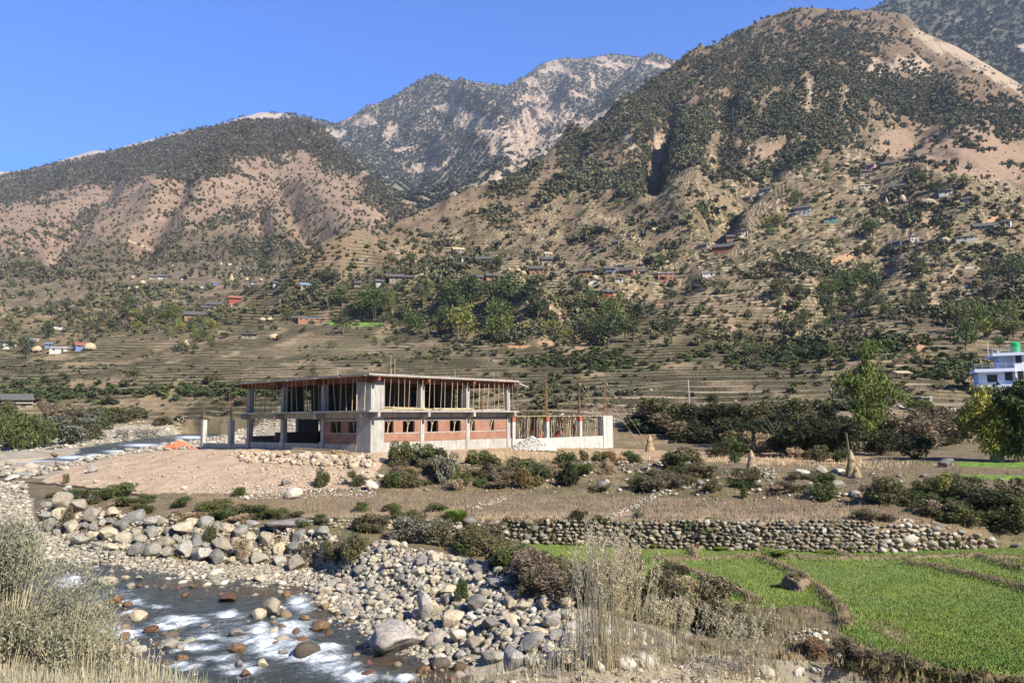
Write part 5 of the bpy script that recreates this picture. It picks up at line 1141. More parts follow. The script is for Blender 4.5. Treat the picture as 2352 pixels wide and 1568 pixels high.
# the big bamboos by the terraces
def bamboo_big(x, y, hp, wp, seed, label, arcs, n=9000, col=((.09, .13, .03), (.24, .25, .06))):
    "arcs: (pixel offset x, height px, droop px) of each leaning mass"
    p = ground_at(x, y, (0,)); s = p[1] / FPX; g = np.random.default_rng(seed); lob = []; mb = MB()
    for ox, hh, dr in arcs:
        for k in range(3):
            oy = g.uniform(-.9, .9); j = g.uniform(-6, 6); top = ((ox + j) * s * .6, oy, hh * s); tip = ((ox + j) * s, oy * 1.3, (hh - dr) * s)
            b0 = (g.uniform(-.5, .5), g.uniform(-.4, .4), 0)
            md = (b0[0] * .5 + (ox + j) * s * .22, oy * .4, hh * s * .55)
            mb.bar(b0, tip, .045, .012, 5, mid=[md, top])
            pts = [np.array(b0), np.array(md), np.array(top), np.array(tip)]
            for q in np.linspace(.7, 3, 8):
                i = min(int(q), 2); f = q - i; c = pts[i] * (1 - f) + pts[i + 1] * f
                lob.append((c[0] + g.normal() * .25, c[1] + g.normal() * .25, max(c[2], .4), g.uniform(.35, .75), g.uniform(.4, .75)))
    for k in range(9): lob.append((g.normal() * wp * s * .22, g.normal() * .7, g.uniform(.15, .5) * hp * s, .9, .9))
    P = crown_pts(g, n, lob); V, F = leaf_cards(g, P, .21, asp=.30, droop=np.array([0, 0, -.7]))
    for k in range(5):
        a = g.uniform(-.5, .5); mb.bar((a, 0, 0), (a * 3 + g.uniform(-1, 1.6), .3, hp * s * g.uniform(.9, 1.05)), .03, .008, 4, mid=[(a * 1.2, 0, hp * s * .5)])
    t = empty('bamboo_clump', tuple(p - np.array([0, 0, .05]))); tag(t, label, 'bamboo')
    me = mk_mesh('foliage', V, F, leafcol(g, len(P), *col, v=.4)); me.materials.append(M_leaf); obj('foliage', me, None, t); mb.build('stems', M_culm, t)
bamboo_big(1995, 1036, 240, 110, 51, 'tall bamboo clump with arching culms in front of the dark bank', [(-70, 175, 60), (-30, 165, 10), (-5, 190, 10), (20, 245, 10), (10, 225, 5), (60, 190, 40), (80, 150, 30), (40, 150, 20), (-20, 110, 10), (30, 100, 20), (-60, 180, 30)])
bamboo_big(2290, 1060, 160, 150, 52, 'bamboo thicket at the right edge with yellow tops', [(-70, 130, 30), (-50, 165, 40), (-20, 140, 20), (20, 120, 10), (50, 150, 10), (60, 110, 10), (-30, 90, 10), (0, 80, 0), (30, 70, 0)], col=((.13, .16, .035), (.36, .33, .07)))
bamboo_big(2350, 1060, 170, 110, 53, 'dark bamboo mass cut off by the right edge', [(-40, 150, 10), (-10, 170, 10), (30, 150, 10), (0, 110, 0), (40, 100, 0)], col=((.035, .055, .015), (.10, .12, .03)))
# young tree with few leaves in front of the blue white house
for x, y, h, k in [(2290, 960, 100, 'greyish'), (2325, 965, 90, 'greyish')]:
    p = ground_at(x, y, (0,)); tree(p, h * p[1] / FPX, k, w=.9, label=place_label('thin leaved grey tree', x, y - 40), n=200)
for x, y, h in [(1716, 965, 50), (1662, 960, 44), (1545, 960, 34), (1510, 868, 24)]:
    p = ground_at(x, y, (0,)); tree(p, h * p[1] / FPX, 'bare', w=.9, label=place_label('bare twiggy young tree', x, y - 20), n=200)

# ---- grass: many blades, one object for each kind of cover
M_grass = mat_col('grass', ((.6, .85, 1.15),), rough=.75)
def grass(name, P, h, pal, seed, w=.012, lean=.35, per=5, spread=.06, vary=0):
    g = np.random.default_rng(seed); n = len(P) * per; B = np.repeat(P, per, 0) + np.concatenate([g.normal(size=(n, 2)) * spread, np.zeros((n, 1))], 1)
    hh = np.repeat(np.broadcast_to(h, (len(P),)), per) * g.uniform(.5, 1.2, n); a = g.uniform(0, 6.28, n); le = g.uniform(0, lean, n) * hh
    B[:, 2] -= .02; T = B + np.stack([le * np.cos(a), le * np.sin(a), hh], -1); b2 = g.uniform(0, 6.28, n); sd_ = np.stack([np.cos(b2), np.sin(b2), 0 * a], -1) * w
    V = np.stack([B - sd_, B + sd_, T], 1).reshape(-1, 3); pal = np.array(pal); c = np.repeat(pal[g.integers(0, len(pal), n)] * g.uniform(.75, 1.25, (n, 1)) * (1 + vary * np.stack([fbm(B[:, 0] / 3, B[:, 1] / 3, 3, 5) * 2.2, fbm(B[:, 0] / 3, B[:, 1] / 3, 3, 5) * .9, 0 * a], -1)), 3, 0)
    o = obj(name, mk_mesh(name, V, np.arange(3 * n).reshape(-1, 3), c), M_grass); tag(o, kind='stuff'); return o
inf = infield & (S < 7.05) & (S > 5.0)
P, ix = L1.scatter(34000, inf * (1 - .85 * sstep(.4, .8, bund)) * (1 - .8 * np.clip(dry_f, 0, 1)), 91)
grass('wheat', P, .085, [(.135, .215, .035), (.165, .24, .045), (.11, .175, .03), (.21, .24, .07)], 92, w=.018, per=4, spread=.11, vary=.22)
P, ix = L1.scatter(2500, (S > 5.2) * (S < 7.3) * np.clip(bund + (infield * np.clip(dry_f, 0, 1)) * .6, 0, 1) * (PX > 1450), 93)
grass('dry_grass', P, .14, [(.27, .20, .12), (.20, .15, .09), (.14, .13, .06)], 94, w=.014, per=4)
P, ix = L1.scatter(5200, (dm(BROWN) + .3 * dm([(450, 1110), (900, 1125), (1400, 1135), (1900, 1150), (1900, 1075), (1400, 1060), (1000, 1050), (850, 1110)])) * (S > 7.7) * (S < 11), 95)
grass('dry_grass', P, .22, [(.24, .18, .115), (.18, .135, .085), (.27, .21, .13), (.15, .125, .075)], 96, w=.018, per=4, spread=.15)
P, ix = L1.scatter(1500, dm([(1100, 1040), (1400, 1040), (2000, 1056), (2200, 1070), (2000, 1080), (1700, 1066), (1400, 1060), (1000, 1062)]) * (S > 9.8) * (S < 12), 97)
grass('stubble', P, .42, [(.50, .37, .22), (.40, .29, .17), (.56, .44, .28)], 98, w=.022, per=2, lean=.9, spread=.15)
P, ix = L1.scatter(8000, (S > 3.8) * (S < 13.2) * (1 - dm(SOIL)) * (1 - infield) * (1 - dm(BROWN)) * (1 - dm(GRAVEL)) * (1 - dm(UPGR)) + .6 * (S > 8.9) * (S < 10.1) * (PX > 900), 99)
grass('bank_grass', P, .26, [(.12, .12, .045), (.17, .15, .07), (.09, .10, .035), (.24, .19, .11)], 100, w=.02, per=4, spread=.18)
P, ix = L1.scatter(16000, (S > 13.0) * (S < 15.6) * (rise * 1.0 + .03), 101)
grass('terrace_grass', P, .42, [(.06, .062, .024), (.085, .08, .035), (.05, .055, .02), (.12, .10, .05)], 102, w=.08, per=3, spread=.35)
# foreground dry grass on the road shoulder
fg = (S > .45) * (S < 1.35)
P, ix = L1.scatter(4200, fg * (PX < 1150) * (1 + 3 * (PX < 480)), 103)
grass('roadside_grass', P, .24, [(.33, .30, .21), (.27, .25, .17), (.21, .20, .14), (.39, .35, .26)], 104, w=.006, per=7, lean=.5, spread=.09)
P, ix = L1.scatter(1700, fg * (PX > 1080) * (PX < 1950), 105)
grass('roadside_grass', P, .17, [(.40, .34, .23), (.32, .27, .18), (.25, .23, .14)], 106, w=.005, per=6, lean=.9, spread=.10)
def stalks(name, x0, x1, y0, y1, n, h, label, seed, pal=((.36, .32, .2), (.50, .44, .30)), w=.005, d=None, lean=.28, twigs=5, leaves=6, lsz=.02, cat='dry weeds', base_r=None):
    "a clump of tall dry stems with side twigs and small leaves: pixels x0..x1 wide"
    g = np.random.default_rng(seed); ps = []
    pc = L1.at((x0 + x1) / 2, y1)
    t = empty(name, tuple(pc)); mb = MB(); L_ = []
    for k in range(n):
        x = (x0 + x1) / 2 + np.clip(g.normal(), -2.4, 2.4) * (x1 - x0) * .27; y = g.uniform(y0, y1); p = L1.at(x, y)
        if p is None: continue
        p = p - pc; H = h * g.uniform(.45, 1.1); a = g.uniform(0, 6.28); l = g.uniform(0, lean) * H
        tip = (p[0] + l * math.cos(a) + .05 * H, p[1] + l * math.sin(a), p[2] + H); mid = (p[0] + l * .35 * math.cos(a), p[1] + l * .35 * math.sin(a), p[2] + H * .5)
        mb.bar((p[0], p[1], p[2] - .05), tip, w, w * .35, 3, mid=[mid])
        for q in range(twigs):
            f = g.uniform(.3, 1); c = np.array(mid) * (1 - f) + np.array(tip) * f if f > .4 else np.array(p) * (1 - f) + np.array(mid) * f
            a2 = g.uniform(0, 6.28); e = c + np.array([math.cos(a2) * .07, math.sin(a2) * .07, g.uniform(.03, .14)]) * H * .8; mb.bar(tuple(c), tuple(e), w * .5, w * .2, 3)
            for z in range(leaves): L_.append(c + (e - c) * g.uniform(.2, 1.1) + g.normal(size=3) * .012)
    tag(t, label, cat); L_ = np.array(L_); V, F = leaf_cards(g, L_, lsz, up=.5, asp=.3)
    me = mk_mesh('leaves', V, F, leafcol(g, len(L_), *pal)); me.materials.append(M_leaf); obj('leaves', me, None, t); mb.build('stems', M_dry, t)
M_dry = mat_noise('dry_stems', (.46, .40, .25), (.64, .56, .38), 12)
stalks('dry_weeds', 1310, 1480, 1515, 1540, 170, 1.5, 'tall dry blond clump of weeds on the roadside bank', 61, twigs=6, leaves=5, lean=.3, w=.0065, lsz=.013, pal=((.36, .32, .19), (.48, .43, .28)))
stalks('dry_weeds', 1450, 1640, 1512, 1530, 75, .80, 'row of lower dry weeds right of the tall clump', 62, twigs=8, leaves=5, lsz=.014)
stalks('dry_weeds', 1620, 1830, 1530, 1568, 80, .70, 'grey dry weeds above the gravel bank at the lower right', 63, pal=((.26, .25, .17), (.38, .35, .25)), twigs=8, leaves=6, lean=.6, lsz=.016)
stalks('dry_weeds', 1210, 1350, 1535, 1560, 60, .38, 'short dark bristly weeds at the bank edge', 64, twigs=2, leaves=3, lean=.12)
stalks('dry_weeds', 440, 480, 1545, 1560, 7, .55, 'few thin dry stalks before the river', 65, twigs=3, leaves=3)
stalks('dry_weeds', 880, 1080, 1556, 1575, 22, .34, 'curly dry seed heads along the lower edge', 66, twigs=3, leaves=8)
stalks('dry_weeds', 200, 420, 1530, 1568, 90, .42, 'bristly dry grass tops below the grey bush', 67, twigs=2, leaves=4, lean=.2)
stalks('dry_weeds', 1960, 1990, 1625, 1640, 6, .40, 'thin dry stalk standing before the wheat field', 68, twigs=2, leaves=5)
stalks('dry_weeds', 2200, 2330, 1625, 1645, 16, .42, 'blurred dry stalks in the lower right corner', 69, twigs=3, leaves=6)
# the grey bush at the left edge
def grey_bush(cx, cy, w, h, seed, label, n=9000):
    p = L1.at(cx, cy); s = p[1] / FPX; g = np.random.default_rng(seed); lob = []; mb = MB(); W, H = w * s, h * s
    for k in range(26):
        a = g.uniform(0, 6.28); r = g.uniform(0, .5); z = g.uniform(.15, .8) * (1.1 - r * .9); lob.append((r * W * math.cos(a), r * .8 * math.sin(a), z * H, W * .15, H * .16))
    P = crown_pts(g, n, lob); P[:, 2] = np.abs(P[:, 2]); V, F = leaf_cards(g, P, .027, up=1.2, asp=.26)
    for k in range(330):
        a = g.uniform(0, 6.28); r = g.uniform(.05, .62); z = g.uniform(.5, 1.05) * H * (1.08 - r * .75)
        mb.bar((r * W * .4 * math.cos(a), r * .3 * math.sin(a), 0), (r * W * math.cos(a) + .08, r * .9 * math.sin(a), z), .005, .0015, 3, mid=[(r * W * .75 * math.cos(a), r * .6 * math.sin(a), z * .6)])
    t = empty('bush', tuple(p)); tag(t, label, 'bush'); me = mk_mesh('foliage', V, F, leafcol(g, len(P), (.22, .215, .145), (.38, .36, .26))); me.materials.append(M_leaf); obj('foliage', me, None, t); mb.build('stems', M_dry, t)
grey_bush(10, 1530, 400, 330, 81, 'big grey green feathery bush at the lower left edge', 26000)
grey_bush(-150, 1530, 300, 380, 82, 'grey bush mostly outside the left edge', 6000)
grey_bush(175, 1535, 190, 170, 83, 'smaller grey bush leaning over the river bank', 9000)
# ================================================================ THE UNFINISHED BUILDING
def mat_conc(name, c0, c1, stain=.7):
    m, nt, b = newmat(name); tc = nt.nodes.new('ShaderNodeTexCoord')
    c, t = noise_ramp(nt, 1.1, [(.3, c0), (.7, c1)], vec=tc.outputs['Object'], detail=6)
    mp = N(nt, 'ShaderNodeMapping'); mp.inputs['Scale'].default_value = (2.5, 2.5, .25); nt.links.new(tc.outputs['Object'], mp.inputs['Vector'])
    r, _ = noise_ramp(nt, 2.0, [(.35, stain), (.6, 1.06)], vec=mp.outputs[0]); c = mixrgb(nt, 'MULTIPLY', 1.0, c, r)
    nt.links.new(c, b.inputs['Base Color']); b.inputs['Roughness'].default_value = .9; bump(nt, b, t.outputs['Fac'], .3, .03); return m
M_conc = mat_conc('concrete', (.29, .275, .25), (.41, .39, .355))
M_concw = mat_conc('white_concrete', (.36, .345, .315), (.48, .46, .42), .75)
M_slab = mat_conc('slab_concrete', (.27, .255, .23), (.37, .35, .32), .75)
M_brick, nt, b = newmat('brick')
tc = nt.nodes.new('ShaderNodeTexCoord'); geo = nt.nodes.new('ShaderNodeNewGeometry'); sx = nt.nodes.new('ShaderNodeSeparateXYZ'); nt.links.new(tc.outputs['Object'], sx.inputs[0])
ad = N(nt, 'ShaderNodeMath', operation='ADD'); nt.links.new(sx.outputs[0], ad.inputs[0]); nt.links.new(sx.outputs[1], ad.inputs[1])
cx = nt.nodes.new('ShaderNodeCombineXYZ'); nt.links.new(ad.outputs[0], cx.inputs[0]); nt.links.new(sx.outputs[2], cx.inputs[1])
bk = nt.nodes.new('ShaderNodeTexBrick'); nt.links.new(cx.outputs[0], bk.inputs['Vector'])
bk.inputs['Color1'].default_value = (.21, .08, .048, 1); bk.inputs['Color2'].default_value = (.28, .12, .072, 1); bk.inputs['Mortar'].default_value = (.33, .26, .20, 1)
bk.inputs['Scale'].default_value = 1; bk.inputs['Brick Width'].default_value = .25; bk.inputs['Row Height'].default_value = .085; bk.inputs['Mortar Size'].default_value = .009
r, _ = noise_ramp(nt, .9, [(.3, .72), (.7, 1.15)], vec=tc.outputs['Object'], detail=6)
nt.links.new(mixrgb(nt, 'MULTIPLY', 1.0, bk.outputs['Color'], r), b.inputs['Base Color']); b.inputs['Roughness'].default_value = .95
M_form = mat_noise('formwork_board', (.13, .05, .035), (.21, .085, .055), 2.0)
M_wood = mat_noise('bamboo_pole', (.36, .28, .16), (.55, .44, .27), 5)
M_darkpole = mat_noise('weathered_pole', (.14, .11, .08), (.24, .19, .13), 5)
M_rust = mat_noise('rebar', (.13, .075, .045), (.19, .11, .07), 8)
M_redpaint = mat_noise('red_paint', (.30, .08, .05), (.36, .11, .065), 3)
BX, BY, BZ = -12.46, 67.0, -2.86
BR = math.atan2(.753, .658)
bld = empty('unfinished_building', (BX, BY, BZ), BR)
tag(bld, 'two storey concrete and red brick building under construction with pole props', 'building')
def loc(a, b, z=0): return Vector((BX, BY, BZ)) + Matrix.Rotation(BR, 3, 'Z') @ Vector((a, b, z))
GA = [1.15, 7.12, 13.24, 19.4]; GB = [1.2, 8.17, 15.0, 21.45]
Z1, Z2_ = 3.73, 6.93; PL = .85; w = .24
rr_ = random.Random(5)
for i, a in enumerate(GA):
    for j, bb in enumerate(GB):
        if i == 0 and j == 0: continue
        mb = MB().box(a - w, a + w, bb - w, bb + w, -.7, 3.17, None)
        if j == 0 or i == 0: mb.box(a - w - .07, a + w + .07, bb - w - .07, bb + w + .07, -.8, PL + .02)
        mb.build('column', M_conc, bld)
        MB().box(a - w, a + w, bb - w, bb + w, Z1 + .002, 6.30).build('column', M_conc, bld)
for z0, z1 in ((-.9, 3.16), (Z1 + .002, 6.30)):
    MB().box(1.0, 2.5, 1.0, 3.05, z0, z1).build('corner_pier', M_conc, bld)
# slabs, beams
MB().box(0, 19.95, 0, 21.75, 3.58, Z1).build('floor_slab', M_slab, bld)
mb = MB()
for x in GA: mb.box(x - .15, x + .15, 1.0, 21.7, 3.08, 3.577)
for y in GB: mb.box(1.0, 19.7, y - .15, y + .15, 3.10, 3.574)
mb.build('beam', M_conc, bld)
def bracket(pts, x0, x1, ax, nm='bracket', mat=None):
    MB().prism(pts, x0, x1, ax).build(nm, mat or M_conc, bld)
for z, mat in ((3.573, None), (6.77, M_form)):
    for x in GA: bracket([(.02, z), (.02, z - .42), (1.0, z - .62), (1.0, z)], x - .13, x + .13, 'x', mat=mat)
    for y in GB: bracket([(.02, z), (.02, z - .42), (1.0, z - .62), (1.0, z)], y - .13, y + .13, 'y', mat=mat)
MB().box(-.05, 20.0, -.05, 21.8, 6.80, Z2_ + .02).build('roof_slab', M_slab, bld)
mb = MB()
for x in GA: mb.box(x - .2, x + .2, 1.0, 21.7, 6.27, 6.795)
for y in GB: mb.box(1.0, 19.7, y - .2, y + .2, 6.29, 6.792)
mb.build('beam_formwork', M_form, bld)
mb = MB()      # shuttering boards jutting out ragged under the roof edge
y = 0.3
while y < 21.9:
    L = rr_.uniform(.8, 1.6); dx = rr_.uniform(.05, .35); mb.box(-dx - .05, 1.0, y, y + L - .04, 6.745, 6.785 + rr_.uniform(0, .01), None); y += L
x = 0.3
while x < 20: 
    L = rr_.uniform(.8, 1.6); mb.box(x, x + L - .04, -rr_.uniform(.02, .12), 1.0, 6.74, 6.783); x += L
mb.build('shuttering_boards', mat_noise('old_board', (.20, .14, .10), (.36, .28, .2), 2), bld)
MB().bar((19.9, .2, 6.75), (21.0, -.5, 6.2), .12, .06, 4).build('loose_board', M_slab, bld)
# plinth
mb = MB().box(2.5, 19.65, 1.0, 1.35, -1.2, PL).box(.98, 1.33, 3.05, 21.7, -1.2, PL - .15).box(1.34, 19.6, 21.35, 21.68, -1.2, PL).box(19.3, 19.62, 1.36, 21.34, -1.2, PL)
mb.build('plinth', M_conc, bld)
MB().box(1.34, 19.29, 1.36, 21.34, .45, .6).build('ground_floor', M_conc, bld)
# brick walls with openings
def brick_wall(p0, p1, z0, z1, wins, face, lab=None, th=.24):
    "a wall along a (face 'a': fixed b) or along b (face 'b': fixed a); wins = (u0, u1, z0, z1)"
    mb = MB(); fx = face[1]
    def bx(u0, u1, a0, a1, o=0, m=mb):
        if face[0] == 'a': m.box(u0, u1, fx - o, fx + th + o, a0, a1)
        else: m.box(fx - o, fx + th + o, u0, u1, a0, a1)
    if not wins: bx(p0, p1, z0, z1)
    else:
        wz0, wz1 = wins[0][2], wins[0][3]; bx(p0, p1, z0, wz0 - .08); bx(p0, p1, wz1 + .16, z1)
        u = p0
        for w0, w1, _, _ in wins: bx(u, w0, wz0, wz1); u = w1
        bx(u, p1, wz0, wz1)
    o = mb.build('brick_wall', M_brick, bld)
    if wins:
        m2 = MB(); bx(p0 + .003, p1 - .003, wz0 - .078, wz0 - .002, .012, m2); bx(p0 + .003, p1 - .003, wz1 + .002, wz1 + .158, .012, m2); obj('band', m2.mesh('band', M_conc), None, o)
        for w0, w1, _, _ in wins:
            c = (w0 + w1) / 2; m3 = MB()
            f = (lambda u, z: (u, fx + .1, z)) if face[0] == 'a' else (lambda u, z: (fx + .1, u, z))
            m3.bar(f(c - .12, wz0), f(c, (wz0 + wz1) / 2 + .2), .045, .04, 5); m3.bar(f(c, (wz0 + wz1) / 2 + .2), f(c - .2, wz1), .035, .03, 5); m3.bar(f(c, (wz0 + wz1) / 2 + .15), f(c + .22, wz1), .035, .03, 5)
            obj('window_prop', m3.mesh('window_prop', M_wood), None, o)
def u_of(xpx, bfix=1.05):       # where along the right facade a pixel column falls
    k = (xpx - 1176) / FPX; return (k * (BY + .658 * bfix) - (BX - .753 * bfix)) / (.658 - k * .753)
def v_of(xpx, afix=1.0):
    k = (xpx - 1176) / FPX; return ((BX + .658 * afix) - k * (BY + .753 * afix)) / (.753 + k * .658)
wz = (1.72, 2.78)
for (p0, p1), xs in (((2.5, 6.87), [(881, 904), (925, 952)]), ((7.37, 12.99), [(980.8, 1006), (1032.5, 1057.5)]), ((13.49, 19.15), [(1079.5, 1089.5), (1124, 1133.5)])):
    brick_wall(p0, p1, PL + .002, 3.06, [(max(p0 + .12, u_of(q0)), u_of(q1), *wz) for q0, q1 in xs], ('a', 1.05))
brick_wall(3.06, 7.93, PL - .148, 3.06, sorted([(v_of(q1), v_of(q0), *wz) for q0, q1 in [(759, 783), (800, 820)]]), ('b', 1.02))
brick_wall(1.4, 6.8, .602, 1.3, None, ('a', 21.36), th=.22)
brick_wall(7.4, 19.2, .602, 3.06, [(9, 10, 1.7, 2.8), (14, 15, 1.7, 2.8)], ('a', 21.36), th=.22)
brick_wall(8.4, 8.5, .602, 3.06, None, ('b', 12.0), th=.1)
for p0, p1 in ((8.5, 14.7), (17.5, 20.9)): MB().box(6.9, 7.0, p0, p1, .602, 3.06).build('shade_board', mat_noise('shade_black', (.03, .027, .024), (.05, .045, .04), 1), bld)  # near-black boards added to turn the open ground floor bays into deep shade
brick_wall(1.5, 6.7, .602, 3.06, None, ('a', 8.05), th=.22)
brick_wall(7.4, 19.1, .602, 3.06, None, ('a', 8.05), th=.22)
brick_wall(1.4, 20.9, .602, 3.06, None, ('b', 19.28), th=.2)
brick_wall(1.8, 6.7, .602, 1.7, None, ('a', 17.5), th=.22)
# dark boards added so the upper floor reads as deeply shaded
M_shade = mat_noise('shade_dark', (.05, .045, .04), (.09, .08, .07), 1)
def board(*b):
    MB().box(*b).build('shade_board', M_shade, bld)
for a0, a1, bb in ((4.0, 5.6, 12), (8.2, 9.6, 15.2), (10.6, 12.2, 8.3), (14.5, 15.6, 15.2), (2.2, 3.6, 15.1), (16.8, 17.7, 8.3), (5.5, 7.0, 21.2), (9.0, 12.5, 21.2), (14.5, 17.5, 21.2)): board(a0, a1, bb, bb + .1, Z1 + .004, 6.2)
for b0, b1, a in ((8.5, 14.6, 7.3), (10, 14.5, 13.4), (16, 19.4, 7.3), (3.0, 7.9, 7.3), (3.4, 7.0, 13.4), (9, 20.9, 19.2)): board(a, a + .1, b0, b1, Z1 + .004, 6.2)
# props between the slabs
M_pgrey = mat_noise('grey_pole', (.24, .20, .15), (.36, .31, .24), 5)
def pole(p, q, r=.045, mat=None, nm='prop'): MB().bar(p, q, r, r * .8, 5).build(nm, mat or M_wood, bld)
for k in range(24):
    a = 1.6 + (k + .5) * 18.2 / 24 + rr_.uniform(-.1, .1); l = rr_.uniform(-.12, .12); pole((a, .25 + rr_.uniform(0, .25), Z1), (a + l, .3, 6.74), rr_.uniform(.022, .038), M_pgrey if rr_.random() < .6 else M_wood)
for k in range(24):
    bb = .9 + (k + .5) * 20.5 / 24 + rr_.uniform(-.15, .15); l = rr_.uniform(-.25, .25); pole((.3 + rr_.uniform(0, .3), bb, Z1), (.4, bb + l, 6.74), rr_.uniform(.03, .055))
for k in range(38): 
    a, bb = rr_.uniform(2, 19), rr_.uniform(2.5, 21); pole((a, bb, Z1), (a + rr_.uniform(-.4, .4), bb + rr_.uniform(-.4, .4), 6.74), .045, M_darkpole)
mb = MB()
for (a0, n) in ((1.15, 9), (7.12, 5), (13.24, 5), (19.4, 7)):
    mb = MB()
    for k in range(n): x = a0 + rr_.uniform(-.22, .22); y = 1.2 + rr_.uniform(-.2, .2); mb.bar((x, y, Z2_ + .021), (x + rr_.uniform(-.03, .03), y, Z2_ + rr_.uniform(.4, .8)), .014, .014, 3)
    mb.build('rebar', M_rust, bld)
for bb in GB[1:]:
    mb = MB()
    for k in range(6): x = 1.15 + rr_.uniform(-.2, .2); y = bb + rr_.uniform(-.2, .2); mb.bar((x, y, Z2_ + .021), (x, y, Z2_ + rr_.uniform(.4, .9)), .014, .014, 3)
    mb.build('rebar', M_rust, bld)
mb = MB()
for a, bb, h in ((3.4, 1.2, 1.9), (5.4, 3, 1.75), (10.0, 9.0, 1.2), (13.4, 3, 1.1), (19.3, 3, .9), (1.0, 6.0, .7)): mb.bar((a, bb, Z2_), (a, bb, Z2_ + h), .025, .02, 4)
mb.build('roof_pole', M_wood, bld)
# ---- the lower wing on the right: plinth, columns, a deck of shuttering on many props
MB().box(20.0, 37.0, 1.0, 1.3, -2.2, .72).box(20.0, 39.0, 8.3, 8.6, -2.2, .6).box(38.7, 39.0, 1.3, 8.29, -2.2, .6).build('plinth', M_concw, bld)
MB().box(20.0, 38.69, 1.31, 8.29, .2, .45).build('ground_floor', M_conc, bld)
for a in (20.25, 26.1, 32.4):
    for bb in (1.18, 8.2):
        MB().box(a - .22, a + .22, bb - .22, bb + .22, -2.1, 2.55).build('column', M_concw, bld)
        MB().box(a - .24, a + .24, bb - .24, bb + .24, 2.55, 3.1).build('column_formwork', M_redpaint, bld)
MB().box(37.0, 39.05, .9, 1.5, -2.3, 3.2).box(38.3, 39.0, 1.51, 2.6, -2.3, 3.19).build('end_pier', M_concw, bld)
mb = MB(); mb.box(20.1, 36.99, .9, 8.6, 3.12, 3.16)
for k in range(18): a = 20.4 + k * .93; mb.box(a, a + .08, .8 - rr_.uniform(0, .2), 8.6, 3.16, 3.24)
mb.build('deck_formwork', M_wood, bld)
mb = MB()
for (a, bb, n, h, sp) in ((20.25 + 2.6, 8.2, 14, 4.3, .2), (26.1, 1.18, 18, 5.1, .22), (29.2, 8.2, 14, 3.9, .2), (32.4, 1.18, 18, 4.9, .2), (38.0, 1.2, 22, 4.6, .7)):
    mb = MB()
    for k in range(n):
        x, y = a + rr_.uniform(-sp, sp), bb + rr_.uniform(-.2, .2); hh = h * rr_.uniform(.5, 1) if sp > .5 else h * rr_.uniform(.75, 1); mb.bar((x, y, 3.15), (a + (x - a) * .25, bb + (y - bb) * .3, 3.15 + hh), .022, .014, 3)
    mb.build('rebar', M_rust, bld)
m1, m2 = MB(), MB()
for k in range(130):
    a, bb = rr_.uniform(20.4, 37), rr_.uniform(1.2, 8.3); m = m1 if rr_.random() < .55 else m2; dx = rr_.uniform(-.5, .5)
    m.bar((a, bb, .45), (a + dx, bb + rr_.uniform(-.3, .3), 3.12), .04, .03, 4)
    if rr_.random() < .4: m.bar((a + dx * .7, bb, 2.3), (a + dx + .35, bb, 3.12), .03, .025, 4)
tag(m1.build('prop_row', M_wood, bld), kind='stuff'); tag(m2.build('prop_row', M_darkpole, bld), kind='stuff')
mb = MB()
for a0, b0, z0, a1, b1, z1 in ((36.2, 1.2, 6.8, 42.5, -1.0, -.6), (38.2, 1.1, 7.2, 44.5, -.6, -.4), (32.4, 1.1, 7.0, 37.0, -.2, 1.2)): mb.bar((a0, b0, z0), (a1, b1, z1), .011, .011, 3)
mb.build('guy_rope', mat_noise('rope', (.5, .48, .42), (.6, .58, .5), 3), bld)
# ---- lone posts and ground beam left of the building
for xp, h, words in ((471, 3.05, 'lone concrete post at the left end of the ground beam'), (534, 3.0, 'notched concrete post between the lone post and the building')):
    v = v_of(xp, 1.15); m = MB().box(-.25, .25, -.25, .25, -.9, h)
    t = empty('concrete_post', tuple(loc(1.15, v)), BR); tag(t, words, 'post', 'posts left of the building'); m.build('shaft', M_concw, t)
    m = MB(); 
    for k in range(9): x = rr_.uniform(-.2, .2); m.bar((x, rr_.uniform(-.2, .2), h), (x * .6 + (-.1 if xp > 500 else 0) * 3, 0, h + (3.6 if xp > 500 else 1.2) * rr_.uniform(.6, 1)), .02, .014, 3)
    m.build('rebar', M_rust, t)
v0, v1 = v_of(534, 1.15), v_of(471, 1.15)
t = MB().box(-.2, .2, 0, v1 - 21.75, -.8, .45).build('ground_beam', M_conc, None, loc=tuple(loc(1.15, 21.75)), rot=BR); tag(t, 'low grey concrete ground beam joining the two posts', 'beam')
# ---- piles
def pole_pile(p, rz, L, n, W, H, label, name='bamboo_pile', seed=1, mat=None):
    r = random.Random(seed); m = MB()
    for k in range(n):
        x = r.uniform(-L * .15, L * .15); y = r.uniform(-W, W); z = .04 + r.uniform(0, H) * (1 - abs(y) / W); l = L * r.uniform(.35, .5); a = r.uniform(-.14, .14)
        m.bar((x - l * math.cos(a), y - l * math.sin(a), z), (x + l * math.cos(a), y + l * math.sin(a), z + r.uniform(-.05, .1)), .045, .03, 5)
    o = m.build(name, mat or M_wood, None, loc=tuple(p), rot=rz); tag(o, label, 'poles'); return o
pole_pile(loc(-1.2, 6.0, .0), BR + math.pi / 2, 7.5, 26, .8, .35, 'heap of long pale poles on the ground before the brick corner', seed=3)
pole_pile(loc(-.6, 2.6, -.1), BR + 1.9, 3.2, 7, .5, .1, 'few short poles lying at the foot of the corner pier', seed=4)
pole_pile(loc(5.0, .7, Z1), BR, 5.0, 26, .28, .28, 'yellow bamboo stack on the slab edge in the first bay', seed=5)
pole_pile(loc(11.0, .75, Z1), BR, 5.0, 22, .28, .22, 'yellow bamboo stack on the slab edge in the middle bay', seed=6)
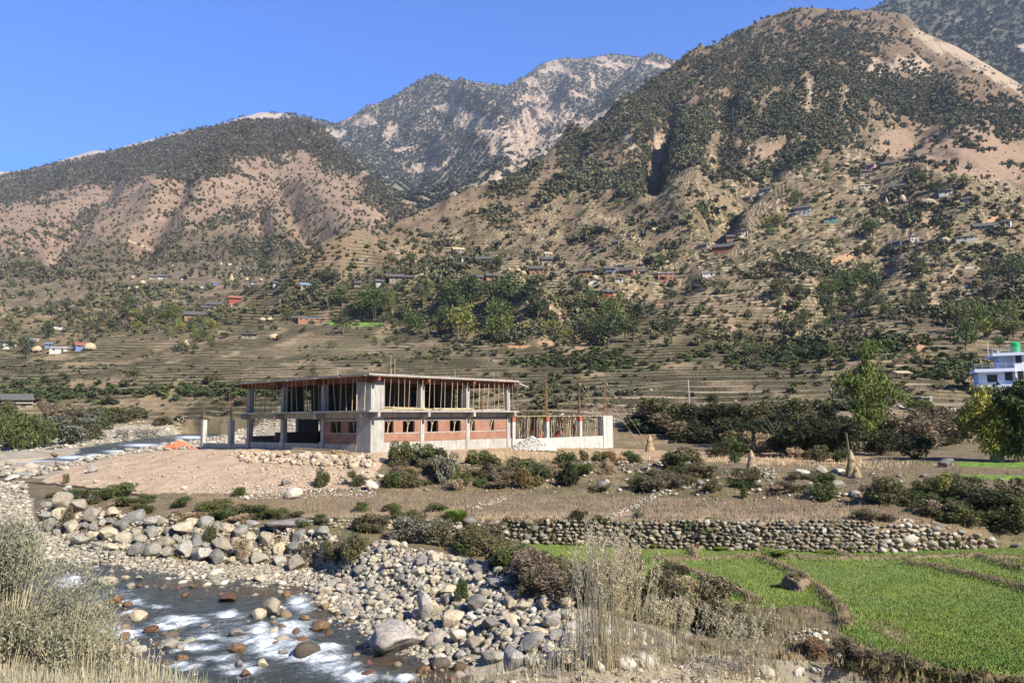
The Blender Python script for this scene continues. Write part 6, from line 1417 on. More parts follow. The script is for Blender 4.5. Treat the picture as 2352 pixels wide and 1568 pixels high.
pole_pile(loc(16.5, .8, Z1), BR, 4.0, 14, .28, .12, 'flat boards and poles on the slab edge in the last bay', seed=7, mat=mat_noise('plank', (.36, .3, .24), (.5, .44, .36), 3))
g = np.random.default_rng(66)
def heap(name, x, y, w, h, n, pal, size, label, cat, temps=ST1, seed=1, box=False, off=0):
    p = ground_at(x, y, (0,)); s = p[1] / FPX; W, H = w * s / 2, h * s; g = np.random.default_rng(seed)
    a = g.uniform(0, 6.28, n); r = g.uniform(0, 1, n) ** .6; z = H * np.maximum(0, 1 - r) ** .8 * g.uniform(.7, 1.03, n)
    P = np.stack([r * W * np.cos(a), r * W * .6 * np.sin(a) + off, z], -1); pal = np.array(pal)
    tp = [(np.array(MB().box(-1, 1, -.5, .5, -.35, .35).V), np.array([(0, 2, 3, 1), (4, 5, 7, 6), (0, 1, 5, 4), (2, 6, 7, 3), (0, 4, 6, 2), (1, 3, 7, 5)]))] if box else temps
    V, F, Cc = merge(tp, P, g.uniform(.7, 1.2, n) * size, pal[g.integers(0, len(pal), n)] * g.uniform(.8, 1.15, (n, 1)), tilt=1.2 if box else .5, g=g)
    o = obj(name, mk_mesh(name, V, F, Cc), M_stone, loc=tuple(p)); tag(o, label, cat); return o
heap('brick_pile', 411, 1030, 62, 17, 700, [(.62, .20, .10), (.68, .26, .14), (.52, .16, .085)], .15, 'loose pile of bright orange bricks on the dirt left of the building', 'bricks', seed=1, box=True)
heap('brick_pile', 466, 1030, 44, 3, 160, [(.62, .20, .10), (.55, .18, .1)], .12, 'flat scatter of orange brick rubble beside the brick pile', 'bricks', seed=2, box=True)
heap('stone_pile', 1222, 1034, 110, 32, 2600, [(.50, .47, .43), (.42, .40, .37), (.56, .52, .47)], .16, 'grey heap of broken stone against the white plinth wall', 'gravel heap', seed=3)
# ---- workers on the lower wing
M_skin = mat_noise('skin', (.30, .17, .11), (.34, .20, .13), 4); M_hair = mat_noise('hair', (.02, .016, .014), (.03, .025, .02), 4)
M_cl = {'red': mat_noise('red_cloth', (.50, .05, .05), (.58, .09, .08), 5), 'dark': mat_noise('dark_cloth', (.05, .05, .07), (.08, .08, .10), 5), 'crimson': mat_noise('crimson_cloth', (.38, .03, .06), (.45, .06, .09), 5), 'pink': mat_noise('pink_cloth', (.55, .30, .28), (.6, .36, .32), 5), 'orange': mat_noise('orange_cloth', (.65, .20, .05), (.7, .26, .08), 5)}
def skin_mesh(name, pts, edges, rad, mat, parent, root=0, sub=1):
    me = bpy.data.meshes.new(name); me.from_pydata(pts, edges, []); o = obj(name, me, mat, parent)
    md = o.modifiers.new('skin', 'SKIN'); md.use_smooth_shade = True
    for i, v in enumerate(me.skin_vertices[0].data): r = rad[i]; v.radius = r if hasattr(r, '__len__') else (r, r); v.use_root = (i == root)
    o.modifiers.new('sub', 'SUBSURF').render_levels = sub; return o
def person(p, rz, bend, label, shirt, trousers, seed=0, scale=1.0, step=.12):
    "bend: degrees the trunk leans forward (towards -Y of the figure)"
    t = empty('person', tuple(p), rz, scale); tag(t, label, 'person', 'workers in red on the lower wing'); a = R(bend)
    hip = Vector((0, 0, .88 if bend < 50 else .80)); dirv = Vector((0, -math.sin(a), math.cos(a))); ch = hip + dirv * .36; nk = hip + dirv * .52
    hd = nk + Vector((0, -math.sin(a * .8), math.cos(a * .8))) * .10; ht = hd + Vector((0, -math.sin(a * .8), math.cos(a * .8))) * .14
    sl = nk + Vector((.19, 0, 0)) - dirv * .05; sr = nk + Vector((-.19, 0, 0)) - dirv * .05
    dn = Vector((0, -.25 if bend > 40 else -.10, -.30)); el = sl + dn + Vector((.05, 0, 0)); er = sr + dn + Vector((-.05, 0, 0)); wl = el + Vector((-.02, -.14, -.20)); wr = er + Vector((.02, -.14, -.20))
    kl = Vector((.11, -.06 - step, .46)); kr = Vector((-.11, -.02 + step, .46)); al = Vector((.12, .0 - step, .07)); ar = Vector((-.12, .05 + step, .07)); tl = al + Vector((.02, -.16, -.04)); tr_ = ar + Vector((-.02, -.16, -.04))
    pts = [hip, ch, nk, hd, ht, sl, el, wl, sr, er, wr, hip + Vector((.10, 0, -.04)), kl, al, tl, hip + Vector((-.10, 0, -.04)), kr, ar, tr_]
    ed = [(0, 1), (1, 2), (2, 3), (3, 4), (2, 5), (5, 6), (6, 7), (2, 8), (8, 9), (9, 10), (0, 11), (11, 12), (12, 13), (13, 14), (0, 15), (15, 16), (16, 17), (17, 18)]
    rad = [(.15, .10), (.16, .11), .06, .095, .075, .06, .042, .028, .06, .042, .028, .085, .06, .04, .035, .085, .06, .04, .035]
    n0 = len(pts)
    for wv, s in ((7, 1), (10, -1)):      # palm, four fingers and a thumb
        wpt = pts[wv]; pm = wpt + Vector((0, -.03, -.07)); pts.append(pm); rad.append((.035, .016)); ed.append((wv, len(pts) - 1)); pi_ = len(pts) - 1
        for k, (dx, L) in enumerate(((-.027, .065), (-.009, .078), (.009, .072), (.027, .055))):
            pts.append(pm + Vector((dx, -.02, -L))); rad.append(.009); ed.append((pi_, len(pts) - 1))
        pts.append(pm + Vector((-.05 * s, -.02, -.01))); rad.append(.010); ed.append((pi_, len(pts) - 1))
    skin_mesh('body', [tuple(v) for v in pts], ed, rad, M_skin, t, 0, 2)
    sp = [pts[i] for i in (0, 1, 2, 5, 6, 8, 9)]; skin_mesh('shirt', [tuple(v) for v in sp], [(0, 1), (1, 2), (2, 3), (3, 4), (2, 5), (5, 6)], [(.175, .13), (.185, .135), (.09, .08), .08, .056, .08, .056], M_cl[shirt], t, 0, 2)
    lp = [pts[i] for i in (0, 11, 12, 13, 15, 16, 17)]; lp[3] = lp[3] + Vector((0, 0, .05)); lp[6] = lp[6] + Vector((0, 0, .05)); skin_mesh('trousers', [tuple(v) for v in lp], [(0, 1), (1, 2), (2, 3), (0, 4), (4, 5), (5, 6)], [(.165, .12), .10, .078, .062, .10, .078, .062], M_cl[trousers], t, 0, 2)
    V, F = ICO[2]; up = (ht - nk).normalized(); fw = Vector((0, -up.z, up.y)); c = hd + up * .06
    hv = [tuple(c + Vector((v[0] * .098, 0, 0)) + up * (v[2] * .12 + .03) - fw * (v[1] * .105 + .0) * -1 - fw * .025) for v in V]; m = bpy.data.meshes.new('hair'); m.from_pydata(hv, [], [tuple(int(i) for i in f) for f in F]); obj('hair', m, M_hair, t)
    m = MB(); 
    for sx_ in (-.034, .034): m.add([tuple(c + Vector((sx_ + v[0] * .014, 0, 0)) + fw * (.088 + v[1] * .01) + up * (-.0 + v[2] * .01)) for v in ICO[1][0]], [tuple(f) for f in ICO[1][1]])
    m.build('eyes', M_hair, t)
    m = MB().add([tuple(c + fw * .085 + up * .0), tuple(c + Vector((-.016, 0, 0)) + fw * .088 - up * .045), tuple(c + Vector((.016, 0, 0)) + fw * .088 - up * .045), tuple(c + fw * .118 - up * .04)], [(0, 1, 3), (0, 3, 2), (1, 2, 3), (0, 2, 1)]); m.build('nose', M_skin, t)
    m = MB().box(-.025, .025, -.004, .004, -.005, .005, Matrix.Translation(c + fw * .092 - up * .075)); m.build('mouth', M_cl['crimson'], t)
def wing(xp, bb): return u_of(xp, bb)
for xp, bb, bend, ry, lab_, sh_, tr_ in ((1331, 3.0, 80, .9, 0, 0, 0),): pass
WK = [(1331 - 16, 4.0, 70, 1.2, 'worker in crimson bending forward between the props', 'crimson', 'crimson'), (1240 + 72, 3.4, 8, 2.8, 'worker in red standing beside a pole in the middle bay', 'red', 'dark'), (1218, 4.2, 12, 1.9, 'worker in red and white standing in the left bay', 'red', 'pink'), (1243, 3.6, 25, .6, 'worker in orange leaning by the concrete column', 'orange', 'red')]
# positions read from the picture: x pixel of each figure
for xp, (q, bb, bend, ry, lab_, sh_, tr_) in zip((1277, 1315.5, 1218, 1242), WK):
    person(loc(wing(xp, bb), bb, .45), ry, bend, lab_, sh_, tr_, seed=int(xp), scale=1.05)

# ================================================================ HOUSES
def mat_plain(name, c, v=.12, rough=.9): return mat_noise(name, tuple(k * (1 - v) for k in c), tuple(k * (1 + v) for k in c), 1.5, rough, rnd=.08)
HM = {'white': mat_plain('whitewash', (.44, .42, .385)), 'stone': mat_plain('house_stone', (.23, .195, .15)), 'brick': mat_plain('red_brick', (.26, .13, .085)), 'red': mat_plain('red_wall', (.33, .075, .05)), 'pink': mat_plain('pink_wall', (.75, .32, .40)), 'blue': mat_plain('blue_wall', (.12, .17, .30)), 'tan': mat_plain('mud_wall', (.28, .19, .12)), 'dark': mat_plain('dark_timber', (.07, .055, .045)), 'grey': mat_plain('grey_wall', (.36, .36, .37)), 'green': mat_plain('green_tin', (.16, .30, .24)),
      'slate': mat_plain('slate_roof', (.085, .08, .08)), 'tin': mat_plain('tin_roof', (.40, .41, .43), rough=.6), 'bluetin': mat_plain('blue_tin', (.17, .23, .34), rough=.5), 'thatch': mat_plain('thatch', (.38, .30, .19)), 'rusty': mat_plain('rusty_roof', (.22, .09, .06))}
M_glass = mat_plain('dark_window', (.025, .025, .03), rough=.3)
TONE = {'white': 'whitewashed', 'stone': 'stone', 'brick': 'brick', 'red': 'red', 'pink': 'pink ended', 'blue': 'blue', 'tan': 'mud walled', 'dark': 'dark timber', 'grey': 'grey', 'green': 'green'}
RTON = {'slate': 'dark slate', 'tin': 'pale tin', 'bluetin': 'blue tin', 'thatch': 'thatch', 'rusty': 'rusty'}
def house(x, y, wpx, wall, roof, kind='gable', lab_=None, rot=None, storeys=1, trees=False):
    p = ground_at(x, y)
    if p is None: return
    s = p[1] / FPX; W = wpx * s * .84; D_ = min(W * .6, 6.0) if W > 6 else W * .7; st = 2.0 if W > 7 else 1.6
    H = st * storeys; t = empty('house', (p[0], p[1] + D_ * .2, p[2] - .1), (rng.uniform(-.3, .3) if rot is None else rot) - math.atan(p[0] / p[1]))
    tag(t, lab_ or place_label(f"{TONE[wall]} house, {RTON[roof]} roof", x, y - 6), 'house', 'houses of the hillside villages')
    MB().box(-W / 2, W / 2, -D_ / 2, D_ / 2, -2.0, H).build('wall', HM[wall], t)
    o = .45; rs = HM[roof]
    if kind == 'gable': rh = min(D_ * .38, 2.2); prof = [(-D_ / 2 - o, H - .12), (0, H + rh), (D_ / 2 + o, H - .12), (D_ / 2 + o, H + .05), (0, H + rh + .18), (-D_ / 2 - o, H + .05)]
    elif kind == 'flat': prof = [(-D_ / 2 - o, H + .002), (D_ / 2 + o, H + .002), (D_ / 2 + o, H + .3), (-D_ / 2 - o, H + .3)]
    else: prof = [(-D_ / 2 - o * 1.3, H + .0), (D_ / 2 + o, H + .8), (D_ / 2 + o, H + .92), (-D_ / 2 - o * 1.3, H + .12)]
    if kind == 'gable':
        m = MB().prism(prof[:3] + [prof[3], prof[4], prof[5]], -W / 2 - o, W / 2 + o, 'x'); m.build('roof', rs, t)
        g_ = MB().prism([(-D_ / 2, H), (0, H + rh - .05), (D_ / 2, H)], -W / 2 + .01, W / 2 - .01, 'x'); g_.build('gable_wall', HM[wall], t)
    else: MB().prism(prof, -W / 2 - o, W / 2 + o, 'x').build('roof', rs, t)
    nb = max(2, int(W / 2.4))
    for f in range(storeys):
        for k in range(nb):
            u = -W / 2 + (k + .5) * W / nb; z0 = f * st
            if f == 0 and k == nb // 2: MB().box(u - .4, u + .4, -D_ / 2 - .04, -D_ / 2 + .02, 0.0, z0 + 1.7).build('door', HM['dark'], t)
            else: MB().box(u - .38, u + .38, -D_ / 2 - .04, -D_ / 2 + .02, z0 + .9, z0 + 1.7).build('window', M_glass, t)
    if kind == 'gable' and storeys > 1 or roof == 'slate':
        m = MB(); 
        for k in range(nb + 1): u = -W / 2 + k * W / nb; m.box(u - .06, u + .06, -D_ / 2 - .9, -D_ / 2 - .78, -1.0, H - .15)
        m.box(-W / 2 - .1, W / 2 + .1, -D_ / 2 - .95, -D_ / 2 - .05, H - .28, H - .16); m.build('porch', HM['dark'], t)
    return t
HS = '''538 695 30 red rusty g 2;492 707 42 white slate g 1;470 712 22 white slate g 1;450 730 62 brick slate g 1;707 739 58 brick bluetin f 1;573 776 42 stone slate s 1;184 801 34 blue rusty g 1;133 809 42 white tin s 1;70 786 30 white tin f 1;17 800 34 white slate f 2;110 797 16 blue bluetin s 1;127 753 28 white slate s 1;437 663 20 brick slate g 1;275 662 17 red slate g 1;247 659 10 red slate g 1
350 640 18 white slate g 1;373 640 24 white slate g 1;302 661 18 white tin s 1;320 680 16 white slate g 1;298 680 12 dark slate g 1;495 653 15 blue tin s 1;520 645 18 white tin s 1;465 661 15 grey tin s 1;582 652 16 grey slate g 1;633 657 18 white slate g 1;638 647 12 stone slate g 1;702 660 28 stone bluetin g 1;433 688 16 tan slate g 1;528 608 14 white tin s 1;558 617 15 white slate g 1
585 621 12 white slate g 1;607 624 16 grey bluetin g 1;503 567 13 grey slate g 1;640 561 11 stone slate g 1;43 586 20 tan thatch g 1;67 584 16 white slate g 1;307 709 20 dark slate g 1;420 642 14 white slate g 1;910 644 38 stone slate g 1;874 653 30 white slate g 1;939 643 22 tan slate g 1;822 656 18 stone slate g 1;892 637 11 tan slate g 1;1007 624 16 stone slate g 1;1044 620 18 dark slate g 1
1095 643 32 brick slate g 1;1130 641 36 brick slate g 1;1232 626 40 brick slate g 1;1072 659 26 stone slate g 1;1052 580 32 stone thatch g 1;1112 604 42 tan slate g 1;1068 599 22 white tin s 1;1259 604 40 stone slate g 1;1259 589 20 stone thatch g 1;1345 629 36 brick slate g 1;1402 624 28 blue slate g 1;1428 616 24 stone tin s 1;1440 631 44 brick slate g 1;1398 632 28 stone tin s 1;1364 650 34 white tin s 1
1422 647 22 white tin s 1;1395 678 30 red slate g 1;1415 562 20 stone slate g 1;1374 572 14 stone slate g 1;1444 588 12 white slate g 1;911 590 12 stone thatch g 1;1997 387 34 pink slate g 1;2040 382 38 stone slate g 1;2085 371 26 stone slate g 1;1988 406 28 stone slate g 2;2017 426 28 tan slate g 2;1991 433 36 white tin s 1;2063 436 36 white slate g 1;2172 446 34 white slate g 1;2225 463 26 white slate g 1
1678 433 30 stone thatch g 1;1760 443 34 white slate g 1;1846 492 44 white slate g 2;1824 496 14 white slate g 1;1764 518 14 tan slate g 1;1682 550 30 brick slate g 1;1711 540 18 white slate g 2;1663 573 58 red slate g 1;1616 569 26 stone slate g 1;1529 645 42 brick tin f 2;1565 642 28 tan tin s 1;1628 634 34 white tin f 1;1474 630 24 stone slate g 1;1480 536 16 stone slate g 1;1445 546 14 white slate g 1
2265 528 60 grey slate g 1;2306 520 40 grey slate g 1;2219 552 46 white tin s 1;2100 556 20 white bluetin f 2;2060 562 26 blue slate g 1;2116 564 20 tan slate g 1;1554 436 18 stone slate g 1;1713 462 34 stone slate g 1;1910 508 36 green tin s 1;1620 592 16 tan thatch g 1;1230 474 14 white tin s 1;1720 340 10 white tin f 1'''
for ln in HS.replace('\n', ';').split(';'):
    a = ln.split(); house(float(a[0]), float(a[1]), float(a[2]), a[3], a[4], {'g': 'gable', 'f': 'flat', 's': 'shed'}[a[5]], storeys=int(a[6]))
# ---- straw: thatched hay domes on legs, and cone stacks round a pole
def straw_mesh(seed, prof, n=24, strands=260, sl=.16, jit=.05, flare=.35):
    g = np.random.default_rng(seed); V, F = [], []
    for r, z in prof: V += [(r * (1 + g.normal() * jit) * math.cos(6.283 * k / n), r * (1 + g.normal() * jit) * math.sin(6.283 * k / n), z + g.normal() * .01) for k in range(n)]
    for i in range(len(prof) - 1): F += [(i * n + k, i * n + (k + 1) % n, (i + 1) * n + (k + 1) % n, (i + 1) * n + k) for k in range(n)]
    V = np.array(V); F = np.array(F); pr = np.array(prof); k = g.integers(0, len(prof) - 1, strands); f = g.uniform(0, 1, strands); a = g.uniform(0, 6.283, strands)
    P = pr[k] * (1 - f)[:, None] + pr[k + 1] * f[:, None]; B = np.stack([P[:, 0] * np.cos(a), P[:, 0] * np.sin(a), P[:, 1]], -1); T = B + np.stack([np.cos(a) * sl * flare, np.sin(a) * sl * flare, np.full(strands, -sl)], -1) * g.uniform(.5, 1.5, (strands, 1)); sd_ = np.stack([-np.sin(a), np.cos(a), 0 * a], -1) * .014
    V2 = np.stack([B - sd_, B + sd_, T + sd_, T - sd_], 1).reshape(-1, 3); F2 = np.arange(4 * strands).reshape(-1, 4) + len(V)
    return mk_mesh('straw', np.concatenate([V, V2]), np.concatenate([F, F2]))
DOME = straw_mesh(1, [(.50, .18), (.54, .3), (.50, .55), (.40, .78), (.22, .92), (.02, .96)]); CONE = straw_mesh(2, [(.30, 0), (.29, .2), (.2, .5), (.1, .8), (.03, 1.0)])
for m in (DOME, CONE): m.materials.append(mat_noise('straw_pale', (.33, .265, .165), (.44, .36, .24), 6, rnd=.12))
legs = MB(); [legs.bar((.36 * math.cos(a), .36 * math.sin(a), -.1), (.36 * math.cos(a), .36 * math.sin(a), .22), .03, .03, 4) for a in (.8, 2.4, 4, 5.5)]; LEGS = legs.mesh('legs', M_bark)
PO = MB().bar((0, 0, .9), (0, 0, 1.25), .02, .012, 4).mesh('pole', M_bark)
def hay(x, y, w, h, kind):
    p = ground_at(x, y); 
    if p is None: return
    s = p[1] / FPX; t = empty('haystack' if kind == 'c' else 'hay_dome', tuple(p), rng.uniform(0, 6)); t.scale = (w * s * (.92 if kind == 'd' else 1.7),) * 2 + (h * s,)
    tag(t, place_label('pointed straw stack' if kind == 'c' else 'domed straw heap on posts', x, y - 5), 'haystack', 'straw stacks among the village terraces')
    obj('straw', CONE if kind == 'c' else DOME, None, t); obj('pole', PO, None, t) if kind == 'c' else obj('legs', LEGS, None, t)
for a in '206 805 28 19 d;84 808 23 15 d;103 755 14 8 d;328 653 13 10 d;305 641 10 9 d;315 665 9 9 d;567 645 8 8 d;600 646 9 8 d;603 738 16 10 d;620 737 15 10 d;630 780 26 14 d;397 613 6 6 d;969 637 15 10 d;992 636 11 9 d;1202 633 15 12 d;1170 622 9 8 d;1190 624 12 9 d;1367 642 14 11 d;2129 472 38 16 d;2073 466 16 20 d;1943 382 14 9 d;1501 531 11 9 d;1702 551 18 11 d;1783 612 18 13 d;2289 534 34 17 d;2170 559 22 16 d;1466 630 8 6 d;2008 432 14 8 d;2195 340 8 5 d;1200 470 8 6 d;532 644 12 16 c;427 792 12 13 c;1424 664 5 9 c;1240 655 6 9 c;2129 392 8 16 c;2036 467 8 15 c;1706 585 6 16 c;1988 398 6 10 c;532 705 4 8 c;560 620 6 8 c;508 608 6 8 c;640 660 6 8 c;1059 655 5 8 c;1535 640 7 8 c;1470 590 6 9 c'.split(';'):
    q = a.split(); hay(float(q[0]), float(q[1]), float(q[2]), float(q[3]), q[4])
# near straw stacks
def big_stack(x, y, w, h, pole_h, lean, label, seed, n=2600, tail=True):
    p = ground_at(x, y, (0,)); s = p[1] / FPX; t = empty('haystack', tuple(p)); tag(t, label, 'haystack')
    m = straw_mesh(seed, [(.30, 0), (.34, .12), (.30, .28), (.20, .45), (.17, .6), (.10, .75), (.11, .88), (.05, .97), (.01, 1.0)], strands=n, sl=.20, jit=.16, flare=.55); m.materials.append(M_straw)
    o = obj('straw', m, None, t); o.scale = (w * s, w * s * .9, h * s)
    if pole_h: MB().bar((0, 0, .3), (lean * s, 0, pole_h * s), .07, .05, 6, mid=[(lean * s * .55, 0, h * s)]).build('pole', M_bark, t)
big_stack(1957, 1092, 36, 58, 96, -8, 'tall straw stack round a leaning bare pole by the white boulders', 11)
big_stack(1968, 1096, 34, 26, 0, 0, 'loose straw skirt fallen beside the tall stack', 12, 500)
big_stack(1493, 1036, 27, 38, 0, 0, 'small pointed straw stook standing behind the terrace', 13)
big_stack(1727, 1080, 34, 46, 0, 0, 'slumped tan heap of straw beside a green bush', 14, 1400)
# the earth mound in the wheat
p = ground_at(1845, 1358, (0,)); s = p[1] / FPX; V, F = rock(4, 77, cuts=5, rough=.16, sq=(1, .9, .72)); PM = p.copy()
o = obj('earth_mound', mk_mesh('earth_mound', V, F, smooth=True), mat_noise('dry_earth', (.15, .11, .075), (.27, .21, .145), 6, bump_s=.9, bdist=.1), loc=(p[0], p[1] + .5, p[2] + .15), scale=(35 * s, 30 * s, 36 * s)); tag(o, 'brown grassy earth mound on the bund in the wheat field', 'mound')
# ---- the stone hut at the left
def stone_hut(x, y, w, h):
    p = ground_at(x, y, (0,)); s = p[1] / FPX; t = empty('stone_hut', tuple(p), R(28 + 12)); tag(t, 'small stone hut with dark tin gable roof at the far left', 'hut')
    W, D_, H = w * s * .95, w * s * .62, h * s * .72
    MB().box(-W / 2, W / 2, -D_ / 2, D_ / 2, -1, H * .45).build('lower_wall', HM['stone'], t); MB().box(-W / 2, W / 2, -D_ / 2, D_ / 2, H * .45, H).build('upper_wall', HM['dark'], t)
    m = MB().prism([(-D_ / 2, -.5), (D_ / 2, -.5), (D_ / 2, H), (0, H + 1.3), (-D_ / 2, H)], W / 2 - .1, W / 2 + .06, 'x'); m.build('gable_wall', mat_noise('pale_stone', (.34, .27, .2), (.5, .41, .31), 5, bump_s=.5), t)
    MB().prism([(-D_ / 2 - .6, H - .35), (0, H + 1.35), (D_ / 2 + .6, H - .35), (D_ / 2 + .6, H - .2), (0, H + 1.52), (-D_ / 2 - .6, H - .2)], -W / 2 - .4, W / 2 + .5, 'x').build('roof', HM['slate'], t)
    MB().box(-W / 2 - .1, W / 2 + .1, -D_ / 2 - .8, -D_ / 2 - .01, H * .45, H * .52).build('balcony', HM['white'], t)
    MB().box(W * .12, W * .30, -D_ / 2 - .03, -D_ / 2 + .05, 0, H * .38).build('door', HM['dark'], t)
shrub(1845, 1350, 50, 26, 'tan', label='straw coloured grass tuft on top of the field mound', p=np.array([p[0], p[1] + .4, p[2] + .35]))
stone_hut(36, 935, 62, 26)
# ---- power pole with lines
p = ground_at(1584, 936, (0,)); s = p[1] / FPX; t = empty('power_pole', tuple(p)); tag(t, 'slim pale power pole with wires on the terraces right of the building', 'pole')
MB().bar((0, 0, -.3), (-.1, 0, 64 * s), .11, .07, 8).build('shaft', M_concw, t); 
m = MB()
for dz in (0, -.35): m.bar((-.1, 0, 62 * s + dz), (-17, -12, 44 * s + dz * 2), .009, .009, 3, mid=[(-8, -6, 52 * s + dz * 1.4)])
m.build('wire', mat_noise('cable', (.42, .4, .34), (.5, .47, .4), 2), t)
for x, y, h, w_ in ((2085, 925, 22, 5), (1915, 918, 26, 3)):
    p = ground_at(x, y, (0,)); s = p[1] / FPX
    if x == 2085: continue
    o = MB().bar((0, 0, -.2), (-.5, 0, h * s), .14, .14, 5).build('leaning_post', M_concw, None, loc=tuple(p)); tag(o, 'short leaning pale post left of the tall bamboo', 'post')
# ---- white posts on the right slope
p = ground_at(2232, 615); s = p[1] / FPX; t = empty('ruined_frame', tuple(p)); tag(t, 'small frame of white posts on a bare spot of the right slope', 'structure')
for k in range(7): x = (-18 + k * 6) * s; MB().bar((x, (k % 2) * 2.5, -.3), (x + .2, (k % 2) * 2.5, rng.uniform(6, 11) * s), .16, .14, 5).build('post', HM['white'], t)
MB().box(-17 * s, 18 * s, -.4, 2.8, -.4, .45).build('base', HM['white'], t)
# ---- the blue white three storey house
p = ground_at(2300, 916, (0,)); s = p[1] / FPX; print('blue house', p)
def hx(x): return (x - 2300) * s
def hz(y): return (917 - y) * s
M_bw = mat_noise('blue_shade_paint', (.56, .64, .80), (.62, .69, .84), .6); M_wh = mat_noise('white_paint', (.72, .75, .84), (.78, .80, .88), .6); M_rail = mat_noise('steel_rail', (.45, .47, .5), (.55, .57, .6), 3)  # M_bw puts bluish shade into the wall colour; tower whiter as if sunlit
t = empty('tall_house', tuple(p), -math.atan(p[0] / p[1]) + .12); tag(t, 'three storey white house with bluish shaded front and balconies at the right edge', 'house')
W0, W1 = hx(2258), hx(2420)
MB().box(hx(2262), W1, 0, 9, -2, hz(890)).build('ground_storey', M_bw, t); MB().box(W0, W1, 0, 9, hz(883.5), hz(855)).build('middle_storey', M_bw, t); MB().box(hx(2302), W1, 1.2, 9, hz(847.5), hz(819)).build('upper_storey', M_bw, t)
MB().box(hx(2329), W1 + .02, -1.0, 8.9, -2.01, hz(819.2)).build('stair_tower', M_wh, t)
MB().box(hx(2253), hx(2328.8), -1.3, 9, hz(890), hz(883.5)).build('floor_slab', M_bw, t); MB().box(hx(2249.5), hx(2328.8), -1.5, 9, hz(855), hz(847.5)).build('floor_slab', M_bw, t); MB().box(hx(2286.5), W1 + .3, -1.6, 9.2, hz(819), hz(812.5)).build('roof_slab', M_bw, t)
def rail(x0, x1, yb, y0, d1=None):
    m = MB(); L = x1 - x0; n = max(2, int(L / 1.2)); h = 1.0
    for k in range(n + 1): m.bar((x0 + L * k / n, y0, yb), (x0 + L * k / n, y0, yb + h), .035, .035, 4)
    for q in (.3, .55, .8, 1.0): m.bar((x0, y0, yb + h * q), (x1, y0, yb + h * q), .025, .025, 4)
    for q in (.55, 1.0): m.bar((x0, y0, yb + h * q), (x0, y0 + 8, yb + h * q), .025, .025, 4)
    m.build('railing', M_rail, t)
rail(hx(2250), hx(2327), hz(847.5), -1.4); rail(hx(2287), hx(2400), hz(812.5), -1.5)
def win(x0, x1, y0, y1, yy):
    f = MB().box(hx(x0), hx(x1), yy - .05, yy + .05, hz(y1), hz(y0)).build('window', M_glass, t); m = MB()
    m.box(hx(x0) - .08, hx(x1) + .08, yy - .12, yy - .052, hz(y0), hz(y0) + .1).box((hx(x0) + hx(x1)) / 2 - .04, (hx(x0) + hx(x1)) / 2 + .04, yy - .09, yy - .052, hz(y1), hz(y0)); obj('frame', m.mesh('frame', HM['dark']), None, f)
win(2275, 2295, 862, 878, 0); win(2310, 2325, 857, 875, 0); win(2334, 2345, 856, 874, -1.0); win(2331, 2343, 820.5, 836, -1.0); win(2268, 2300, 893, 914, 0); win(2312, 2326, 892, 916, 0); win(2337, 2350, 892, 914, -1.0)
for x in (2305, 2328): MB().box(hx(x), hx(x) + .4, -1.25, -.85, -1, hz(890)).build('pillar', M_wh, t)
MB().box(hx(2296), hx(2301), -1.3, -.6, hz(812.5), hz(812.5) + .6).build('parapet_block', M_wh, t)
RH = Matrix.Rotation(t.rotation_euler.z, 3, 'Z')
def hl(a, b, c): return tuple(Vector(p) + RH @ Vector((a, b, c)))
tk = empty('water_tank', hl(hx(2338.5), 2.5, hz(812.5))); tag(tk, 'bright green round water tank on the roof of the tall house', 'water tank')
M_tank = mat_noise('green_plastic', (.015, .33, .11), (.02, .38, .13), 1, rough=.4); m = MB(); m.bar((0, 0, .3), (0, 0, 2.0), .78, .78, 20); m.bar((0, 0, 2.0), (0, 0, 2.25), .78, .35, 20); o = m.build('tank_body', M_tank, tk, smooth=False)
m = MB(); [m.bar((0, 0, z), (0, 0, z + .06), .82, .82, 20) for z in (.6, 1.0, 1.4, 1.8)]; m.build('rib', M_tank, tk); MB().bar((0, 0, 2.22), (0, 0, 2.36), .22, .22, 12).build('lid', M_tank, tk); MB().bar((0, 0, 0), (0, 0, .3), .6, .6, 12).build('base', M_wh, tk)
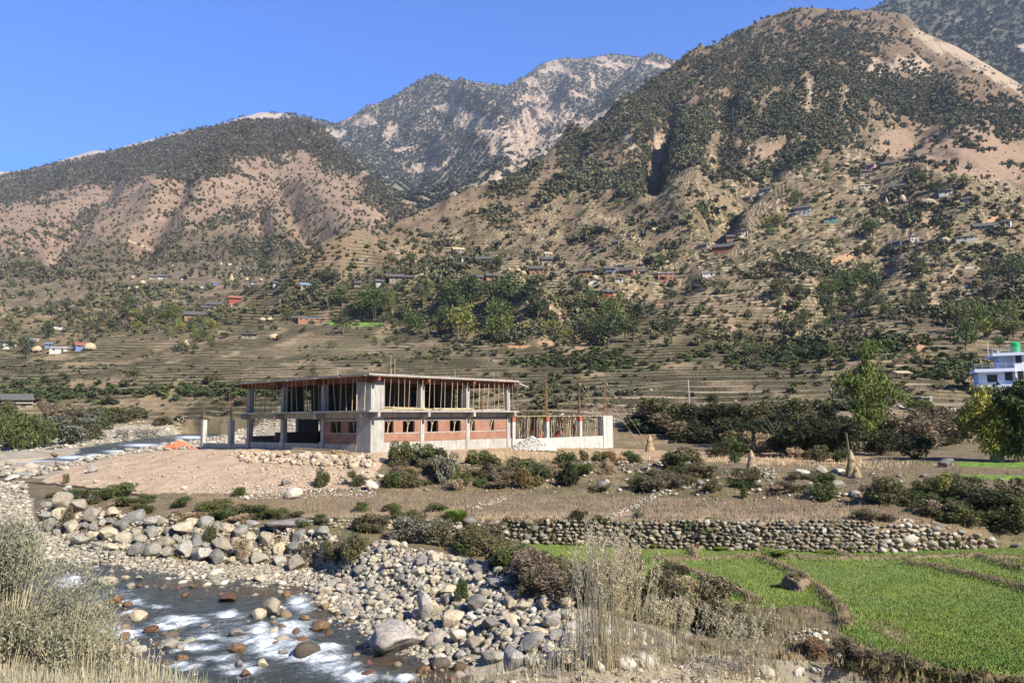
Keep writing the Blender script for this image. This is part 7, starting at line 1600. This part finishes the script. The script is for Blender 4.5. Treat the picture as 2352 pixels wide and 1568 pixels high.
o = MB().bar((0, 0, -.5), (0, 0, 2.6), .05, .05, 5).build('pipe', M_wh, None, loc=hl(hx(2281), .5, hz(818))); tag(o, 'thin white upright pipe at the corner of the tall house roof', 'pipe')
# low platform and wall left of it
p2 = ground_at(2125, 922, (0,)); s2 = p2[1] / FPX; t = empty('concrete_shed', tuple(p2), R(8)); tag(t, 'low flat concrete hut between the tall bamboo and the tall house', 'shed')
MB().box(-13 * s2, 13 * s2, 0, 4, -.6, 9 * s2).build('wall', M_conc, t); MB().box(-15 * s2, 15 * s2, -.5, 4.5, 9 * s2, 11.5 * s2).build('roof', M_slab, t); MB().box(-8 * s2, 2 * s2, -.03, .05, 1 * s2, 7 * s2).build('opening', M_glass, t); MB().box(13 * s2, 18 * s2, 0, 3, -.6, 13 * s2).build('side_wall', M_slab, t)
p2 = ground_at(2245, 927, (0,)); o = MB().box(-50 * s2, 40 * s2, 0, .5, -.8, 2.2 * s2).build('low_wall', M_slab, None, loc=tuple(p2)); tag(o, 'long low pale concrete wall in front of the tall house', 'wall')
# thatched shelter beside the bamboo
p2 = ground_at(2068, 868, (0,)); s2 = p2[1] / FPX; t = empty('shelter', tuple(p2)); tag(t, 'open thatched shelter on posts right of the tall bamboo', 'shelter')
for q in (-14, -5, 5, 14): MB().bar((q * s2, -1, -.3), (q * s2, -1, 12 * s2), .09, .08, 5).build('post', M_bark, t)
MB().prism([(-2.4, 10 * s2), (0, 17 * s2), (2.4, 11 * s2), (0, 18.5 * s2)][:3], -17 * s2, 17 * s2, 'x').build('roof', HM['thatch'], t)

# ================================================================ HAZE
hz_ = MB().box(-7000, 9000, -300, 9000, -12, 3300).build('haze', None); tag(hz_, kind='stuff')
mh = bpy.data.materials.new('haze_air'); mh.use_nodes = True; nt = mh.node_tree; nt.nodes.clear()
pv = nt.nodes.new('ShaderNodeVolumePrincipled'); pv.inputs['Color'].default_value = (.62, .76, 1.0, 1); pv.inputs['Density'].default_value = HAZE; pv.inputs['Anisotropy'].default_value = .0
ou = nt.nodes.new('ShaderNodeOutputMaterial'); nt.links.new(pv.outputs[0], ou.inputs['Volume']); hz_.data.materials.append(mh)
